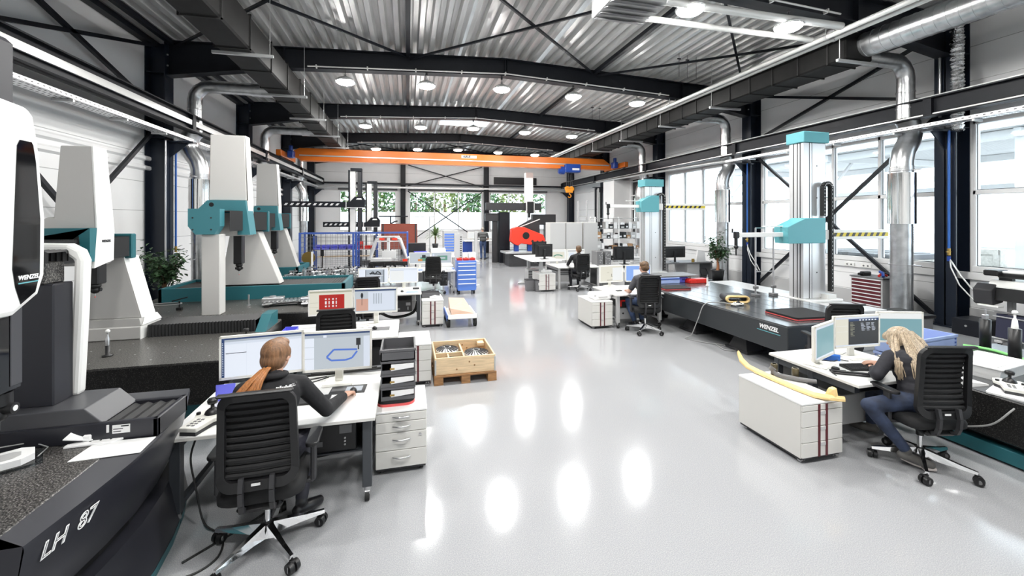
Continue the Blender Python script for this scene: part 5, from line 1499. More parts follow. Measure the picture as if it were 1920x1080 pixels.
b = MB('light_grey'); b.box(0, .08, -.1, .1, -.1, .02, .01); b.build('box', parent=t); b = MB('black_plastic'); b.tube([(.06, -.08, .02), (.07, -.02, .1), (.07, .06, .08), (.08, .16, .2)], .014, 8); b.build('lever', parent=t)

# ---- big foreground machine LH 87
loc = (-2.4, 3.0, 0)
t = T('measuring_machine', 'nearest dark grey measuring machine with white head and outlined LH 87 lettering', 'measuring machine', loc)
OX = Matrix.Translation((2.4, -3.0, 0))
RIM = [(-1.54, 2.16), (-1.51, 2.45), (-1.49, 2.75), (-1.49, 3.0), (-1.53, 3.3), (-1.60, 3.6), (-1.69, 3.86)]
b = L('anthracite')
levels = [(.85, 0.0), (.83, .004), (.60, -.035), (.43, -.105)]
def ringpts(off, z):
    return [(x + off, y, z) for x, y in RIM]
rows = [ringpts(o, z) for z, o in levels]
n = len(RIM)
vs = [p for r in rows for p in r]
b.smooth = True
b.add(vs, [(k * n + i, k * n + i + 1, (k + 1) * n + i + 1, (k + 1) * n + i) for k in range(len(rows) - 1) for i in range(n - 1)], True)
b.add([(-1.54, 2.16, .85), (-1.575, 2.16, .60), (-1.645, 2.16, .43), (-3.6, 2.16, .43), (-3.6, 2.16, .85)], [(0, 1, 2, 3, 4)], False)
b.add([(-1.69, 3.86, .85), (-1.725, 3.86, .60), (-1.795, 3.86, .43), (-3.6, 3.86, .43), (-3.6, 3.86, .85)], [(4, 3, 2, 1, 0)], False)
b.build('upper_skirt', parent=t)
# flat rim around the granite
b = L('anthracite_light'); top = [(x, y, .85) for x, y in RIM]; inner = [(-1.68, y, .85) if y < 3.5 else (-1.85, y, .85) for x, y in RIM]
vs = top + inner
b.add(vs, [(i, i + 1, n + i + 1, n + i) for i in range(n - 1)], False)
b.add([(-3.6, 2.16, .85), (-1.54, 2.16, .85), (-1.68, 2.24, .85), (-3.6, 2.24, .85)], [(0, 1, 2, 3)], False)
b.add([(-3.6, 3.05, .852), (-1.6, 3.05, .852), (-1.69, 3.86, .852), (-3.6, 3.86, .852)], [(0, 1, 2, 3)], False)
b.build('rim', parent=t)
b = L('granite'); b.box(-3.55, -1.68, 2.2, 3.09, .6, .853, .006); b.build('granite_table', parent=t)
b = L('anthracite')
rows = [ringpts(o, z) for z, o in ((.36, -.07), (.30, -.055), (.06, -.01))]
vs = [p for r in rows for p in r]
b.add(vs, [(k * n + i, k * n + i + 1, (k + 1) * n + i + 1, (k + 1) * n + i) for k in range(2) for i in range(n - 1)], True)
b.add([(-1.61, 2.16, .36), (-1.595, 2.16, .3), (-1.55, 2.16, .06), (-3.6, 2.16, .06), (-3.6, 2.16, .36)], [(0, 1, 2, 3, 4)], False)
b.add([(-1.76, 3.86, .36), (-1.745, 3.86, .3), (-1.70, 3.86, .06), (-3.6, 3.86, .06), (-3.6, 3.86, .36)], [(4, 3, 2, 1, 0)], False)
b.add([(x - .07, y, .36) for x, y in RIM] + [(x - .16, y, .37) for x, y in RIM], [(i, i + 1, n + i + 1, n + i) for i in range(n - 1)], False)
b.build('lower_skirt', parent=t)
b = L('black_plastic'); b.add([(x - .14, y, .36) for x, y in RIM] + [(x - .14, y, .46) for x, y in RIM], [(i, i + 1, n + i + 1, n + i) for i in range(n - 1)], False); b.build('shadow_gap', parent=t)
b = L('teal'); b.add([(x - .012, y, .0) for x, y in RIM] + [(x - .008, y, .06) for x, y in RIM], [(i, i + 1, n + i + 1, n + i) for i in range(n - 1)], False); b.build('base_strip', parent=t)
# lettering follows the face between (-1.545,2.2) and (-1.51,2.55)
fa = math.atan2(.27, .035)
text('type_lettering', 'LH  87', .098, 'paper', t, (-1.518 + 2.4, 2.37 - 3.0, .757), (PI / 2 + .10, 0, fa), outline=.0028, shear=.25)
# rear guide tray, sloping carriage cover and bellows
b = L('anthracite'); b.box(-3.5, -1.51, 3.06, 3.09, .85, .965, .006); b.box(-1.54, -1.51, 3.06, 3.42, .85, .965, .006); b.box(-3.5, -1.51, 3.39, 3.42, .85, .965, .006); b.build('guide_tray', parent=t)
b = L('bellows'); bellows(b, 'x', -1.84, -1.545, 3.09, 3.39, .87, .95, .06, .012); b.build('guide_bellows', parent=t)
b = L('anthracite_light'); b.prism([(-3.4, .955), (-1.80, .955), (-1.9, 1.055), (-3.4, 1.055)], 'y', 3.075, 3.41); b.build('carriage_cover', parent=t, bevel=.006)
b = L('label_white'); b.box(-1.745, -1.655, 3.056, 3.0605, .895, .945); b.box(-1.775, -1.763, 3.056, 3.0605, .905, .95); b.use('steel_dark'); b.box(-1.70, -1.66, 3.0552, 3.056, .934, .941); b.box(-1.74, -1.69, 3.0552, 3.056, .92, .924); b.box(-1.74, -1.7, 3.0552, 3.056, .905, .909); b.build('type_plate', parent=t)
b = L('anthracite'); b.box(-2.42, -2.11, 3.17, 3.33, 1.05, 1.8, .008); b.build('column', parent=t)
b = L('cmm_white')
arch_o = [(-2.085, 1.05), (-2.0, 1.95), (-2.03, 2.0), (-2.1, 2.04), (-2.9, 2.06), (-2.9, 1.98), (-2.14, 1.97), (-2.08, 1.92), (-2.15, 1.05)]
arch_o = [(-2.085, 1.05), (-2.06, 1.6), (-2.05, 1.93), (-2.075, 2.0), (-2.14, 2.04), (-2.9, 2.06), (-2.9, 1.99), (-2.17, 1.985), (-2.11, 1.93), (-2.14, 1.05)]
b.prism(arch_o, 'y', 3.325, 3.405); b.build('white_arch', parent=t, bevel=.02)
b = L('granite'); b.box(-3.2, -2.15, 3.17, 3.32, 1.8, 1.93, .006); b.build('bridge_beam', parent=t)
b = L('bellows'); bellows(b, 'x', -3.2, -2.13, 3.15, 3.33, 1.93, 2.005, .03); b.build('beam_bellows', parent=t)
# white head with glossy black window on its right flank
prof = [(2.46, 1.72), (2.62, 1.715), (2.77, 1.80), (2.81, 1.90), (2.815, 2.2), (2.77, 2.6), (2.74, 2.74), (2.70, 2.78), (2.46, 2.80)]
b = L('cmm_white'); b.prism(prof, 'x', -2.35, -1.90); b.build('head_cover', parent=t, bevel=.03)
win = [(2.65, 1.77), (2.735, 1.82), (2.762, 1.91), (2.765, 2.2), (2.738, 2.5), (2.722, 2.585), (2.712, 2.60), (2.645, 2.60), (2.63, 2.57), (2.615, 2.2), (2.605, 1.95), (2.62, 1.86)]
b = L('black_gloss'); b.prism(win, 'x', -1.901, -1.897); b.build('head_window', parent=t)
text('name_lettering', 'WENZEL', .031, 'paper', t, (-1.895 + 2.4, 2.692 - 3, 1.902), (PI / 2, 0, PI / 2), .001, shear=.2, bold=.0012)
b = L('teal_light'); b.prism([(2.635, 1.873), (2.75, 1.873), (2.75, 1.879), (2.635, 1.879)], 'x', -1.897, -1.8955); b.build('name_underline', parent=t)
b = L('anthracite'); b.box(-2.33, -1.955, 2.46, 2.715, 2.7, 3.12, .03); b.build('upper_column', parent=t)
b = L('black_gloss'); b.box(-2.12, -1.935, 2.56, 2.715, 1.33, 1.76, .012); b.use('anthracite_light'); b.box(-1.936, -1.93, 2.64, 2.705, 1.36, 1.76, .003); b.build('spindle', parent=t)
b = L('black_plastic'); b.xf = OX @ Matrix.Translation((.10, .13, .0)); b.cyl((-2.1, 2.52, 1.33), (-2.1, 2.52, 1.27), .06, n=20); b.sphere((-2.1, 2.52, 1.23), .05, n=16, m=10); b.cyl((-2.1, 2.46, 1.23), (-2.1, 2.58, 1.23), .035, n=16); b.cyl((-2.16, 2.52, 1.25), (-2.02, 2.52, 1.25), .028, n=14); p_ = b.build('probe_head', parent=t)
b = L('label_white'); b.xf = OX @ Matrix.Translation((.10, .13, .0)); b.cyl((-2.02, 2.52, 1.25), (-2.018, 2.52, 1.25), .014, n=14); b.build('round_badge', parent=p_)
b = L('satin_metal'); b.xf = OX @ Matrix.Translation((.10, .13, .06)); b.lathe([(.022, 1.18), (.022, 1.14), (.016, 1.135), (.016, 1.08), (.007, 1.07), (.007, 1.02), (.003, 1.01), (.003, .96)], (-2.1, 2.52, 0), n=14); b.build('stylus', parent=p_)
# things lying on LH 87
b = MB('paper'); b.add([(-1.83, 2.84, 0), (-1.50, 2.86, 0), (-1.51, 3.04, 0), (-1.82, 3.045, 0), (-1.83, 2.84, .003), (-1.50, 2.86, .003), (-1.51, 3.04, .003), (-1.82, 3.045, .003)], [(3, 2, 1, 0), (4, 5, 6, 7), (0, 1, 5, 4), (1, 2, 6, 5), (2, 3, 7, 6), (3, 0, 4, 7)])
tag(b.build('paper_sheet', loc=(0, 0, .854)), 'blank white sheets lying on the rim of the nearest machine', 'paper')
t = T('probe_tray', 'white bracket shaped plastic tray before the bellows of the nearest machine', 'tray', (-1.83, 3.05, .854), .05)
b = MB('paper'); b.prism([(-.13, -.035), (.1, -.035), (.14, .0), (.14, .035), (-.08, .035), (-.13, 0)], 'z', 0, .012); b.use('dark_grey')
for i in range(3): b.cyl((-.02 + i * .05, .0, .012), (-.02 + i * .05, .0, .0135), .006, n=8)
b.build('plate', parent=t, bevel=.004)
b = MB('paper'); b.add([(-.14, -.02, .045), (-.02, .0, .015), (-.0, .035, .015), (-.12, .02, .07), (-.14, -.02, .05), (-.02, .0, .02), (0, .035, .02), (-.12, .02, .075)], [(3, 2, 1, 0), (4, 5, 6, 7), (0, 1, 5, 4), (1, 2, 6, 5), (2, 3, 7, 6), (3, 0, 4, 7)]); b.box(-.06, -.02, .0, .035, .01, .05, .006); b.build('clip', parent=t)
t = T('fixture_part', 'white milled frame part on a clear plate at the left edge of the nearest machine', 'part', (-2.12, 2.86, .854), .6)
b = MB('clear_plastic'); b.box(-.3, .14, -.09, .11, 0, .014, .002); b.build('clear_plate', parent=t)
b = MB('paper'); b.prism([(-.3, -.06), (.06, -.07), (.11, -.03), (.11, .06), (.06, .1), (-.3, .1)], 'z', .014, .05); b.use('light_grey'); b.prism([(-.3, -.03), (.03, -.035), (.06, -.01), (.06, .04), (.03, .06), (-.3, .06)], 'z', .05, .052); b.build('frame', parent=t, bevel=.004)
b = MB('red_bright'); b.box(-.25, -.2, .02, .05, .05, .065, .004); b.build('red_marker', parent=t)
b = MB('cable_grey'); b.tube([(-.2, .12, .03), (-.05, .2, .05), (.1, .2, .03), (.16, .1, .012), (.12, .0, .012)], .004, 6); b.build('wire', parent=t)
# floor cables by the machine
cable('floor_cable', 'black cable from the nearest machine running under the chair', [(-1.4, 3.1, .006), (-1.25, 3.25, .006), (-1.1, 3.4, .006), (-.95, 3.6, .006)], .008)
cable('floor_cable', 'black cable looping on the floor left of the nearest chair', [(-1.52, 2.95, .006), (-1.3, 2.98, .006), (-1.2, 3.1, .006), (-1.25, 3.3, .006), (-1.4, 3.4, .05), (-1.46, 3.42, .3), (-1.5, 3.44, .5), (-1.46, 3.44, .66)], .007)
# ================================================================== RIGHT SIDE MACHINES
def G(o, m, name, loc=None, rz=0.0):
    pass
# ---- long dark surface table
t = T('surface_table', 'long dark surface table with steel top and white maker lettering on its flank', 'surface table', (6.1, 7.0, 0))
x0, x1, y0, y1 = -.95, .95, -2.25, 2.3
b = MB('table_paint'); b.box(x0, x1, y0, y1, .3, .685, .01); b.build('table_body', parent=t)
b = MB('surface_steel'); b.box(x0 + .004, x1 - .004, y0 + .004, y1 - .004, .684, .70, .003); b.use('black_plastic')
for i in range(5): b.box(x0 + .25 + i * .35, x0 + .262 + i * .35, y0 + .004, y1 - .004, .7, .7008)
b.build('steel_top', parent=t)
for y in (-1.1, .15, 1.6):
    for x in (-.58, .58):
        b = MB('dark_grey'); b.frustum(.04, (x - .16, x + .16, y - .2, y + .2), .3, (x - .08, x + .08, y - .09, y + .09)); b.box(x - .2, x + .2, y - .25, y + .25, 0, .04, .006); b.build('foot', parent=t)
text('name_lettering', 'WENZEL', .085, 'paper', t, (x0 - .003, -1.93, .60), (PI / 2, 0, -PI / 2), .001, shear=.25, bold=.003)
b = MB('teal_light'); b.box(x0 - .002, x0, -2.13, -1.72, .535, .545); b.build('name_underline', parent=t)

def arm_machine(label, loc, H, zc, arm_l, arm_r, hz_col, base_h, cl=.5):
    """column with teal cap, carriage, horizontal arm along x; base at z = base_h"""
    t = T('arm_measuring_machine', label, 'measuring machine', loc)
    b = MB('light_grey'); b.box(-.06, .75, -.9, 2.6, -base_h, -.03, .01); b.build('guide_base', parent=t)
    b = MB('cmm_white'); b.box(-.06, .73, -.18, .55, -.03, .015, .006); b.box(.42, .62, -.14, .04, .015, .1, .006); b.build('base_plate', parent=t)
    b = MB('aluminium_bright'); b.box(0, .52, 0, .3, .015, H, .008); b.box(.52, .56, .03, .27, .015, H); b.use('dark_grey')
    for y in (.06, .12, .2): b.box(-.004, .001, y - .008, y + .008, .02, H)
    b.box(.14, .15, -.004, .001, .02, H); b.box(.2, .205, -.004, .001, .02, H)
    for z in (.5, 1.2, 1.9, 2.5): b.cyl((.32, -.004, z), (.32, 0, z), .012, n=8)
    b.build('column', parent=t)
    b = MB('teal_light'); b.box(-.04, .56, -.05, .33, H, H + .2, .008); b.build('column_cap', parent=t)
    b = MB('teal_light'); b.prism([(-cl, zc), (.34, zc), (.34, zc + .46), (.26 - cl * .76, zc + .46), (-cl - .02, zc + .3), (-cl - .02, zc + .12)], 'y', -.16, .14); b.build('carriage', parent=t, bevel=.01)
    b = MB('cmm_white'); b.box(-arm_l, -cl, -.06, .03, zc + .12, zc + .20, .006); b.box(-cl - .4, -cl, -.04, .01, zc + .3, zc + .32); b.build('measuring_arm', parent=t)
    b = MB('cmm_white'); b.box(.3, arm_r, -.08, .06, zc + .06, zc + .24, .006); h = b.build('arm_tail', parent=t)
    b = MB('hazard_yellow' if hz_col else 'label_white'); b.box(.55, arm_r, -.084, -.08, zc + .115, zc + .185); b.use('black_plastic')
    n = int((arm_r - .6) / .15)
    for i in range(n):
        x = .6 + i * .15; b.add([(x, -.0865, zc + .115), (x + .07, -.0865, zc + .115), (x + .11, -.0865, zc + .185), (x + .04, -.0865, zc + .185), (x, -.0835, zc + .115), (x + .07, -.0835, zc + .115), (x + .11, -.0835, zc + .185), (x + .04, -.0835, zc + .185)], [(0, 1, 2, 3), (0, 4, 5, 1), (2, 6, 7, 3), (1, 5, 6, 2), (3, 7, 4, 0)])
    b.build('hazard_strip', parent=h)
    b = MB('black_plastic'); xx = -arm_l
    b.box(xx - .08, xx, -.05, .02, zc + .1, zc + .22, .01); b.cyl((xx - .05, -.02, zc + .1), (xx - .05, -.02, zc - .02), .03, n=12); b.sphere((xx - .05, -.02, zc - .05), .04, n=12, m=8); b.cyl((xx - .05, -.02, zc - .05), (xx - .05, -.02, zc - .2), .012, n=8); b.cyl((xx - .09, .02, zc + .2), (xx - .09, .02, zc + .27), .012, n=8); b.build('probe_head', parent=t)
    # energy chain loop
    b = MB('rubber')
    za, zt = zc + .5, H - .85 if H > 2.5 else H - .3
    pts = [(.36, za)] + [(.36, za + (zt - za) * k / 8) for k in range(1, 9)] + [(.45 + .09 * math.cos(a), zt + .09 * math.sin(a)) for a in [PI - PI * k / 8 for k in range(1, 8)]] + [(.54, zt - (zt - .15) * k / 26) for k in range(27)]
    for (ax, az), (cx, cz) in zip(pts[:-1], pts[1:]):
        b.bar((ax, -.09, az), (cx, -.09, cz), .06, .07)
    b.use('light_grey')
    for (ax, az), (cx, cz) in zip(pts[:-1], pts[1:]):
        k = max(1, int(math.hypot(cx - ax, cz - az) / .045))
        for q in range(k): 
            u = (q + .5) / k; b.cbox((ax + (cx - ax) * u, -.126, az + (cz - az) * u), .016, .003, .02)
    b.build('energy_chain', parent=t)
    return t
arm_machine('large arm measuring machine with teal carriage rising beyond the long surface table', (7.13, 6.25, .70), 2.93, 1.06, 1.45, 1.98, True, .70)
arm_machine('smaller arm measuring machine with teal carriage behind the man in grey', (6.46, 10.5, .62), 2.5, 1.78, 1.1, 1.9, True, .62, .2)
# gauges and objects on the surface table
t = T('gauge_stand', 'two thin metal height posts standing left of the large arm column', 'gauge', (6.75, 6.75, .70))
for x in (-.2, .22):
    b = MB('satin_metal'); b.cyl((x, 0, 0), (x, 0, 1.33), .016, n=10); b.build('post', parent=t)
    b = MB('mid_grey'); b.box(x - .06, x + .06, -.06, .06, 0, .05, .006); b.build('post_foot', parent=t); b = MB('mid_grey'); b.box(x - .04, x + .05, -.03, .03, .15, .2, .006); b.build('post_clamp', parent=t)
b = MB('satin_metal'); b.bar((-.2, 0, 1.33), (.0, 0, 1.33), .02); b.bar((-.2, 0, .48), (.22, 0, .48), .014); b.build('cross_rod', parent=t)
def rim_case(label, loc, W, D, H, rz):
    t = T('instrument_case', label, 'case', loc, rz)
    b = MB('red_trim'); b.prism(rounded_rect(W, D, .04, 4), 'z', .008, .022); b.build('rim', parent=t)
    b = MB('black_soft'); b.prism(rounded_rect(W - .01, D - .01, .04, 4), 'z', 0, .008); b.prism(rounded_rect(W - .012, D - .012, .04, 4), 'z', .022, H); b.build('case_body', parent=t)
rim_case('flat black case with red rim near the lettered corner of the surface table', (5.92, 5.24, .7), .75, .62, .05, -.05)
rim_case('flat black case with red rim at the far end of the surface table', (5.56, 7.95, .7), .62, .45, .04, -.05)
joystick('small dark joystick panel at the front edge of the surface table', (5.55, 6.12, .70), -1.2, .75)
t = T('oval_tube', 'short flat oval tube with pale rim lying on the surface table', 'tube', (5.72, 6.28, .70), -.35)
b = MB('hazard_yellow' if 0 else 'yellow_part'); o1 = rounded_rect(.40, .13, .064, 7); i1 = rounded_rect(.33, .07, .034, 7)
n = len(o1)
vs = [(u, -.01, v + .066) for u, v in o1] + [(u, -.01, v + .066) for u, v in i1] + [(u, .05, v + .066) for u, v in o1] + [(u, .05, v + .066) for u, v in i1]
b.add(vs, [(i, (i + 1) % n, n + (i + 1) % n, n + i) for i in range(n)] + [(i, (i + 1) % n, 2 * n + (i + 1) % n, 2 * n + i) for i in range(n)] + [(n + i, n + (i + 1) % n, 3 * n + (i + 1) % n, 3 * n + i) for i in range(n)], True); b.build('rim', parent=t)
b = MB('dark_grey'); b.box(-.14, .14, .3, .32, .03, .1); vs = [(u * .97, .05, v * .97 + .066) for u, v in o1] + [(u * .97, .34, v * .97 + .066) for u, v in o1] + [(u * .82, .05, v * .7 + .066) for u, v in o1] + [(u * .82, .34, v * .7 + .066) for u, v in o1]  # inner end plate added to keep the tube's inside dark
b.add(vs, [(i, (i + 1) % n, n + (i + 1) % n, n + i) for i in range(n)] + [(2 * n + i, 2 * n + (i + 1) % n, 3 * n + (i + 1) % n, 3 * n + i) for i in range(n)] + [(n + i, n + (i + 1) % n, 3 * n + (i + 1) % n, 3 * n + i) for i in range(n)], True); b.build('sleeve', parent=t)
cable('pendant_cable', 'pale cable hanging from the joystick over the table edge to the floor', [(5.5, 6.15, .72), (5.3, 6.3, .73), (5.13, 6.42, .68), (5.06, 6.5, .4), (5.0, 6.6, .1), (4.95, 6.7, .012), (5.1, 6.4, .012), (5.3, 6.2, .012), (5.35, 5.9, .012), (5.15, 5.95, .012), (5.25, 6.3, .012)], .009, 'cable_grey')
b = MB('red_paint'); b.box(-.24, .24, -.11, .11, 0, .1, .01); b.box(-.26, -.1, -.12, .12, 0, .075, .01); o = b.build('red_box', loc=(6.62, 8.55, .70)); tag(o, 'long red box at the far end of the surface table', 'box')
b = MB('cmm_white'); b.cyl((0, 0, 0), (0, 0, .19), .018, n=10); b.cyl((0, 0, 0), (0, 0, .02), .035, n=12); b.use('satin_metal').cyl((0, 0, .19), (0, 0, .25), .008, n=8); o = b.build('gauge_pin', loc=(6.55, 8.1, .70)); tag(o, 'slim white pin standing before the long red box', 'pin')
b = MB('blue_crate'); b.box(-.33, .22, -.2, .2, 0, .15, .01); b.use('hoist_blue').box(-.34, .23, -.21, .21, .10, .12); o = b.build('blue_box', loc=(5.95, 8.75, .70)); tag(o, 'light blue box under the grey slab on the surface table', 'box')
b = MB('blue_bin'); b.box(-.13, .13, -.15, .15, 0, .13, .01); b.use('hoist_blue').box(-.04, .04, -.156, -.15, .06, .1); o = b.build('blue_bin', loc=(6.32, 8.78, .70)); tag(o, 'violet blue crate with handle hole under the grey slab', 'crate')
b = MB('paper'); b.box(-.07, .07, -.12, .12, 0, .15, .004); o = b.build('white_box', loc=(6.54, 8.85, .70)); tag(o, 'white carton right of the violet blue crate', 'box')
b = MB('mid_grey'); b.box(-.55, .55, -.3, .35, 0, .025, .003); o = b.build('grey_slab', loc=(6.15, 8.85, .85)); tag(o, 'thin grey board resting across the boxes on the surface table', 'board')

# ---- granite table in the right foreground
t = T('measuring_table', 'black granite table with teal base at the right edge beside the blonde worker', 'granite table', (6.25, 1.6, 0))
b = MB('granite_black'); b.box(-1.08, 1.1, -2.6, 2.15, .2, .596, .012); b.use('surface_steel'); b.box(-1.07, 1.09, -2.59, 2.14, .59, .6); b.build('granite_slab', parent=t)
b = MB('teal'); b.box(-1.06, 1.0, -2.5, 2.05, .02, .14, .004); b.use('black_plastic'); b.box(-.95, .95, -2.4, 2.0, .14, .2); b.build('base', parent=t)
t = T('lidded_box', 'white plastic box with lid on the right granite table', 'box', (5.90, 3.05, .6), .14)
b = MB('paper'); b.frustum(0, (-.28, .28, -.17, .17), .11, (-.3, .3, -.19, .19)); b.build('body', parent=t); b = MB('paper'); b.box(-.315, .315, -.205, .205, .11, .135, .008); b.box(-.27, .27, -.165, .165, .135, .145, .004); b.build('lid', parent=t)
b = MB('light_grey'); b.box(-.26, -.18, -.21, -.205, .09, .13, .003); b.build('latch', parent=t)
b = MB('paper'); b.prism(rounded_rect(.34, .26, .03, 3), 'z', 0, .014); o = b.build('white_plate', loc=(5.36, 2.62, .6)); o.rotation_euler = (0, 0, .3); tag(o, 'white plate under the joystick panel at the granite edge', 'plate')
joystick('white joystick panel with dark flanks on the right granite table', (5.44, 2.66, .615), -1.0, 1.0)
b = MB('paper'); b.add([(-.12, -.1, 0), (.12, -.12, 0), (.14, .1, 0), (-.1, .12, 0), (-.12, -.1, .05), (.12, -.12, .012), (.14, .1, .012), (-.1, .12, .07)], [(3, 2, 1, 0), (4, 5, 6, 7), (0, 1, 5, 4), (1, 2, 6, 5), (2, 3, 7, 6), (3, 0, 4, 7)]); o = b.build('white_part', loc=(5.30, 2.92, .6)); tag(o, 'white bent sheet part behind the chair on the granite table', 'part')
b = MB('black_plastic'); b.bar((-.12, .0, .02), (.12, .05, .03), .02); b.bar((-.1, .06, .02), (.12, .0, .04), .016); b.bar((0, -.02, .02), (.14, -.04, .02), .012); o = b.build('probe_set', loc=(5.36, 3.2, .6)); tag(o, 'dark thin tools lying between the chair and the lidded white box', 'tool')
for i, (x, y, h, lab) in enumerate(((6.94, 3.62, .36, 'black round post with forked tip on the right granite table'), (6.57, 3.18, .38, 'black round post topped by a white ball on the granite table'))):
    t = T('reference_post', lab, 'post', (x, y, .6))
    b = MB('black_plastic'); b.lathe([(0, 0), (.052, 0), (.052, h), (0, h)], n=22); b.build('post', parent=t)
    b = MB('satin_metal') if i == 0 else MB('cmm_white')
    if i == 0: b.box(-.03, .03, -.02, .02, h, h + .06, .004); b.cyl((0, 0, h + .06), (0, 0, h + .12), .012, n=8)
    else: b.lathe([(.03, h), (.022, h + .09), (.01, h + .12), (.01, h + .16)], n=12); b.sphere((0, 0, h + .18), .025, n=12, m=8)
    b.build('tip', parent=t)
cable('green_hose', 'bright green hose lying along the far side of the granite table', [(6.75, 3.73, .62), (6.85, 3.5, .618), (6.7, 3.0, .618), (6.9, 2.4, .618), (7.0, 1.6, .618)], .018, 'green_hose', 8)
cable('pendant_cable', 'grey cable hanging from the joystick panel beside the granite flank', [(5.40, 2.55, .63), (5.28, 2.5, .60), (5.14, 2.52, .5), (5.10, 2.62, .35), (5.08, 2.8, .25), (5.02, 2.95, .2)], .008, 'cable_grey')
def crate(label, loc, W, D, H, m='blue_crate'):
    t = T('plastic_crate', label, 'crate', loc, .1)
    b = MB(m); b.box(-W, W, -D, D, 0, .012); b.box(-W, -W + .012, -D, D, 0, H); b.box(W - .012, W, -D, D, 0, H); b.box(-W, W, -D, -D + .012, 0, H); b.box(-W, W, D - .012, D, 0, H)
    b.box(-W - .012, W + .012, -D - .012, -D, H - .03, H); b.box(-W - .012, W + .012, D, D + .012, H - .03, H); b.box(-W - .012, -W, -D, D, H - .03, H); b.box(W, W + .012, -D, D, H - .03, H); b.box(W, W + .008, -D, -D + .012, 0, H); b.build('crate_body', parent=t)
    b = MB('hoist_blue')
    for i in range(5): b.box(W - .04, W - .01, -D - .004, -D, .03 + i * H / 6, .03 + i * H / 6 + .02)
    b.build('slots', parent=t)
crate('light blue crate, upper of two stacked behind the blonde worker', (6.55, 4.12, .42), .36, .26, .28)
crate('light blue crate, lower of two stacked behind the blonde worker', (6.55, 4.12, .0), .36, .26, .41)
b = MB('paper'); b.box(-.3, .3, -.2, .2, 0, .02); 
TEAL2 = [(0, 1, 0, 1, 'scr_teal'), (0, 1, .8, 1, 'scr_light')]
monitor('third monitor, teal picture, mostly hidden behind the blonde hair', (5.42, 3.55, .60), -.3, TEAL2, W=.5, H=.35, lift=.20)
t = T('transport_case', 'low grey case with black lid before the red drawer cabinet', 'case', (9.0, 5.95, 0), -.1)
b = MB('mid_grey'); b.box(-.42, .42, -.3, .3, .04, .38, .01); b.build('body', parent=t); b = MB('black_plastic'); b.box(-.45, .45, -.33, .33, .38, .44, .01); b.build('lid', parent=t); b = MB('paper'); b.box(-.3, .0, -.1, .1, .44, .443); b.build('label_sheet', parent=t)
for sx in (-1, 1):
    b = MB('rubber'); b.box(sx * .35 - .04, sx * .35 + .04, -.25, .25, 0, .04); b.build('foot', parent=t)
# ---- red drawer cabinet
t = T('tool_cabinet', 'grey tool cabinet with dark red drawer fronts under the window', 'tool cabinet', (10.45, 7.35, 0))
b = MB('light_grey'); b.box(-.27, .3, -.34, .34, .06, .86, .006); b.build('body', parent=t)
b = MB('mid_grey'); b.box(-.29, .32, -.36, .36, .86, .885, .004); b.use('black_plastic'); b.box(-.3, .3, -.40, -.36, .87, .9, .01); b.build('top', parent=t)
for k in range(9):
    z = .10 + k * .083
    b = MB('maroon'); b.box(-.285, -.27, -.31, .31, z, z + .058, .003); d = b.build('drawer', parent=t)
    b = MB('paper'); b.box(-.292, -.283, -.31, .31, z + .058, z + .076, .003); b.build('handle', parent=d)
for sx in (-.2, .22):
    for sy in (-.26, .26):
        b = MB('rubber'); b.cyl((sx, sy - .015, .03), (sx, sy + .015, .03), .03, n=12); b.build('caster', parent=t)
b = MB('black_plastic'); b.box(-.12, .12, -.06, .05, 0, .1, .02); b.box(-.2, -.1, -.03, .03, .02, .07, .01); o = b.build('cordless_tool', loc=(10.36, 7.5, .885)); tag(o, 'black power tool on the red drawer cabinet', 'tool')
b = MB('red_paint'); b.tube([(-.1, 0, .03), (0, .03, .06), (.12, -.02, .03)], .025, 8); b.use('hoist_blue').tube([(-.08, -.08, .02), (-.02, -.03, .1), (.0, .05, .12)], .03, 8); b.use('black_plastic').tube([(0, 0, .04), (.1, .05, .1), (.15, -.1, .05), (.2, -.2, .02)], .018, 8); o = b.build('hand_tool', loc=(10.42, 7.18, .885)); tag(o, 'red and blue gripped hand tools beside the black power tool', 'tool')
# ---- wide format printer
t = T('wide_printer', 'white and black wide format printer on legs at the right wall', 'printer', (10.35, 4.5, 0))
b = MB('cmm_white'); b.prism([(-.3, 1.02), (-.22, 1.12), (.3, 1.14), (.33, .86), (-.1, .86), (-.3, .95)], 'y', -1.2, .72); b.build('cover', parent=t, bevel=.02)
b = MB('black_plastic'); b.prism([(-.34, .78), (-.3, 1.0), (-.05, .9), (.3, .86), (.3, .74)], 'y', -1.2, .72); b.build('printer_body', parent=t)
b = MB('dark_grey'); b.prism([(-.40, .70), (-.42, .95), (-.3, 1.05), (-.1, 1.05), (-.1, .72), (-.36, .68)], 'y', .6, .86); b.build('end_cap', parent=t, bevel=.02)
b = MB('black_plastic'); b.box(-.25, -.05, -1.0, .62, 1.17, 1.25, .02); b.box(-.2, -.1, .45, .62, 1.1, 1.2, .01); b.box(-.36, -.05, .55, .75, 1.20, 1.3, .02); b.build('scanner_arm', parent=t)
b = MB('cmm_white'); b.box(-.24, .06, -1.0, .58, 1.25, 1.29, .015); b.build('scanner_cover', parent=t)
for y in (.55, -1.0):
    b = MB('light_grey'); b.box(-.04, .04, y - .04, y + .04, .08, .76); b.box(-.36, .34, y - .05, y + .05, .04, .09, .01); l = b.build('leg', parent=t)
    b = MB('rubber'); b.cyl((-.3, y - .02, .03), (-.3, y + .02, .03), .03, n=12); b.cyl((.28, y - .02, .03), (.28, y + .02, .03), .03, n=12); b.build('caster', parent=l)
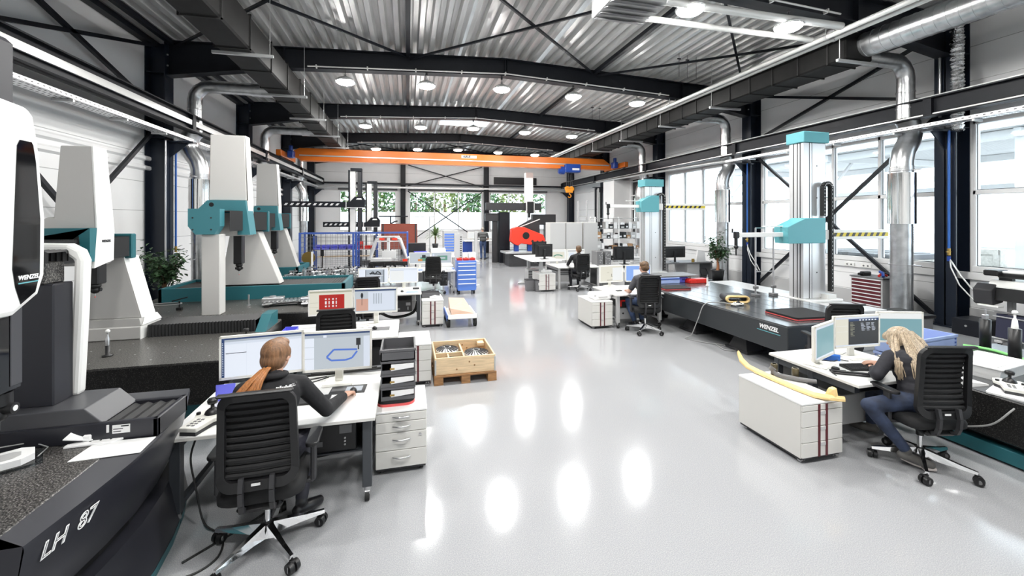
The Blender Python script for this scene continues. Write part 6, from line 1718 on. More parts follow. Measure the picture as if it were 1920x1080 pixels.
b = MB('satin_metal'); b.cyl((-.3, -1.1, .58), (-.3, .62, .58), .014, n=8); b.cyl((-.34, -1.1, .5), (-.34, .62, .5), .014, n=8); b.cyl((-.34, -1.1, .12), (-.34, .7, .12), .016, n=8); b.build('rail', parent=t)
mat('navy_cloth', (0.02, 0.022, 0.05), 0.7)
b = MB('navy_cloth'); b.add([(-.33, -1.1, .55), (-.33, .58, .55), (-.36, .58, .14), (-.36, -1.1, .14), (.1, -1.1, .5), (.1, .58, .5), (-.1, .58, .2), (-.1, -1.1, .2)], [(0, 1, 2, 3), (4, 5, 6, 7), (3, 2, 6, 7), (1, 5, 6, 2)]); b.build('paper_basket', parent=t)
b = MB('cmm_white'); b.box(-.44, -.3, .5, .78, .66, .69, .006); b.build('front_shelf', parent=t)
t = T('connection_box', 'dark steel box at the foot of the near right column', 'box', (10.45, 5.72, 0))
b = MB('steel_dark'); b.box(-.2, .35, -.3, .12, 0, .3, .01); b.build('box', parent=t)
b = MB('zinc'); b.cyl((-.21, -.1, .18), (-.2, -.1, .18), .02, n=8); b.build('bolt', parent=t)
for i, y in enumerate((8.35, 7.95)):
    b = MB('cmm_white'); b.box(11.0, 11.03, y - .12, y + .12, 1.0, 1.09, .006); b.use('mid_grey'); b.cyl((10.995, y - .05, 1.045), (11.0, y - .05, 1.045), .022, n=10); b.cyl((10.995, y + .05, 1.045), (11.0, y + .05, 1.045), .022, n=10); tag(b.build('wall_socket'), '%s white double wall socket under the window' % ('left' if i == 0 else 'right'), 'socket')
# ================================================================== MIDDLE AND BACKGROUND
# ---- wooden crate on a pallet with the finned wheels
t = T('pallet', 'brown wooden pallet under the pale crate', 'pallet', (.755, 6.03, 0))
for x in (-.36, 0, .36):
    for y in (-.36, 0, .36): 
        b = MB('wood_pallet'); b.box(x - .06, x + .06, y - .07, y + .07, .022, .10, .004); b.build('block', parent=t)
    b = MB('wood_pallet'); b.box(x - .06, x + .06, -.43, .43, 0, .022); b.build('runner', parent=t)
for i in range(5):
    b = MB('wood_pallet'); y = -.43 + i * .19; b.box(-.42, .42, y, y + .1, .10, .125, .003); b.build('deck_board', parent=t)
t = T('pallet_crate', 'pale wooden pallet collar crate holding finned metal wheels', 'crate', (.755, 6.03, .125))
for y in (-.40, .38):
    b = MB('wood_light'); b.box(-.41, .41, y, y + .022, 0, .225, .003); b.use('wood_pallet')
    for x, z in ((.05, .15), (.12, .1), (-.12, .06)): b.cyl((x, y - .001, z), (x, y, z), .012, n=8)
    b.build('side_board', parent=t)
for x in (-.41, .388): b = MB('wood_light'); b.box(x, x + .022, -.38, .38, 0, .225, .003); b.build('side_board', parent=t)
b = MB('cardboard'); b.box(-.38, .38, -.37, .37, 0, .01); b.build('bottom', parent=t)
b = MB('wood_light'); b.box(-.01, .012, -.37, .37, .01, .18); b.box(-.38, -.01, -.05, -.028, .01, .18); b.box(-.22, -.2, -.37, -.05, .01, .17); b.build('divider', parent=t)
for x in (-.412, .392):
    for y in (-.402, .39): b = MB('zinc'); b.box(x, x + .022, y - .004, y + .03, -.03, .2, .002); b.build('hinge', parent=t)
b = MB('wood_light'); b.box(.27, .37, .25, .37, .15, .2, .004); b.build('corner_block', parent=t)
def wheel(label, loc, r):
    t = T('finned_wheel', label, 'wheel', loc)
    b = MB('aluminium_bright'); b.lathe([(0, .10), (.045, .10), (.05, .095), (r * .98, .06), (r, .05), (r, .0), (0, 0)], n=36); b.build('disc', parent=t)
    b = MB('dark_grey')
    for i in range(20):
        a = 2 * PI * i / 20; p = Vector((math.cos(a) * .06, math.sin(a) * .06, .105)); q = Vector((math.cos(a + .35) * r * .97, math.sin(a + .35) * r * .97, .07)); b.bar(p, q, .014, .008)
    b.build('fins', parent=t)
    b = MB('black_plastic'); b.cyl((0, 0, .10), (0, 0, .112), .035, n=16); b.build('hub', parent=t)
wheel('finned metal wheel in the back left compartment of the crate', (.56, 6.21, .225), .165)
wheel('finned metal wheel in the right compartment of the crate', (.955, 5.98, .225), .175)
wheel('finned metal wheel low in the front left compartment of the crate', (.57, 5.81, .18), .165)
# ---- hand trolley with wooden box
t = T('hand_trolley', 'low white four wheeled trolley with a timber box on it', 'trolley', (1.07, 8.95, 0))
b = MB('cmm_white'); b.box(-.27, .27, -.5, .45, .2, .225); b.box(-.29, .29, -.52, -.49, .19, .28, .006); b.box(-.29, -.26, -.5, .47, .19, .26, .006); b.box(.26, .29, -.5, .47, .19, .26, .006); b.build('platform', parent=t)
b = MB('blue_cabinet'); b.box(-.31, -.29, -.42, .4, .14, .26, .004); b.build('side_board', parent=t)
for sx in (-1, 1):
    for y in (-.36, .33):
        b = MB('rubber'); x = sx * .27; b.cyl((x - .03, y, .1), (x + .03, y, .1), .1, n=20); b.use('satin_metal').cyl((x - .034, y, .1), (x + .034, y, .1), .04, n=12); b.build('wheel', parent=t)
b = MB('ply'); b.add([(-.2, -.38, .0), (.2, -.38, 0), (.2, .4, 0), (-.2, .4, 0), (-.24, -.34, .16), (.24, -.4, .05), (.14, .4, .22), (-.2, .42, .24), (0, 0, .2)], [(3, 2, 1, 0), (4, 5, 8), (5, 6, 8), (6, 7, 8), (7, 4, 8), (0, 1, 5, 4), (1, 2, 6, 5), (2, 3, 7, 6), (3, 0, 4, 7)]); o = b.build('timber_box', loc=(1.07, 8.92, .226)); tag(o, 'open pinkish plywood box lying on the low white trolley', 'box')
# ---- blue drawer cabinet and the benches behind it
t = T('drawer_cabinet', 'blue drawer cabinet on casters with red boxes on top', 'drawer cabinet', (1.675, 12.5, 0))
b = MB('blue_cabinet'); b.box(-.28, .28, -.28, .28, .14, .98, .006); b.build('body', parent=t)
z = .93
for k, h in enumerate((.09, .12, .13, .13, .13, .22)):
    b = MB('blue_cabinet'); b.box(-.265, .265, -.295, -.28, z - h + .006, z, .003); d = b.build('drawer', parent=t)
    b = MB('paper'); b.box(-.255, .255, -.31, -.29, z - .03, z - .006, .004); b.build('handle', parent=d); z -= h
for sx in (-.22, .22):
    for sy in (-.2, .2): b = MB('rubber'); b.cyl((sx - .02, sy, .06), (sx + .02, sy, .06), .06, n=14); b.use('zinc').box(sx - .03, sx + .03, sy - .03, sy + .03, .11, .14); b.build('caster', parent=t)
b = MB('zinc'); b.box(.28, .42, -.1, .06, .86, .88); b.box(.28, .42, -.1, .06, .2, .22); b.build('side_bracket', parent=t)
for i in range(3): b = MB('red_paint'); b.box(-.08, .08, -.1, .1, 0, .07, .006); b.use('brass').cyl((0, -.02, .07), (0, -.02, .09), .03, n=10); o = b.build('red_box', loc=(1.48 + i * .19, 12.42, .98)); tag(o, 'small red open box, %s from left on the blue drawer cabinet' % ORD[i], 'box')
t = T('perforated_stand', 'tall pale upright with slotted edge behind the blue drawer cabinet', 'stand', (1.62, 13.9, 0))
b = MB('light_grey'); b.box(-.14, .14, -.04, .04, 0, 1.72, .006); b.use('dark_grey')
for i in range(14): b.box(.05, .11, -.045, -.04, .62 + i * .075, .65 + i * .075)
b.build('upright', parent=t); b = MB('paper'); b.box(-.5, -.14, -.2, .2, .95, 1.0, .01); b.box(-.75, -.2, -.3, .3, .68, .72, .01); b.build('side_shelf', parent=t)
b = MB('light_grey'); b.box(-.07, .07, -.05, .05, 0, 1.65, .006); o = b.build('white_post', loc=(3.05, 19.2, 0)); tag(o, 'slim white post left of the standing man', 'post')
t = T('drawer_cabinet', 'pale cabinet with blue drawer fronts behind the yucca', 'drawer cabinet', (1.85, 19.3, 0))
b = MB('light_grey'); b.box(-.3, .35, -.3, .3, .0, 1.68, .006); b.build('body', parent=t)
for k in range(7): b = MB('blue_cabinet'); b.box(-.26, .2, -.31, -.3, .75 + k * .12, .83 + k * .12); b.build('drawer', parent=t)
b = MB('paper'); b.prism([(-.3, 0), (.3, 0), (.3, .55), (-.3, .2)], 'x', -.25, .25); o = b.build('white_machine', loc=(1.05, 14.9, .62)); tag(o, 'white sloped device between the blue bin and the slotted upright', 'device')
t = T('work_table', 'white work table carrying the blue bin and black screens', 'table', (.7, 15.1, 0))
b = MB('desk_white'); b.box(-.75, .95, -.45, .45, .86, .9, .004); b.build('tabletop', parent=t)
for sx in (-.68, .88):
    for sy in (-.38, .38): b = MB('light_grey'); b.box(sx - .03, sx + .03, sy - .03, sy + .03, 0, .86); b.build('leg', parent=t)
crate('blue violet bin on the white work table near the cage', (.42, 14.85, .90), .2, .15, .18, 'blue_bin')
b = MB('black_plastic'); b.box(-.32, .32, -.1, .1, 0, .45, .01); o = b.build('black_screen_back', loc=(.3, 15.35, .9)); tag(o, 'black box behind the blue violet bin', 'box')
for i in range(4): b = MB('red_bright'); b.box(-.05, .05, -.05, .05, 0, .05, .006); b.cyl((0, 0, .05), (0, 0, .14), .02, n=8); o = b.build('red_fixture', loc=(.82 + i * .15, 14.78, .90)); tag(o, 'small red clamping block, %s from left on the white work table' % ORD[i], 'clamp')
for i in range(3): b = MB('paper'); b.box(-.14, .14, -.15, .15, 0, .32, .01); o = b.build('white_carton', loc=(1.75 + i * .3, 15.8, .62)); tag(o, 'white carton, %s from left right of the slotted upright' % ORD[i], 'box')
b = MB('light_grey'); b.box(1.5, 2.6, 15.5, 16.1, .0, .62, .01); tag(b.build('low_cabinet'), 'low grey cabinet under the three white cartons', 'cabinet')
# yucca
def blades(b, n, L, c, spread, m, droop=.5):
    b.use(m)
    for i in range(n):
        a = random.uniform(0, 2 * PI); el = random.uniform(.15, 1.35); l = L * random.uniform(.7, 1.1); w_ = .028
        pts = []
        for k in range(5):
            u = k / 4; r = l * u * math.cos(el) ; z = l * u * math.sin(el) - droop * l * u * u * math.cos(el)
            pts.append(Vector((c[0] + math.cos(a) * r, c[1] + math.sin(a) * r, c[2] + z)))
        side = Vector((-math.sin(a), math.cos(a), 0))
        vs = []
        for k, p in enumerate(pts): q = w_ * (1 - (k / 4) ** 2) + .002; vs += [p - side * q, p + side * q]
        b.add(vs, [(2 * k, 2 * k + 1, 2 * k + 3, 2 * k + 2) for k in range(4)], False)
random.seed(21)
t = T('potted_yucca', 'spiky yucca in a pot before the middle far window', 'plant', (1.3, 20.9, 0))
b = MB('light_grey'); b.box(-.3, .3, -.3, .3, 0, .78, .01); b.build('plinth', parent=t)
b = MB('dark_grey'); b.lathe([(0, .78), (.12, .78), (.16, 1.0), (.13, 1.0), (.12, .97), (0, .97)], n=18); b.build('pot', parent=t)
b = MB('bark'); b.tube([(0, 0, .95), (.02, 0, 1.2), (0, .01, 1.45)], .035, 8); b.build('trunk', parent=t)
b = MB('leaf_pale'); blades(b, 80, .72, (0, 0, 1.40), 1, 'leaf_pale'); b.build('leaves', parent=t)
def ficus(label, loc, H, R, stemz, n, pot=True, seed=3, two=True):
    random.seed(seed)
    t = T('potted_ficus', label, 'plant', loc)
    b = MB('black_plastic'); b.lathe([(0, 0), (.15, 0), (.19, .3), (.2, .33), (.18, .33), (.17, .29), (0, .29)], n=20); b.build('pot', parent=t)
    b = MB('terracotta' if two else 'bark'); b.tube([(0, 0, .29), (.02, 0, stemz * .7), (0, .01, stemz)], [.05, .035, .025], 8)
    br = []
    for i in range(9):
        a = 2 * PI * i / 9 + random.uniform(-.3, .3); r = R * random.uniform(.45, .8); z = stemz + (H - stemz) * random.uniform(.2, .9)
        e = (math.cos(a) * r, math.sin(a) * r, z); br.append(e)
        b.use('bark'); b.tube([(0, 0, stemz * random.uniform(.75, 1)), (e[0] * .5, e[1] * .5, (stemz + z) / 2 + .05), e], [.014, .009, .004], 5)
    b.build('trunk', parent=t)
    b = MB('leaf')
    for i in range(n):
        e = random.choice(br); u = random.uniform(.25, 1.15)
        p = Vector((e[0] * u, e[1] * u, stemz + (e[2] - stemz) * u)) + Vector((random.gauss(0, R * .2), random.gauss(0, R * .2), random.gauss(0, R * .2)))
        a = random.uniform(0, 2 * PI); d = Vector((math.cos(a), math.sin(a), random.uniform(-.9, .15))).normalized(); s = Vector((-math.sin(a), math.cos(a), random.uniform(-.4, .4)))
        l = random.uniform(.08, .135); w_ = l * .3; up = d.cross(s) * .012
        vs = [p, p + d * l * .4 + s * w_ + up, p + d * l, p + d * l * .4 - s * w_ + up, p + d * l * .45]
        b.add(vs, [(0, 1, 4), (1, 2, 4), (2, 3, 4), (3, 0, 4)], False)
    b.build('foliage', parent=t)
ficus('bushy ficus by the left column behind the second and third machines', (-4.92, 10.2, .0), 1.62, .42, .85, 900, seed=4)
ficus('ficus in a black pot beside the second right column', (9.35, 11.1, .3), 1.55, .36, .65, 620, seed=9)
b = MB('dark_grey'); b.box(-.25, .25, -.25, .25, 0, .3, .01); o = b.build('plant_stand', loc=(9.35, 11.1, 0)); tag(o, 'dark low stand under the ficus pot', 'stand')

# ---- blue mesh cages
def cage(label, x0, x1, y0, y1, z1):
    t = T('mesh_cage', label, 'cage', ((x0 + x1) / 2, y0, 0))
    W = (x1 - x0) / 2; D = y1 - y0
    for sx in (-W, W):
        for y in (0, D):
            b = MB('blue_frame'); b.box(sx - .03, sx + .03, y - .03, y + .03, .1, z1, .005); b.cyl((sx, y, 0), (sx, y, .1), .03, n=8); b.build('post', parent=t)
    b = MB('blue_frame')
    for z in (.2, z1 - .03):
        b.box(-W, W, -.02, .02, z - .02, z + .02); b.box(-W, W, D - .02, D + .02, z - .02, z + .02); b.box(-W - .02, -W + .02, 0, D, z - .02, z + .02); b.box(W - .02, W + .02, 0, D, z - .02, z + .02)
    b.box(-W, W, 0, D, .17, .2); b.build('frame', parent=t)
    b = MB('mid_grey')
    n = int(2 * W / .15)
    for i in range(1, n): x = -W + 2 * W * i / n; b.bar((x, 0, .2), (x, 0, z1 - .03), .008); b.bar((x, D, .2), (x, D, z1 - .03), .008)
    for k in range(1, 11): z = .2 + (z1 - .23) * k / 11; b.bar((-W, 0, z), (W, 0, z), .008); b.bar((-W, D, z), (W, D, z), .008)
    b.build('wire_mesh', parent=t)
    b = MB('blue_frame')
    for k in range(9): z = .3 + k * .16; b.bar((-W, 0, z), (-W, D, z), .014); b.bar((W, 0, z), (W, D, z), .014)
    b.build('side_rungs', parent=t)
cage('left blue wire mesh cage cart with a row of blue bins showing through', -3.42, -1.78, 14.9, 15.6, 1.76)
cage('right blue wire mesh cage cart before the silver car front frame', -1.68, -.02, 14.9, 15.6, 1.76)
t = T('parts_shelf', 'shelf board on legs behind the cages carrying blue and red bins', 'shelf', (-2.1, 16.1, 0))
b = MB('cmm_white'); b.box(-1.15, 1.05, -.2, .2, 1.09, 1.12); b.box(-1.15, 1.05, -.2, .2, 1.62, 1.66); b.build('shelf_board', parent=t)
for x in (-1.1, 1.0): b = MB('blue_frame'); b.box(x - .03, x + .03, -.2, -.14, 0, 1.7); b.box(x - .03, x + .03, .14, .2, 0, 1.7); b.build('upright', parent=t)
b = MB('wood_light'); b.box(-1.0, .9, -.15, .15, .85, .88); b.build('lower_board', parent=t)
for i in range(5): b = MB('blue_bin'); b.box(-.13, .13, -.15, .15, 0, .006); b.box(-.13, -.12, -.15, .15, 0, .16); b.box(.12, .13, -.15, .15, 0, .16); b.box(-.13, .13, .14, .15, 0, .17); b.box(-.13, .13, -.15, -.14, 0, .07); o = b.build('storage_bin', loc=(-3.1 + i * .28, 16.05, 1.12)); tag(o, 'violet blue open bin, %s from left on the shelf behind the cages' % ORD[i], 'bin')
for i, (x, z) in enumerate(((-1.68, 1.12), (-1.68, 1.27), (-1.42, 1.12), (-1.2, 1.12))): b = MB('red_bright'); b.box(-.1, .1, -.13, .13, 0, .006); b.box(-.1, -.09, -.13, .13, 0, .12); b.box(.09, .1, -.13, .13, 0, .12); b.box(-.1, .1, .12, .13, 0, .13); b.box(-.1, .1, -.13, -.12, 0, .06); o = b.build('storage_bin', loc=(x, 16.05, z)); tag(o, ['red open bin, lower of the stacked pair behind the cages', 'red open bin, upper of the stacked pair behind the cages', 'red open bin next to the stacked pair behind the cages', 'red open bin at the right end of the shelf behind the cages'][i], 'bin')
for i in range(6): b = MB('cmm_white' if i % 2 else 'light_grey'); b.box(-.12, .12, -.1, .1, 0, .06 + .02 * (i % 3), .01); o = b.build('machine_part', loc=(-3.0 + i * .32, 16.1, 1.66)); tag(o, 'pale small part, %s from left on the top board behind the cages' % ORD[i], 'part')
b = MB('brass'); b.cyl((-3.12, 14.75, .95), (-3.12, 14.7, .95), .2, n=26); b.use('cmm_white').box(-3.04, -2.98, 14.68, 14.76, 0, 1.15, .006); tag(b.build('round_plate'), 'tan round plate with white strip at the left end of the left cage', 'plate')
b = MB('black_plastic'); b.box(-2.8, -2.62, 14.62, 14.8, 0, .03); b.bar((-2.72, 14.72, .03), (-2.70, 14.72, 1.2), .03); b.box(-2.76, -2.66, 14.68, 14.75, 1.0, 1.2, .01); tag(b.build('gauge_rod'), 'black upright rod before the left cage', 'rod')
# silver car front frame on a black fixture
t = T('car_front_frame', 'silver car front end frame clamped on a black fixture', 'car part', (-.62, 14.2, .0))
b = MB('aluminium_bright')
for sx in (-1, 1):
    b.tube([(sx * .2, 0, 1.62), (sx * .36, .02, 1.55), (sx * .47, .05, 1.25), (sx * .56, .1, .95)], [.05, .06, .06, .05], 10)
    b.box(sx * .08 - .05, sx * .08 + .18 * (1 if sx > 0 else 0) , -.05, .03, 1.5, 1.53) if 0 else None
b.box(-.36, .36, -.05, .05, 1.60, 1.66, .02); b.box(-.05, .05, -.04, .04, 1.05, 1.6, .015); b.box(-.36, .36, -.04, .04, 1.46, 1.50, .01); b.box(-.2, .24, -.08, 0, .92, 1.18, .01); b.box(-.55, .1, -.1, .1, .82, .95, .02); b.build('car_frame', parent=t)
b = MB('red_bright'); b.box(-.28, -.12, -.055, -.05, 1.52, 1.59); b.box(.12, .28, -.055, -.05, 1.52, 1.59); b.box(.45, .6, -.06, -.05, .8, .9); b.build('red_panel', parent=t)
b = MB('black_plastic'); b.box(-.6, .6, -.15, .25, .70, .82, .01); b.box(-.55, .6, -.2, .3, .55, .6, .01); 
for x in (-.5, -.1, .2, .5): b.box(x - .04, x + .04, -.18, .0, .6, .78, .006)
for x in (-.5, .5): b.box(x - .05, x + .05, -.1, .2, 0, .55)
b.build('fixture', parent=t)
b = MB('satin_metal')
for x in (-.3, .1, .4): b.box(x - .1, x + .1, -.21, -.17, .61, .68, .004)
b.build('rest_pad', parent=t)
# ---- black and white horizontal arm machines
def harm(label, loc, H, zc, L):
    t = T('arm_measuring_machine', label, 'measuring machine', loc)
    b = MB('dark_grey'); b.box(-.45, .45, -.4, .4, 0, .35, .01); b.build('base', parent=t)
    b = MB('cmm_white'); b.box(-.18, .02, -.12, .12, .35, H - .1, .01); b.build('column', parent=t)
    b = MB('steel_dark'); b.box(-.24, -.18, -.14, .14, .35, H - .08, .006); b.box(.1, .26, -.13, .13, .35, H - .02, .006); b.box(-.16, .26, -.15, .15, H - .12, H, .01); b.use('mid_grey')
    for k in range(3): b.box(.12 + k * .045, .13 + k * .045, -.135, -.13, .4, H - .15)
    b.build('column_rail', parent=t)
    b = MB('steel_dark'); b.prism([(-.3, zc), (.38, zc), (.4, zc + .28), (.3, zc + .42), (.02, zc + .42), (-.16, zc + .22), (-.3, zc + .2)], 'y', -.26, -.1); b.use('cmm_white'); b.prism([(.06, zc + .3), (.28, zc + .3), (.25, zc + .36), (.1, zc + .36)], 'y', -.263, -.26); b.box(-.32, .4, -.262, -.258, zc - .02, zc); b.box(-.315, -.29, -.262, -.258, zc, zc + .24); b.build('carriage', parent=t)
    b = MB('steel_dark'); b.box(-L, -.3, -.2, -.1, zc + .0, zc + .22, .006); b.build('boom', parent=t)
    b = MB('label_white'); n = int((L - .4) / .2)
    for i in range(n): x = -L + .05 + i * .2; b.add([(x, -.203, zc + .07), (x + .09, -.203, zc + .07), (x + .15, -.203, zc + .15), (x + .06, -.203, zc + .15)], [(0, 1, 2, 3)])
    b.build('stripes', parent=t)
harm('black and white column machine with striped boom, taller and nearer one', (-2.02, 17.5, 0), 4.2, 2.66, 2.55)
harm('black and white column machine with striped boom, lower farther one', (-1.62, 20.0, 0), 3.92, 1.86, 2.0)
# ---- brown partition boards and lamp bar
t = T('partition_board', 'red brown board wall behind the car front frame', 'partition', (-.35, 19.0, 0))
b = MB('brown_board'); b.box(-.78, .75, -.03, .03, .9, 2.0, .004); b.build('board', parent=t)
for x in (-.7, .68): b = MB('dark_grey'); b.box(x - .03, x + .03, -.05, .05, 0, 2.0); b.box(x - .03, x + .03, -.3, .3, 0, .04); b.build('foot', parent=t)
t = T('lamp_bar', 'thin dark lamp bar on a stand over the brown board', 'lamp', (-.75, 19.3, 0))
b = MB('steel_dark'); b.box(-.03, .03, -.03, .03, 0, 2.3); b.build('stand', parent=t); b = MB('steel_dark'); b.box(-.5, .75, -.05, .05, 2.3, 2.35, .01); b.build('bar', parent=t)
b = MB('steel_dark'); b.tube([(.02, 0, 2.0), (.18, 0, 2.1), (.3, 0, 2.12)], .03, 8); b.build('side_arm', parent=t)
b = MB('zinc'); b.box(-.5, .5, -.02, .02, 2.3, 2.34); b.cyl((.3, 0, 0), (.3, 0, 2.3), .02, n=8); o = b.build('light_bar', loc=(.7, 20.2, 0)); tag(o, 'pale horizontal bar on a thin stand before the far windows', 'lamp')
# ---- far bench with the standing man
t = T('standing_bench', 'high white bench at which the standing man works', 'bench', (3.95, 23.2, 0))
b = MB('desk_white'); b.box(-.95, .95, -.45, .4, .98, 1.02, .004); b.build('tabletop', parent=t)
for x in (-.75, .75): b = MB('dark_grey'); b.box(x - .05, x + .05, -.04, .04, .04, .98); b.box(x - .05, x + .05, -.4, .4, 0, .05, .01); b.build('leg', parent=t)
b = MB('hoist_blue'); b.box(-1.05, -.5, -.2, .35, .25, .95, .006); b.build('blue_cabinet', parent=t)
monitor('left white screen on the far high bench', (3.45, 23.25, 1.02), .1, [(0, 1, 0, 1, 'scr_light')], W=.5, H=.36, lift=.1)
monitor('right white screen on the far high bench', (4.45, 23.25, 1.02), -.1, [(0, 1, 0, 1, 'scr_light')], W=.5, H=.36, lift=.1)
# ---- dark portal machine with the red part
t = T('portal_machine', 'dark grey portal measuring machine with white quill in front of the far window', 'measuring machine', (5.5, 21.0, 0))
b = MB('dark_grey'); b.box(-.85, 2.0, -.5, 1.4, 0, .62, .02); b.build('base', parent=t)
b = MB('surface_steel'); b.box(-.8, 1.95, -.45, 1.35, .62, .66, .006); b.build('table', parent=t)
b = MB('steel_dark'); b.box(-1.05, -.5, -.45, .1, 0, 2.55, .02); b.build('column', parent=t)
b = MB('dark_grey'); b.box(1.55, 1.95, -.2, .4, .62, 2.1, .02); b.build('column', parent=t)
b = MB('dark_grey'); b.box(-1.75, 1.1, -.62, -.3, 2.65, 3.02, .02); b.prism([(.2, 2.65), (.55, 2.62), (.55, 3.05), (.2, 3.02)], 'y', -.7, -.3); b.build('beam', parent=t)
b = MB('dark_grey'); b.box(-1.72, -.5, -.3, .05, 2.1, 2.5, .01); b.build('guide_cover', parent=t)
b = MB('dark_grey'); b.box(.75, 2.0, -.3, .05, 1.9, 2.45, .01); b.build('guide_cover', parent=t)
b = MB('dark_grey'); b.box(-1.33, -1.1, -.2, .1, 0, 2.1, .01); b.build('stand', parent=t)
b = MB('cmm_white'); b.box(.28, .66, -.66, -.32, 2.95, 4.55, .01); b.build('quill_cover', parent=t)
b = MB('black_plastic'); b.box(.3, .66, -.78, -.62, 2.5, 3.08, .02); b.use('cmm_white'); b.box(.27, .3, -.8, -.62, 2.5, 3.1); b.box(.66, .69, -.8, -.62, 2.5, 3.1); b.build('carriage', parent=t)
b = MB('black_plastic'); b.cyl((.47, -.6, 2.5), (.47, -.6, 2.28), .06, n=12); b.build('probe_head', parent=t)
text('type_lettering', 'LH 1512', .14, 'paper', t, (.1, -.503, .48), (PI / 2, 0, 0), .002, shear=.2)
t = T('red_casting', 'big bright red cast arm with round hole standing on blue feet', 'casting', (5.55, 19.3, .0))
b = MB('red_bright'); b.prism([(-.85, 1.15), (-.8, 1.75), (-.55, 1.85), (-.2, 1.82), (.75, 1.45), (.85, 1.2), (.6, 1.05), (.1, .98), (-.35, 1.05), (-.5, .95), (-.65, 1.0)], 'y', -.2, .2); b.build('arm', parent=t, bevel=.03)
b = MB('black_plastic'); b.cyl((-.12, -.205, 1.42), (-.12, -.2, 1.42), .17, n=24)
for x, z in ((.2, 1.15), (.45, 1.12), (.7, 1.12)): b.cyl((x, -.205, z), (x, -.2, z), .06, n=14)
b.build('bore', parent=t)
b = MB('red_bright'); b.box(.75, 1.35, -.25, .25, .95, 1.15, .03); b.build('tail', parent=t)
for x in (-.55, .1, .6): b = MB('hoist_blue'); b.box(x - .1, x + .1, -.12, .12, .68, 1.0, .01); b.build('foot', parent=t)
b = MB('zinc'); b.box(-1.2, 1.3, -.6, .6, .6, .68, .01); b.build('base_plate', parent=t); b = MB('dark_grey'); b.box(-1.0, 1.2, -.5, .5, 0, .6, .01); b.build('pedestal_block', parent=t)
t = T('tilted_panel', 'dark tilted panel with pale edge leaning over the red casting', 'panel', (5.8, 19.9, 0))
b = MB('dark_grey'); b.prism([(-.75, 1.75), (.1, 2.2), (.55, 2.05), (.55, 1.3), (-.3, 1.7)], 'y', -.05, .05); b.build('panel', parent=t); b = MB('cmm_white'); b.bar((-.75, -.06, 1.72), (.55, -.06, 2.2), .04); b.build('edge', parent=t); b = MB('steel_dark'); b.box(.45, .52, -.03, .03, 0, 2.1); b.build('stand', parent=t)
# ---- raised desk with the black monitors, bins below
t = T('standing_desk', 'raised white desk with a black monitor on it, right of the aisle', 'desk', (4.0, 13.0, 0))
b = MB('desk_white'); b.box(-.42, .55, -1.0, 1.15, .92, .95, .004); b.build('tabletop', parent=t)
for y in (-.6, .75): b = MB('light_grey'); b.box(-.05, .05, y - .05, y + .05, .04, .92); b.box(-.38, .38, y - .04, y + .04, 0, .05, .01); b.build('leg', parent=t)
b = MB('dark_grey'); b.box(-.05, .05, -.6, .75, .8, .86); b.tube([(-.2, -.9, .9), (-.1, -.3, .82), (0, .2, .85), (.1, .9, .88)], .02, 6); b.build('cable_beam', parent=t)
monitor('black monitor seen from behind on the raised desk', (4.15, 12.55, .95), PI, [(0, 1, 0, 1, 'scr_dark')], W=.56, H=.40, lift=.07, frame='black_plastic')
monitor('second black monitor behind on the raised desk', (4.3, 13.5, .95), PI, [(0, 1, 0, 1, 'scr_dark')], W=.5, H=.40, lift=.1, frame='black_plastic')
for i, (x, y) in enumerate(((3.62, 12.35), (3.86, 12.2))):
    t = T('waste_bin', 'dark grey waste bin, %s of the two by the far striped pedestal' % ('left' if i == 0 else 'right'), 'waste bin', (x, y, 0))
    b = MB('mid_grey'); b.frustum(0, (-.1, .1, -.1, .1), .34, (-.13, .13, -.13, .13)); b.build('body', parent=t); b = MB('dark_grey'); b.box(-.135, .135, -.135, .135, .34, .36); b.build('rim', parent=t)
    if i: b = MB('paper'); b.box(-.04, .04, -.135, -.13, .2, .28); b.build('sticker', parent=t)
b = MB('light_grey'); b.box(-.2, .2, -.2, .2, 0, .55, .006); b.use('mid_grey')
for k in range(5): b.box(-.19, .19, -.205, -.2, .1 + k * .09, .16 + k * .09)
o = b.build('paper_stack', loc=(4.0, 13.3, 0)); tag(o, 'grey stack of trays under the raised desk', 'tray stack')
# ---- grey cupboards
for i, (xa, xb) in enumerate(((5.08, 5.7), (5.7, 6.36), (6.40, 7.0))):
    t = T('cupboard', 'tall pale grey cupboard, %s of three behind the far seated person' % ('left one', 'middle one', 'right one')[i], 'cupboard', ((xa + xb) / 2, 14.9, 0))
    W = (xb - xa) / 2
    b = MB('pedestal'); b.box(-W, W, -.25, .25, .0, 2.08, .006); b.build('body', parent=t)
    b = MB('light_grey')
    b.box(-W + .01, W - .01, -.265, -.25, .06, 2.06, .004); b.build('door', parent=t)
    b = MB('dark_grey'); b.box(-W + .008 if i else W - .02, -W + .014 if i else W - .012, -.268, -.262, .06, 2.06); b.build('gap', parent=t)
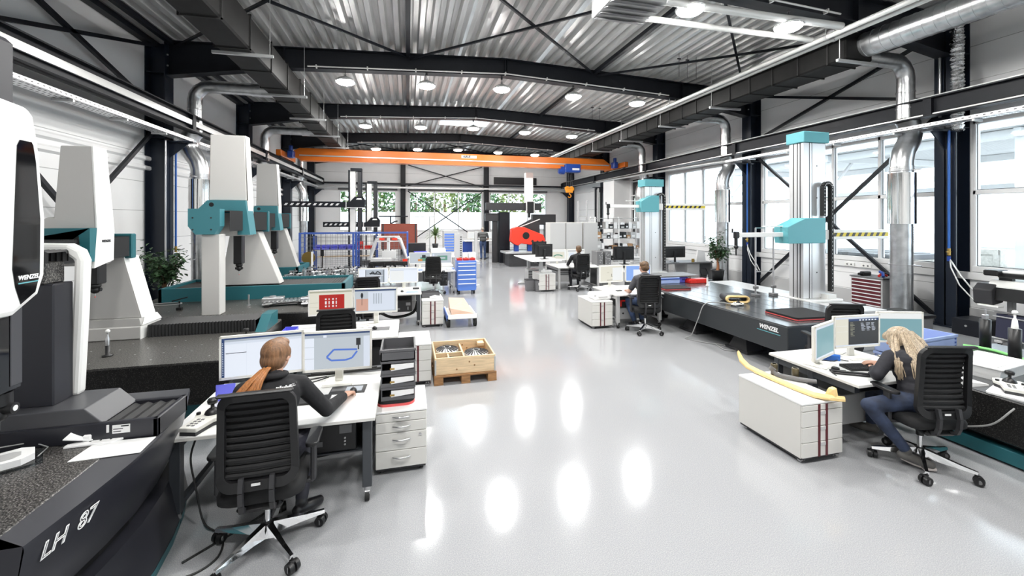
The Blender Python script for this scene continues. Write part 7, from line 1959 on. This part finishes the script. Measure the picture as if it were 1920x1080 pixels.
# ---- long office counter on the right, computers, screens
t = T('office_counter', 'long grey counter carrying the black monitor and grey computers', 'counter', (6.9, 12.9, 0))
b = MB('light_grey'); b.box(-.85, .85, -.4, .45, .66, .7, .004); b.build('counter_top', parent=t)
for x in (-.8, .8): b = MB('mid_grey'); b.box(x - .03, x + .03, -.35, .4, 0, .66); b.build('leg', parent=t)
for i, x in enumerate((6.12, 6.4)): 
    t = T('computer', 'grey and black computer tower, %s of the two on the counter' % ('left' if i == 0 else 'right'), 'computer', (x, 12.85, .70))
    b = MB('mid_grey'); b.box(-.11, .11, -.22, .22, 0, .44, .006); b.build('case', parent=t); b = MB('light_grey')
    random.seed(i)
    for k in range(14): u = random.uniform(-.09, .07); z = random.uniform(.03, .4); b.box(u, u + .03, -.224, -.22, z, z + .02)
    b.build('port', parent=t)
monitor('black monitor seen from behind, on the counter left of the smaller arm machine', (7.0, 12.7, .70), PI - .1, [(0, 1, 0, 1, 'scr_dark')], W=.72, H=.45, lift=.14, frame='black_plastic')
for i in range(6): b = MB('paper' if i % 2 else 'light_grey'); b.box(-.15, .15, -.11, .11, 0, .035, .003); o = b.build('paper_stack', loc=(7.55, 12.85, .70 + i * .036)); o.rotation_euler = (0, 0, .06 * (-1) ** i); tag(o, 'paper bundle, %s from the bottom of the stack on the counter' % ORD[i], 'paper')
t = T('wall_desk', 'grey desk under the third window with the black widescreen', 'desk', (9.75, 13.3, 0))
b = MB('mid_grey'); b.box(-.95, .95, -.4, .5, .62, .66, .004); b.build('tabletop', parent=t)
b = MB('light_grey'); b.box(-.1, .4, -.35, .4, 0, .62, .006); b.build('side_cabinet', parent=t)
for x in (-.9, .9): b = MB('mid_grey'); b.box(x - .03, x + .03, -.35, .4, 0, .62); b.build('leg', parent=t)
monitor('black widescreen seen from behind on the desk under the third window', (9.3, 13.25, .66), PI, [(0, 1, 0, 1, 'scr_dark')], W=.92, H=.40, lift=.16, frame='black_plastic')
t = T('office_printer', 'small dark printer on the window sill by the third window', 'printer', (9.3, 14.6, 1.05))
b = MB('dark_grey'); b.box(-.3, .3, -.2, .2, 0, .2, .02); b.box(-.25, .2, -.22, .1, .2, .32, .03); b.build('body', parent=t)
b = MB('light_grey'); b.box(8.85, 9.75, 14.35, 14.9, 0, 1.05, .006); tag(b.build('low_cabinet'), 'pale cabinet under the small dark printer', 'cabinet')
b = MB('paper'); b.prism([(-.2, 0), (.2, 0), (.16, .38), (-.12, .42)], 'y', -.03, .03); o = b.build('white_board', loc=(10.3, 13.1, .66)); tag(o, 'white board propped on the desk under the third window', 'board')
b = MB('brass'); b.cyl((0, 0, 0), (0, 0, .12), .05, n=12); o = b.build('amber_jar', loc=(9.95, 13.05, .66)); tag(o, 'amber jar beside the propped white board', 'jar')
b = MB('steel_dark'); b.tube([(.15 * math.cos(a), .04 * math.sin(a * 3), .2 + .15 * math.sin(a)) for a in [i * PI / 8 for i in range(25)]], .014, 6); o = b.build('coiled_cable', loc=(10.25, 12.85, .12)); tag(o, 'coiled dark cable under the right end of the window desk', 'cable')
# ---- goods rack
t = T('goods_rack', 'tall open rack filled with boxes before the dark glazed door', 'rack', (8.8, 16.6, 0))
for x in (-1.1, 0, 1.1):
    for y in (-.22, .25): b = MB('cmm_white'); b.box(x - .025, x + .025, y - .025, y + .025, 0, 2.3); b.build('upright', parent=t)
for z in (.45, .93, 1.38, 1.8, 2.25): b = MB('light_grey'); b.box(-1.12, 1.12, -.25, .28, z - .02, z, .003); b.build('shelf_board', parent=t)
random.seed(31)
kinds = (('paper', 'white carton', 'white carton standing on the open goods rack'), ('black_plastic', 'black_bin', 'black bin standing on the open goods rack'), ('cardboard', 'brown_carton', 'brown carton standing on the open goods rack'), ('light_grey', 'grey_box', 'grey box standing on the open goods rack'), ('red_trim', 'red_box', 'red box on the open goods rack'))
for z in (.45, .93, 1.38, 1.8):
    x = 7.74
    while x < 9.75:
        k = random.choices(range(5), (6, 4, 2, 4, .6))[0]; wd = random.uniform(.10, .24); h = random.uniform(.1, .34)
        if random.random() < .88:
            b = MB(kinds[k][0]); b.box(-wd / 2, wd / 2, -.16, .16, 0, h, .004)
            if k != 0: b.use('label_white').box(-wd * .3, wd * .3, -.163, -.16, h * .2, h * .5)
            o = b.build(kinds[k][1].replace(' ', '_'), loc=(x + wd / 2, 16.52, z)); tag(o, kinds[k][2], 'box', 'goods on the open rack')
            if h < .17 and random.random() < .6:
                b = MB('paper'); b.box(-wd * .45, wd * .45, -.15, .15, 0, .09, .004); o = b.build('white_carton', loc=(x + wd / 2, 16.52, z + h)); tag(o, kinds[0][2], 'box', 'goods on the open rack')
        x += wd + .02
t = T('stair_frame', 'pale ladder like frame left of the goods rack', 'frame', (7.45, 17.0, 0))
for x in (-.25, .15): b = MB('light_grey'); b.box(x - .03, x + .03, -.03, .03, 0, 3.0); b.build('upright', parent=t)
for z in (.6, 1.2, 1.8, 2.3): b = MB('light_grey'); b.box(-.25, .15, -.02, .02, z, z + .05); b.build('rung', parent=t)
t = T('pipe_bundle', 'dark vertical pipes at the fourth right column', 'pipes', (10.2, 21.2, 0))
for i in range(3): b = MB('zinc' if i % 2 else 'steel_dark'); b.cyl((i * .16 - .2, 0, 0), (i * .16 - .2, 0, 3.9), .06, n=10); b.build('pipe', parent=t)

# ================================================================== OUTSIDE
b = MB('asphalt'); b.box(-60, 80, 27.7, 90, -.3, -.1); b.box(11.4, 80, -40, 27.7, -.3, -.1); b.box(-60, -6.2, -40, 27.7, -.3, -.1); b.box(-6.2, 11.4, -40, -4.6, -.3, -.1)
struct(b.build('ground'), 'pale yard outside the windows')
b = MB('canopy_white'); b.box(-14, 20, 33.8, 34.2, -.1, 2.75); struct(b.build('wall_yard'), 'white yard wall outside the far windows')
random.seed(8)
for i in range(15):
    b = MB('hedge_light' if i % 3 == 1 else 'hedge_leaf'); cx = -12 + i * 2.1 + random.uniform(-.5, .5)
    for k in range(560):
        a = random.uniform(0, 2 * PI); ph = random.uniform(-.6, 1.4); r = 1.5 * random.uniform(.6, 1.05)
        p = Vector((cx + r * math.cos(a) * math.cos(ph), 36 + r * math.sin(a) * math.cos(ph), 3.5 + 1.5 * r * math.sin(ph)))
        d = Vector((random.gauss(0, 1), random.gauss(0, 1), random.gauss(0, 1))).normalized(); s = d.orthogonal().normalized(); l = random.uniform(.25, .5)
        b.add([p, p + d * l * .5 + s * l * .3, p + d * l, p + d * l * .5 - s * l * .3], [(0, 1, 2, 3)], False)
    b.use('bark'); b.cyl((cx, 36, -.1), (cx, 36, 3.6), .12, n=6)
    o = b.build('garden_bush'); tag(o, 'leafy bush behind the yard wall, %d%s from the left' % (i + 1, {1: 'st', 2: 'nd', 3: 'rd'}.get(i + 1, 'th')), 'bush', 'bushes outside the far windows')
t = T('yard_canopy', 'white steel canopy standing in the yard outside the right windows', 'canopy', (16.2, 8.0, -.1))
for x in (-2.5, 2.5):
    for y in (-6, -1.5, 3, 7.5): b = MB('canopy_white'); b.box(x - .09, x + .09, y - .09, y + .09, 0, 4.3); b.build('post', parent=t)
b = MB('canopy_white')
for x in (-2.5, 2.5): b.box(x - .06, x + .06, -6.2, 7.7, 3.3, 3.45); b.box(x - .08, x + .08, -6.4, 7.9, 4.2, 4.4)
for y in (-6, -1.5, 3, 7.5): b.box(-2.7, 2.7, y - .06, y + .06, 4.2, 4.4); b.bar((-2.5, y, 3.3), (-1.6, y, 4.2), .07)
b.build('frame', parent=t)
b = MB('canopy_white')
for i in range(36): x = -2.9 + i * .16; b.prism([(x, 4.42), (x + .06, 4.42), (x + .08, 4.47), (x + .14, 4.47), (x + .16, 4.42), (x + .16, 4.43), (x + .14, 4.48), (x + .08, 4.48), (x + .06, 4.43), (x, 4.43)], 'y', -6.6, 8.1)
b.build('roof_sheet', parent=t)
def wcrate(label, loc, W, D, H, rz=0):
    t = T('wooden_crate', label, 'crate', loc, rz)
    b = MB('crate_wood'); b.box(-W, W, -D, D, .1, H, .01); b.build('body', parent=t)
    b = MB('crate_wood')
    for x in (-W + .05, 0, W - .05): b.box(x - .05, x + .05, -D - .025, -D, .1, H); b.box(x - .05, x + .05, -D, D, 0, .1)
    for y in (-D + .05, D - .05): b.box(-W - .025, -W, y - .05, y + .05, .1, H)
    b.box(-W - .02, -W, -D, D, H - .12, H); b.box(-W - .02, -W, -D, D, .1, .2); b.build('battens', parent=t)
wcrate('pale wooden shipping crate, left of the pair outside the near right window', (14.6, 7.6, -.1), .7, .6, 1.55)
wcrate('pale wooden shipping crate, right and lower of the pair outside the near right window', (13.9, 6.4, -.1), .55, .5, 1.15)
t = T('container', 'grey flat goods stack outside behind the large arm machine', 'goods', (14.8, 10.6, -.1))
b = MB('crate_wood'); b.box(-1.2, 1.2, -1.6, 1.4, 0, 1.1, .02); b.build('stack', parent=t)
b = MB('mid_grey')
for i in range(6): b.box(-1.15, 1.15, -1.5 + i * .5, -1.2 + i * .5, 1.1, 1.25, .01)
b.build('rollers', parent=t)
# ================================================================== PEOPLE
def remeshed(b, voxel, smooth=6):
    """union of all collected shapes as one smooth skin; returns a mesh"""
    me = bpy.data.meshes.new('body_tmp'); me.from_pydata(b.v, [], b.f)
    bm = bmesh.new(); bm.from_mesh(me); bmesh.ops.recalc_face_normals(bm, faces=bm.faces); bm.to_mesh(me); bm.free()
    o = bpy.data.objects.new('body_tmp', me); COL.objects.link(o)
    r = o.modifiers.new('r', 'REMESH'); r.mode = 'VOXEL'; r.voxel_size = voxel; r.use_smooth_shade = True
    s = o.modifiers.new('s', 'SMOOTH'); s.factor = .5; s.iterations = smooth
    bpy.context.view_layer.update()
    out = bpy.data.meshes.new_from_object(o.evaluated_get(bpy.context.evaluated_depsgraph_get()))
    bpy.data.objects.remove(o); bpy.data.meshes.remove(me)
    return out

def capsule(b, p, q, r0, r1):
    b.cyl(p, q, r0, r1, n=14); b.sphere(p, r0, n=14, m=8); b.sphere(q, r1, n=14, m=8)

class Body:
    def __init__(s):
        s.b = MB(); s.bones = []
    def limb(s, m, *pr):
        """joints (x,y,z,r) in turn"""
        for a, c in zip(pr[:-1], pr[1:]):
            capsule(s.b, a[:3], c[:3], a[3], c[3]); s.bones.append((Vector(a[:3]), Vector(c[:3]), a[3], c[3], m))
        return s
    def ell(s, m, c, rx, ry, rz, rot=None):
        if rot is not None: s.b.xf = Matrix.Translation(c) @ rot.to_matrix().to_4x4() @ Matrix.Translation(-Vector(c))
        s.b.sphere(c, rx, ry, rz, n=20, m=14); s.b.xf = None
        r = min(rx, ry, rz)
        s.bones.append((Vector(c) - V(0, 0, .01), Vector(c) + V(0, 0, .01), (rx + ry + rz) / 3, (rx + ry + rz) / 3, m)); return s
    def hand(s, wrist, d, up, side, m='skin', curl=.5, sc=1.0):
        """d: pointing direction, up: back of the hand, side: +1 thumb on d x up side"""
        w = Vector(wrist); d = Vector(d).normalized(); up = Vector(up); up = (up - d * up.dot(d)).normalized(); sd = d.cross(up).normalized() * side
        P = lambda f, l, u: w + d * f * sc + sd * l * sc + up * u * sc
        for l in (-.026, -.009, .009, .026): s.limb(m, (*P(.0, l * .7, 0), .014 * sc), (*P(.08, l, .004), .0125 * sc))
        for l, L in ((-.030, .058), (-.010, .073), (.010, .08), (.029, .07)):
            a = P(.08, l, .004); b_ = P(.08 + L * .45, l * 1.08, .004 - curl * .008); c = P(.08 + L * .8, l * 1.1, -.004 - curl * .03); e = P(.08 + L * .98, l * 1.1, -.012 - curl * .045)
            s.limb(m, (*a, .0095 * sc), (*b_, .0088 * sc), (*c, .008 * sc), (*e, .007 * sc))
        s.limb(m, (*P(.02, .028, -.004), .013 * sc), (*P(.05, .052, -.012), .011 * sc), (*P(.082, .06, -.02), .009 * sc), (*P(.1, .058, -.026), .0075 * sc))
        return s
    def head(s, c, yaw=0.0, pitch=0.0, sc=1.0, m='skin'):
        """face looks to +y before yaw; pitch > 0 bows the head"""
        R = Euler((-pitch, 0, yaw)).to_matrix(); c = Vector(c)
        s.hc, s.hR, s.hs = c, R, sc
        P = lambda x, y, z: tuple(c + R @ (Vector((x, y, z)) * sc))
        E = lambda x, y, z, rx, ry, rz: s.ell(m, P(x, y, z), rx * sc, ry * sc, rz * sc, Euler((-pitch, 0, yaw)))
        E(0, -.01, .02, .074, .092, .09); E(0, .03, -.035, .062, .068, .072); E(0, .055, -.075, .038, .036, .036)
        E(0, .088, -.03, .032, .022, .026); E(0, .105, -.015, .013, .018, .022); E(0, .088, .02, .05, .018, .02)
        for sx in (-1, 1):
            E(sx * .036, .075, -.025, .025, .02, .02); E(sx * .076, -.005, -.012, .010, .020, .032)
        E(0, .092, -.052, .022, .012, .006); E(0, .09, -.062, .018, .012, .006)
        return s
    def face(s, parent):
        c, R, sc = s.hc, s.hR, s.hs
        P = lambda x, y, z: tuple(c + R @ (Vector((x, y, z)) * sc))
        b = MB('paper')
        for sx in (-1, 1): b.sphere(P(sx * .031, .083, -.002), .012 * sc, n=10, m=8)
        b.use('black_plastic')
        for sx in (-1, 1): b.sphere(P(sx * .031, .0925, -.002), .0055 * sc, n=8, m=6)
        b.build('eyes', parent=parent)
        b = MB('red_trim'); b.sphere(P(0, .099, -.057), .019 * sc, .006 * sc, .005 * sc, n=10, m=6); b.build('mouth', parent=parent)
    def finish(s, parent, voxel=.008, smooth=5, name='body'):
        me = remeshed(s.b, voxel, smooth)
        mats = []
        for bo in s.bones:
            if bo[4] not in mats: mats.append(bo[4])
        for k in mats: me.materials.append(M[k])
        import numpy as np
        n = len(me.polygons); ce = np.empty(n * 3, np.float32); me.polygons.foreach_get('center', ce); ce = ce.reshape(-1, 3)
        best = np.full(n, 1e9, np.float32); idx = np.zeros(n, np.int32)
        for p, q, r0, r1, m in s.bones:
            p_ = np.array(p, np.float32); d = np.array(q - p, np.float32); L2 = max(float((d * d).sum()), 1e-9)
            t = np.clip(((ce - p_) @ d) / L2, 0, 1); dist = np.linalg.norm(ce - p_ - t[:, None] * d, axis=1) - (r0 + (r1 - r0) * t)
            k = dist < best; best[k] = dist[k]; idx[k] = mats.index(m)
        me.polygons.foreach_set('material_index', idx); me.polygons.foreach_set('use_smooth', np.ones(n, bool)); me.update()
        o = bpy.data.objects.new(name, me); COL.objects.link(o)
        if parent: o.parent = parent
        s.obj = o
        return o

def hair_cap(bd, parent, m, pts, voxel=.007, name='hair', extra=None):
    """pts: ellipsoids (x,y,z,rx,ry,rz) in head space, joined into one shell"""
    b = MB(); c, R, sc = bd.hc, bd.hR, bd.hs
    e = R.to_euler()
    for x, y, z, rx, ry, rz in pts:
        p = c + R @ (Vector((x, y, z)) * sc); b.xf = Matrix.Translation(p) @ R.to_4x4() @ Matrix.Translation(-p); b.sphere(tuple(p), rx * sc, ry * sc, rz * sc, n=20, m=14); b.xf = None
    if extra: extra(b)
    me = remeshed(b, voxel, 3); me.materials.append(M[m]); 
    for p in me.polygons: p.use_smooth = True
    o = bpy.data.objects.new(name, me); COL.objects.link(o); o.parent = parent
    return o

def strands(parent, m, n, rootf, path, r=.0045, seed=1, jit=.02, name='hair_strands'):
    """many thin locks following a path list of centre points with spread per point"""
    random.seed(seed); b = MB(m)
    for i in range(n):
        a = random.uniform(0, 2 * PI); k = math.sqrt(random.random()); dx, dy = math.cos(a) * k, math.sin(a) * k
        pts = []
        ph = random.uniform(0, 6.28); am = random.uniform(0, jit)
        for j, (x, y, z, sx, sy) in enumerate(path):
            u = j / (len(path) - 1)
            pts.append((x + dx * sx + am * u * math.sin(ph + 5 * u), y + dy * sy + am * u * math.cos(ph + 6 * u), z + random.uniform(-.004, .004)))
        rs = [r * (1 - .6 * (j / (len(path) - 1)) ** 2) for j in range(len(path))]
        b.tube(pts, rs, 5, caps=False)
    o = b.build(name, parent=parent)
    return o

def seated(bd, top, legs, shoe, pelvis, chest, neck, shL, elL, wrL, shR, elR, wrR, hipL, knL, anL, toL, hipR, knR, anR, toR, slim=1.0, bare_arm=False):
    v = lambda p, r: (*p, r * slim)
    pl, ch = Vector(pelvis), Vector(chest)
    bd.limb(legs, v(Vector(hipL) * .7 + pl * .3, .115), v(Vector(hipR) * .7 + pl * .3, .115))
    mid = (pl + ch) / 2
    sd = (Vector(shR) - Vector(shL)).normalized()
    for f, r, w_ in ((.22, .115, .05), (.5, .112, .045), (.78, .118, .06), (1.0, .115, .075)):
        c = pl.lerp(ch, f); bd.limb(top, v(c - sd * w_, r), v(c + sd * w_, r))
    up = Vector(neck) - ch
    bd.limb(top, v(ch + up * .3 - sd * .1, .095), v(ch + up * .3 + sd * .1, .095))
    bd.limb(top, v(shL, .062), v(ch + up * .78, .06), v(shR, .062))
    bd.limb(top, v(ch + up * .6, .075), v(Vector(neck) - up * .05, .062))
    bd.limb('skin', v(Vector(neck), .05), v(Vector(neck) + (Vector(bd.hc) - Vector(neck)) * .6, .05))
    for sh, el, wr in ((shL, elL, wrL), (shR, elR, wrR)):
        if bare_arm:
            mm = Vector(sh).lerp(Vector(el), .72); bd.limb(top, v(sh, .06), v(mm, .056)); bd.limb('skin', v(mm, .044), v(el, .042), v(wr, .028))
        else: bd.limb(top, v(sh, .062), v(el, .052), v(Vector(el).lerp(Vector(wr), .9), .040)); bd.limb('skin', v(Vector(el).lerp(Vector(wr), .88), .029), v(wr, .026))
    for hp, kn, an, to in ((hipL, knL, anL, toL), (hipR, knR, anR, toR)):
        bd.limb(legs, v(hp, .092), v(kn, .062), v(Vector(kn).lerp(Vector(an), .35), .058), v(Vector(kn).lerp(Vector(an), .92), .045))
        d = (Vector(to) - Vector(an)); heel = Vector(an) - Vector((d.x, d.y, 0)).normalized() * .035 + V(0, 0, -.045)
        bd.limb(shoe, v(Vector(kn).lerp(Vector(an), .95), .04), v(an, .042)); bd.limb(shoe, v(heel, .036), v(Vector(heel).lerp(Vector(to), .6), .042), v(to, .034))

# ---- auburn haired worker
t = T('person', 'person with auburn ponytail in black jacket, hand on a mouse at the nearest desk', 'person', (-.93, 3.13, 0)); O1 = Matrix.Translation((.93, -3.13, 0))
bd = Body(); bd.head((-.905, 3.29, 1.235), yaw=-.22, pitch=.08, sc=1.04)
seated(bd, 'jacket_black', 'trousers_black', 'shoe_black', (-.93, 3.13, .585), (-.915, 3.16, .96), (-.90, 3.22, 1.115), (-1.085, 3.20, 1.03), (-1.22, 3.36, .79), (-1.10, 3.60, .735), (-.735, 3.23, 1.035), (-.595, 3.40, .765), (-.515, 3.71, .735),
       (-1.03, 3.18, .56), (-1.09, 3.62, .53), (-1.07, 3.66, .12), (-1.09, 3.83, .045), (-.83, 3.18, .56), (-.76, 3.56, .53), (-.76, 3.36, .125), (-.66, 3.47, .05))
bd.hand((-.507, 3.735, .73), (.25, .95, -.15), (0, 0, 1), -1, curl=.55, sc=1.0)
bd.hand((-1.095, 3.615, .73), (.1, .95, -.2), (0, 0, 1), 1, curl=.5)
o = bd.finish(None, .0065, 5); o.parent = t; o.location = (.93, -3.13, 0)
OFF = (.93, -3.13, 0)
bd.face(t); 
h = hair_cap(bd, t, 'hair_auburn', [(0, -.022, .03, .088, .095, .086), (0, -.045, -.02, .082, .072, .08), (0, -.06, -.065, .05, .042, .05), (-.06, .01, .0, .03, .06, .06), (.058, .0, .015, .03, .055, .05), (0, .035, .075, .062, .055, .04)])
c = MB('jacket_black'); c.tube([(-.905 + .075 * math.cos(a), 3.215 + .07 * math.sin(a), 1.12 - .012 * math.sin(a)) for a in [i * PI / 10 for i in range(21)]], .022, 8); c = c.build('collar', parent=t)
pt = strands(t, 'hair_copper', 210, None, [(-.92, 3.20, 1.19, .014, .014), (-.945, 3.15, 1.175, .026, .02), (-.985, 3.10, 1.125, .05, .026), (-1.02, 3.06, 1.06, .075, .03), (-1.05, 3.04, .98, .085, .03), (-1.06, 3.04, .90, .075, .026)], r=.0068, seed=3, jit=.014, name='ponytail')
b = MB('black_plastic'); b.tube([(-.925 + .02 * math.cos(a), 3.18 + .008 * math.cos(a), 1.18 + .02 * math.sin(a)) for a in [i * PI / 6 for i in range(13)]], .007, 6); hb = b.build('hair_band', parent=t)
from mathutils.bvhtree import BVHTree
def print_on_back(body, parent, off, y0, cells, m, name):
    bv = BVHTree.FromPolygons([v.co.copy() for v in body.data.vertices], [tuple(p.vertices) for p in body.data.polygons])
    b = MB(m); pts = {}
    for (xa, xb, za, zb) in cells:
        q = []
        for x, z in ((xa, za), (xb, za), (xb, zb), (xa, zb)):
            hit = bv.ray_cast(Vector((x, y0, z)), Vector((0, 1, 0)))
            if hit[0] is None: q = None; break
            q.append(hit[0] - V(0, .0015, 0))
        if q: b.add(q, [(0, 1, 2, 3)], False)
    if b.f: b.build(name, parent=parent).location = off
random.seed(2)
cells = []; x = -.86
while x < -.755: wd = random.uniform(.005, .011); cells.append((x, x + wd, 1.062, 1.062 + random.choice((.008, .008, .013)))); x += wd + .0025
print_on_back(o, t, OFF, 2.9, cells, 'paper', 'jacket_print')
for ob in (h, c, pt, hb): ob.location = OFF
for ch in t.children:
    if ch.name.startswith(('eyes', 'mouth')): ch.location = OFF

# ---- blonde worker
t = T('person', 'person with long blonde hair bent over the right desk, dark jacket and blue jeans', 'person', (4.47, 2.78, 0)); OFF = (-4.47, -2.78, 0)
bd = Body(); bd.head((4.665, 3.06, 1.015), yaw=.1, pitch=.75, sc=1.02)
seated(bd, 'jacket_dark', 'jeans_dark', 'shoe_grey', (4.47, 2.77, .58), (4.56, 2.88, .85), (4.62, 2.98, .955), (4.42, 2.98, .90), (4.215, 2.95, .755), (4.43, 3.13, .735), (4.76, 2.90, .90), (4.86, 3.08, .76), (4.68, 3.24, .735),
       (4.38, 2.80, .56), (4.02, 2.88, .53), (4.29, 2.76, .15), (4.42, 2.66, .06), (4.57, 2.84, .55), (4.55, 3.22, .52), (4.58, 3.26, .12), (4.55, 3.42, .045), slim=.98)
bd.hand((4.445, 3.14, .735), (.8, .6, -.1), (0, 0, 1), 1, curl=.6); bd.hand((4.665, 3.25, .735), (-.8, .55, -.1), (0, 0, 1), -1, curl=.6)
o = bd.finish(None, .0075, 5); o.parent = t; o.location = OFF
bd.face(t)
h = hair_cap(bd, t, 'hair_blonde', [(0, -.02, .035, .096, .105, .09), (0, -.05, -.03, .095, .08, .09), (-.065, .0, -.02, .04, .07, .085), (.065, .0, -.02, .04, .07, .085), (0, .04, .075, .07, .06, .042)])
hs = []
for n, sp, sd, path in ((120, .028, 1, [(4.62, 3.07, 1.10), (4.57, 3.04, 1.04), (4.46, 2.955, .96), (4.395, 2.885, .88), (4.375, 2.86, .80), (4.40, 2.85, .73)]),
                        (150, .045, 2, [(4.66, 3.00, 1.115), (4.62, 2.93, 1.05), (4.565, 2.815, .95), (4.53, 2.745, .86), (4.51, 2.715, .77), (4.50, 2.70, .69)]),
                        (150, .045, 3, [(4.70, 3.00, 1.115), (4.71, 2.93, 1.05), (4.68, 2.82, .95), (4.65, 2.75, .85), (4.62, 2.72, .75), (4.61, 2.71, .64)]),
                        (110, .035, 5, [(4.73, 3.04, 1.10), (4.77, 3.0, 1.02), (4.79, 2.90, .94), (4.77, 2.80, .84), (4.74, 2.77, .74), (4.73, 2.76, .66)]),
                        (80, .03, 6, [(4.64, 3.02, 1.11), (4.59, 2.96, 1.05), (4.51, 2.86, .96), (4.455, 2.79, .87), (4.44, 2.76, .78), (4.45, 2.74, .71)])):
    hs.append(strands(t, 'hair_blonde', n, None, [(x, y, z, sp * (.8 if j == 0 else 1.1), .022) for j, (x, y, z) in enumerate(path)], r=.0062, seed=sd, jit=.03, name='long_locks'))
b = MB('shoe_sole'); b.tube([(4.275, 2.79, .075), (4.33, 2.735, .045), (4.40, 2.665, .028), (4.445, 2.64, .03)], .018, 8); sl = b.build('shoe_sole', parent=t)
for ob in [h, sl] + hs: ob.location = OFF
for ch in t.children:
    if ch.name.startswith(('eyes', 'mouth')): ch.location = OFF

# ---- man in the grey shirt
t = T('person', 'person with short brown hair in a grey polo shirt and jeans at a desk', 'person', (4.52, 7.36, 0)); OFF = (-4.52, -7.36, 0)
bd = Body(); bd.head((4.60, 7.52, 1.235), yaw=-.1, pitch=.1, sc=1.12)
seated(bd, 'shirt_grey', 'jeans', 'shoe_black', (4.53, 7.37, .59), (4.56, 7.42, .95), (4.585, 7.47, 1.10), (4.39, 7.46, 1.02), (4.30, 7.56, .76), (4.40, 7.80, .735), (4.77, 7.44, 1.02), (4.86, 7.58, .77), (4.76, 7.82, .735),
       (4.44, 7.42, .57), (4.37, 7.76, .53), (4.47, 7.66, .13), (4.45, 7.8, .05), (4.63, 7.42, .57), (4.66, 7.8, .53), (4.66, 7.7, .13), (4.67, 7.86, .05), slim=1.08, bare_arm=True)
bd.hand((4.405, 7.81, .735), (.2, .95, -.1), (0, 0, 1), 1); bd.hand((4.755, 7.83, .735), (-.2, .95, -.1), (0, 0, 1), -1)
o = bd.finish(None, .009, 4); o.parent = t; o.location = OFF
bd.face(t)
h = hair_cap(bd, t, 'hair_brown', [(0, -.02, .04, .083, .09, .075), (0, -.045, -.005, .078, .068, .07), (0, .05, .07, .06, .05, .03)], voxel=.009); h.location = OFF
b = MB('shirt_grey'); b.tube([(4.585 + .07 * math.cos(a), 7.47 + .065 * math.sin(a), 1.105 - .01 * math.sin(a)) for a in [i * PI / 10 for i in range(21)]], .016, 8); b.build('collar', parent=t).location = OFF
for ch in t.children:
    if ch.name.startswith(('eyes', 'mouth')): ch.location = OFF

# ---- far seated person
t = T('person', 'person in dark clothes seen from behind at the far right desk', 'person', (5.2, 12.2, 0)); OFF = (-5.2, -12.2, 0)
bd = Body(); bd.head((5.25, 12.38, 1.25), yaw=.0, pitch=.05, sc=1.08)
seated(bd, 'jacket_black', 'trousers_black', 'shoe_black', (5.2, 12.22, .59), (5.2, 12.27, .95), (5.23, 12.33, 1.11), (5.0, 12.3, 1.02), (4.92, 12.45, .77), (5.02, 12.68, .735), (5.4, 12.3, 1.02), (5.5, 12.45, .77), (5.4, 12.68, .735),
       (5.1, 12.27, .57), (5.08, 12.65, .53), (5.08, 12.6, .12), (5.07, 12.75, .05), (5.3, 12.27, .57), (5.33, 12.65, .53), (5.33, 12.6, .12), (5.34, 12.75, .05))
bd.hand((5.025, 12.69, .735), (.1, .95, -.1), (0, 0, 1), 1); bd.hand((5.395, 12.69, .735), (-.1, .95, -.1), (0, 0, 1), -1)
o = bd.finish(None, .011, 4); o.parent = t; o.location = OFF
bd.face(t)
h = hair_cap(bd, t, 'hair_brown', [(0, -.02, .03, .085, .092, .082), (0, -.045, -.02, .08, .07, .085), (0, .05, .07, .06, .05, .03)], voxel=.01); h.location = OFF
for ch in t.children:
    if ch.name.startswith(('eyes', 'mouth')): ch.location = OFF

# ---- man standing at the far bench
t = T('person', 'person standing at the far high bench in grey shirt and blue jeans', 'person', (3.95, 22.45, 0)); OFF = (-3.95, -22.45, 0)
bd = Body(); bd.head((3.95, 22.58, 1.64), yaw=.0, pitch=.4, sc=1.1)
v = lambda p, r: (*p, r)
for c_, w_, r in (((3.95, 22.45, .95), .075, .115), ((3.95, 22.45, 1.1), .07, .118), ((3.95, 22.46, 1.25), .085, .12), ((3.95, 22.48, 1.37), .10, .115)):
    bd.limb('jeans' if c_[2] < 1 else 'shirt_dark', v((c_[0] - w_, c_[1], c_[2]), r), v((c_[0] + w_, c_[1], c_[2]), r))
bd.limb('shirt_dark', v((3.74, 22.49, 1.42), .066), v((3.95, 22.5, 1.46), .07), v((4.16, 22.49, 1.42), .066))
bd.limb('skin', v((3.95, 22.51, 1.48), .055), v((3.95, 22.55, 1.57), .052))
for sx in (-1, 1):
    X = 3.95
    bd.limb('shirt_dark', v((X + sx * .22, 22.49, 1.42), .062), v((X + sx * .29, 22.52, 1.22), .055)); bd.limb('skin', v((X + sx * .29, 22.52, 1.22), .045), v((X + sx * .31, 22.56, 1.14), .043), v((X + sx * .28, 22.82, 1.06), .030))
    bd.limb('jeans', v((X + sx * .095, 22.45, .92), .10), v((X + sx * .10, 22.44, .5), .068), v((X + sx * .10, 22.40, .12), .055))
    bd.limb('shoe_black', v((X + sx * .10, 22.37, .06), .045), v((X + sx * .115, 22.56, .045), .04))
    bd.hand((X + sx * .28, 22.83, 1.06), (-sx * .1, .95, -.1), (0, 0, 1), -sx)
o = bd.finish(None, .012, 4); o.parent = t; o.location = OFF
bd.face(t)
h = hair_cap(bd, t, 'hair_grey', [(0, -.02, .035, .08, .088, .074), (0, -.04, .0, .076, .066, .066)], voxel=.01); h.location = OFF
b = MB('black_plastic'); b.tube([(3.95 + .155 * math.cos(a), 22.45 + .12 * math.sin(a), 1.02) for a in [i * PI / 10 for i in range(21)]], .018, 6); b.build('belt', parent=t).location = OFF
for ch in t.children:
    if ch.name.startswith(('eyes', 'mouth')): ch.location = OFF
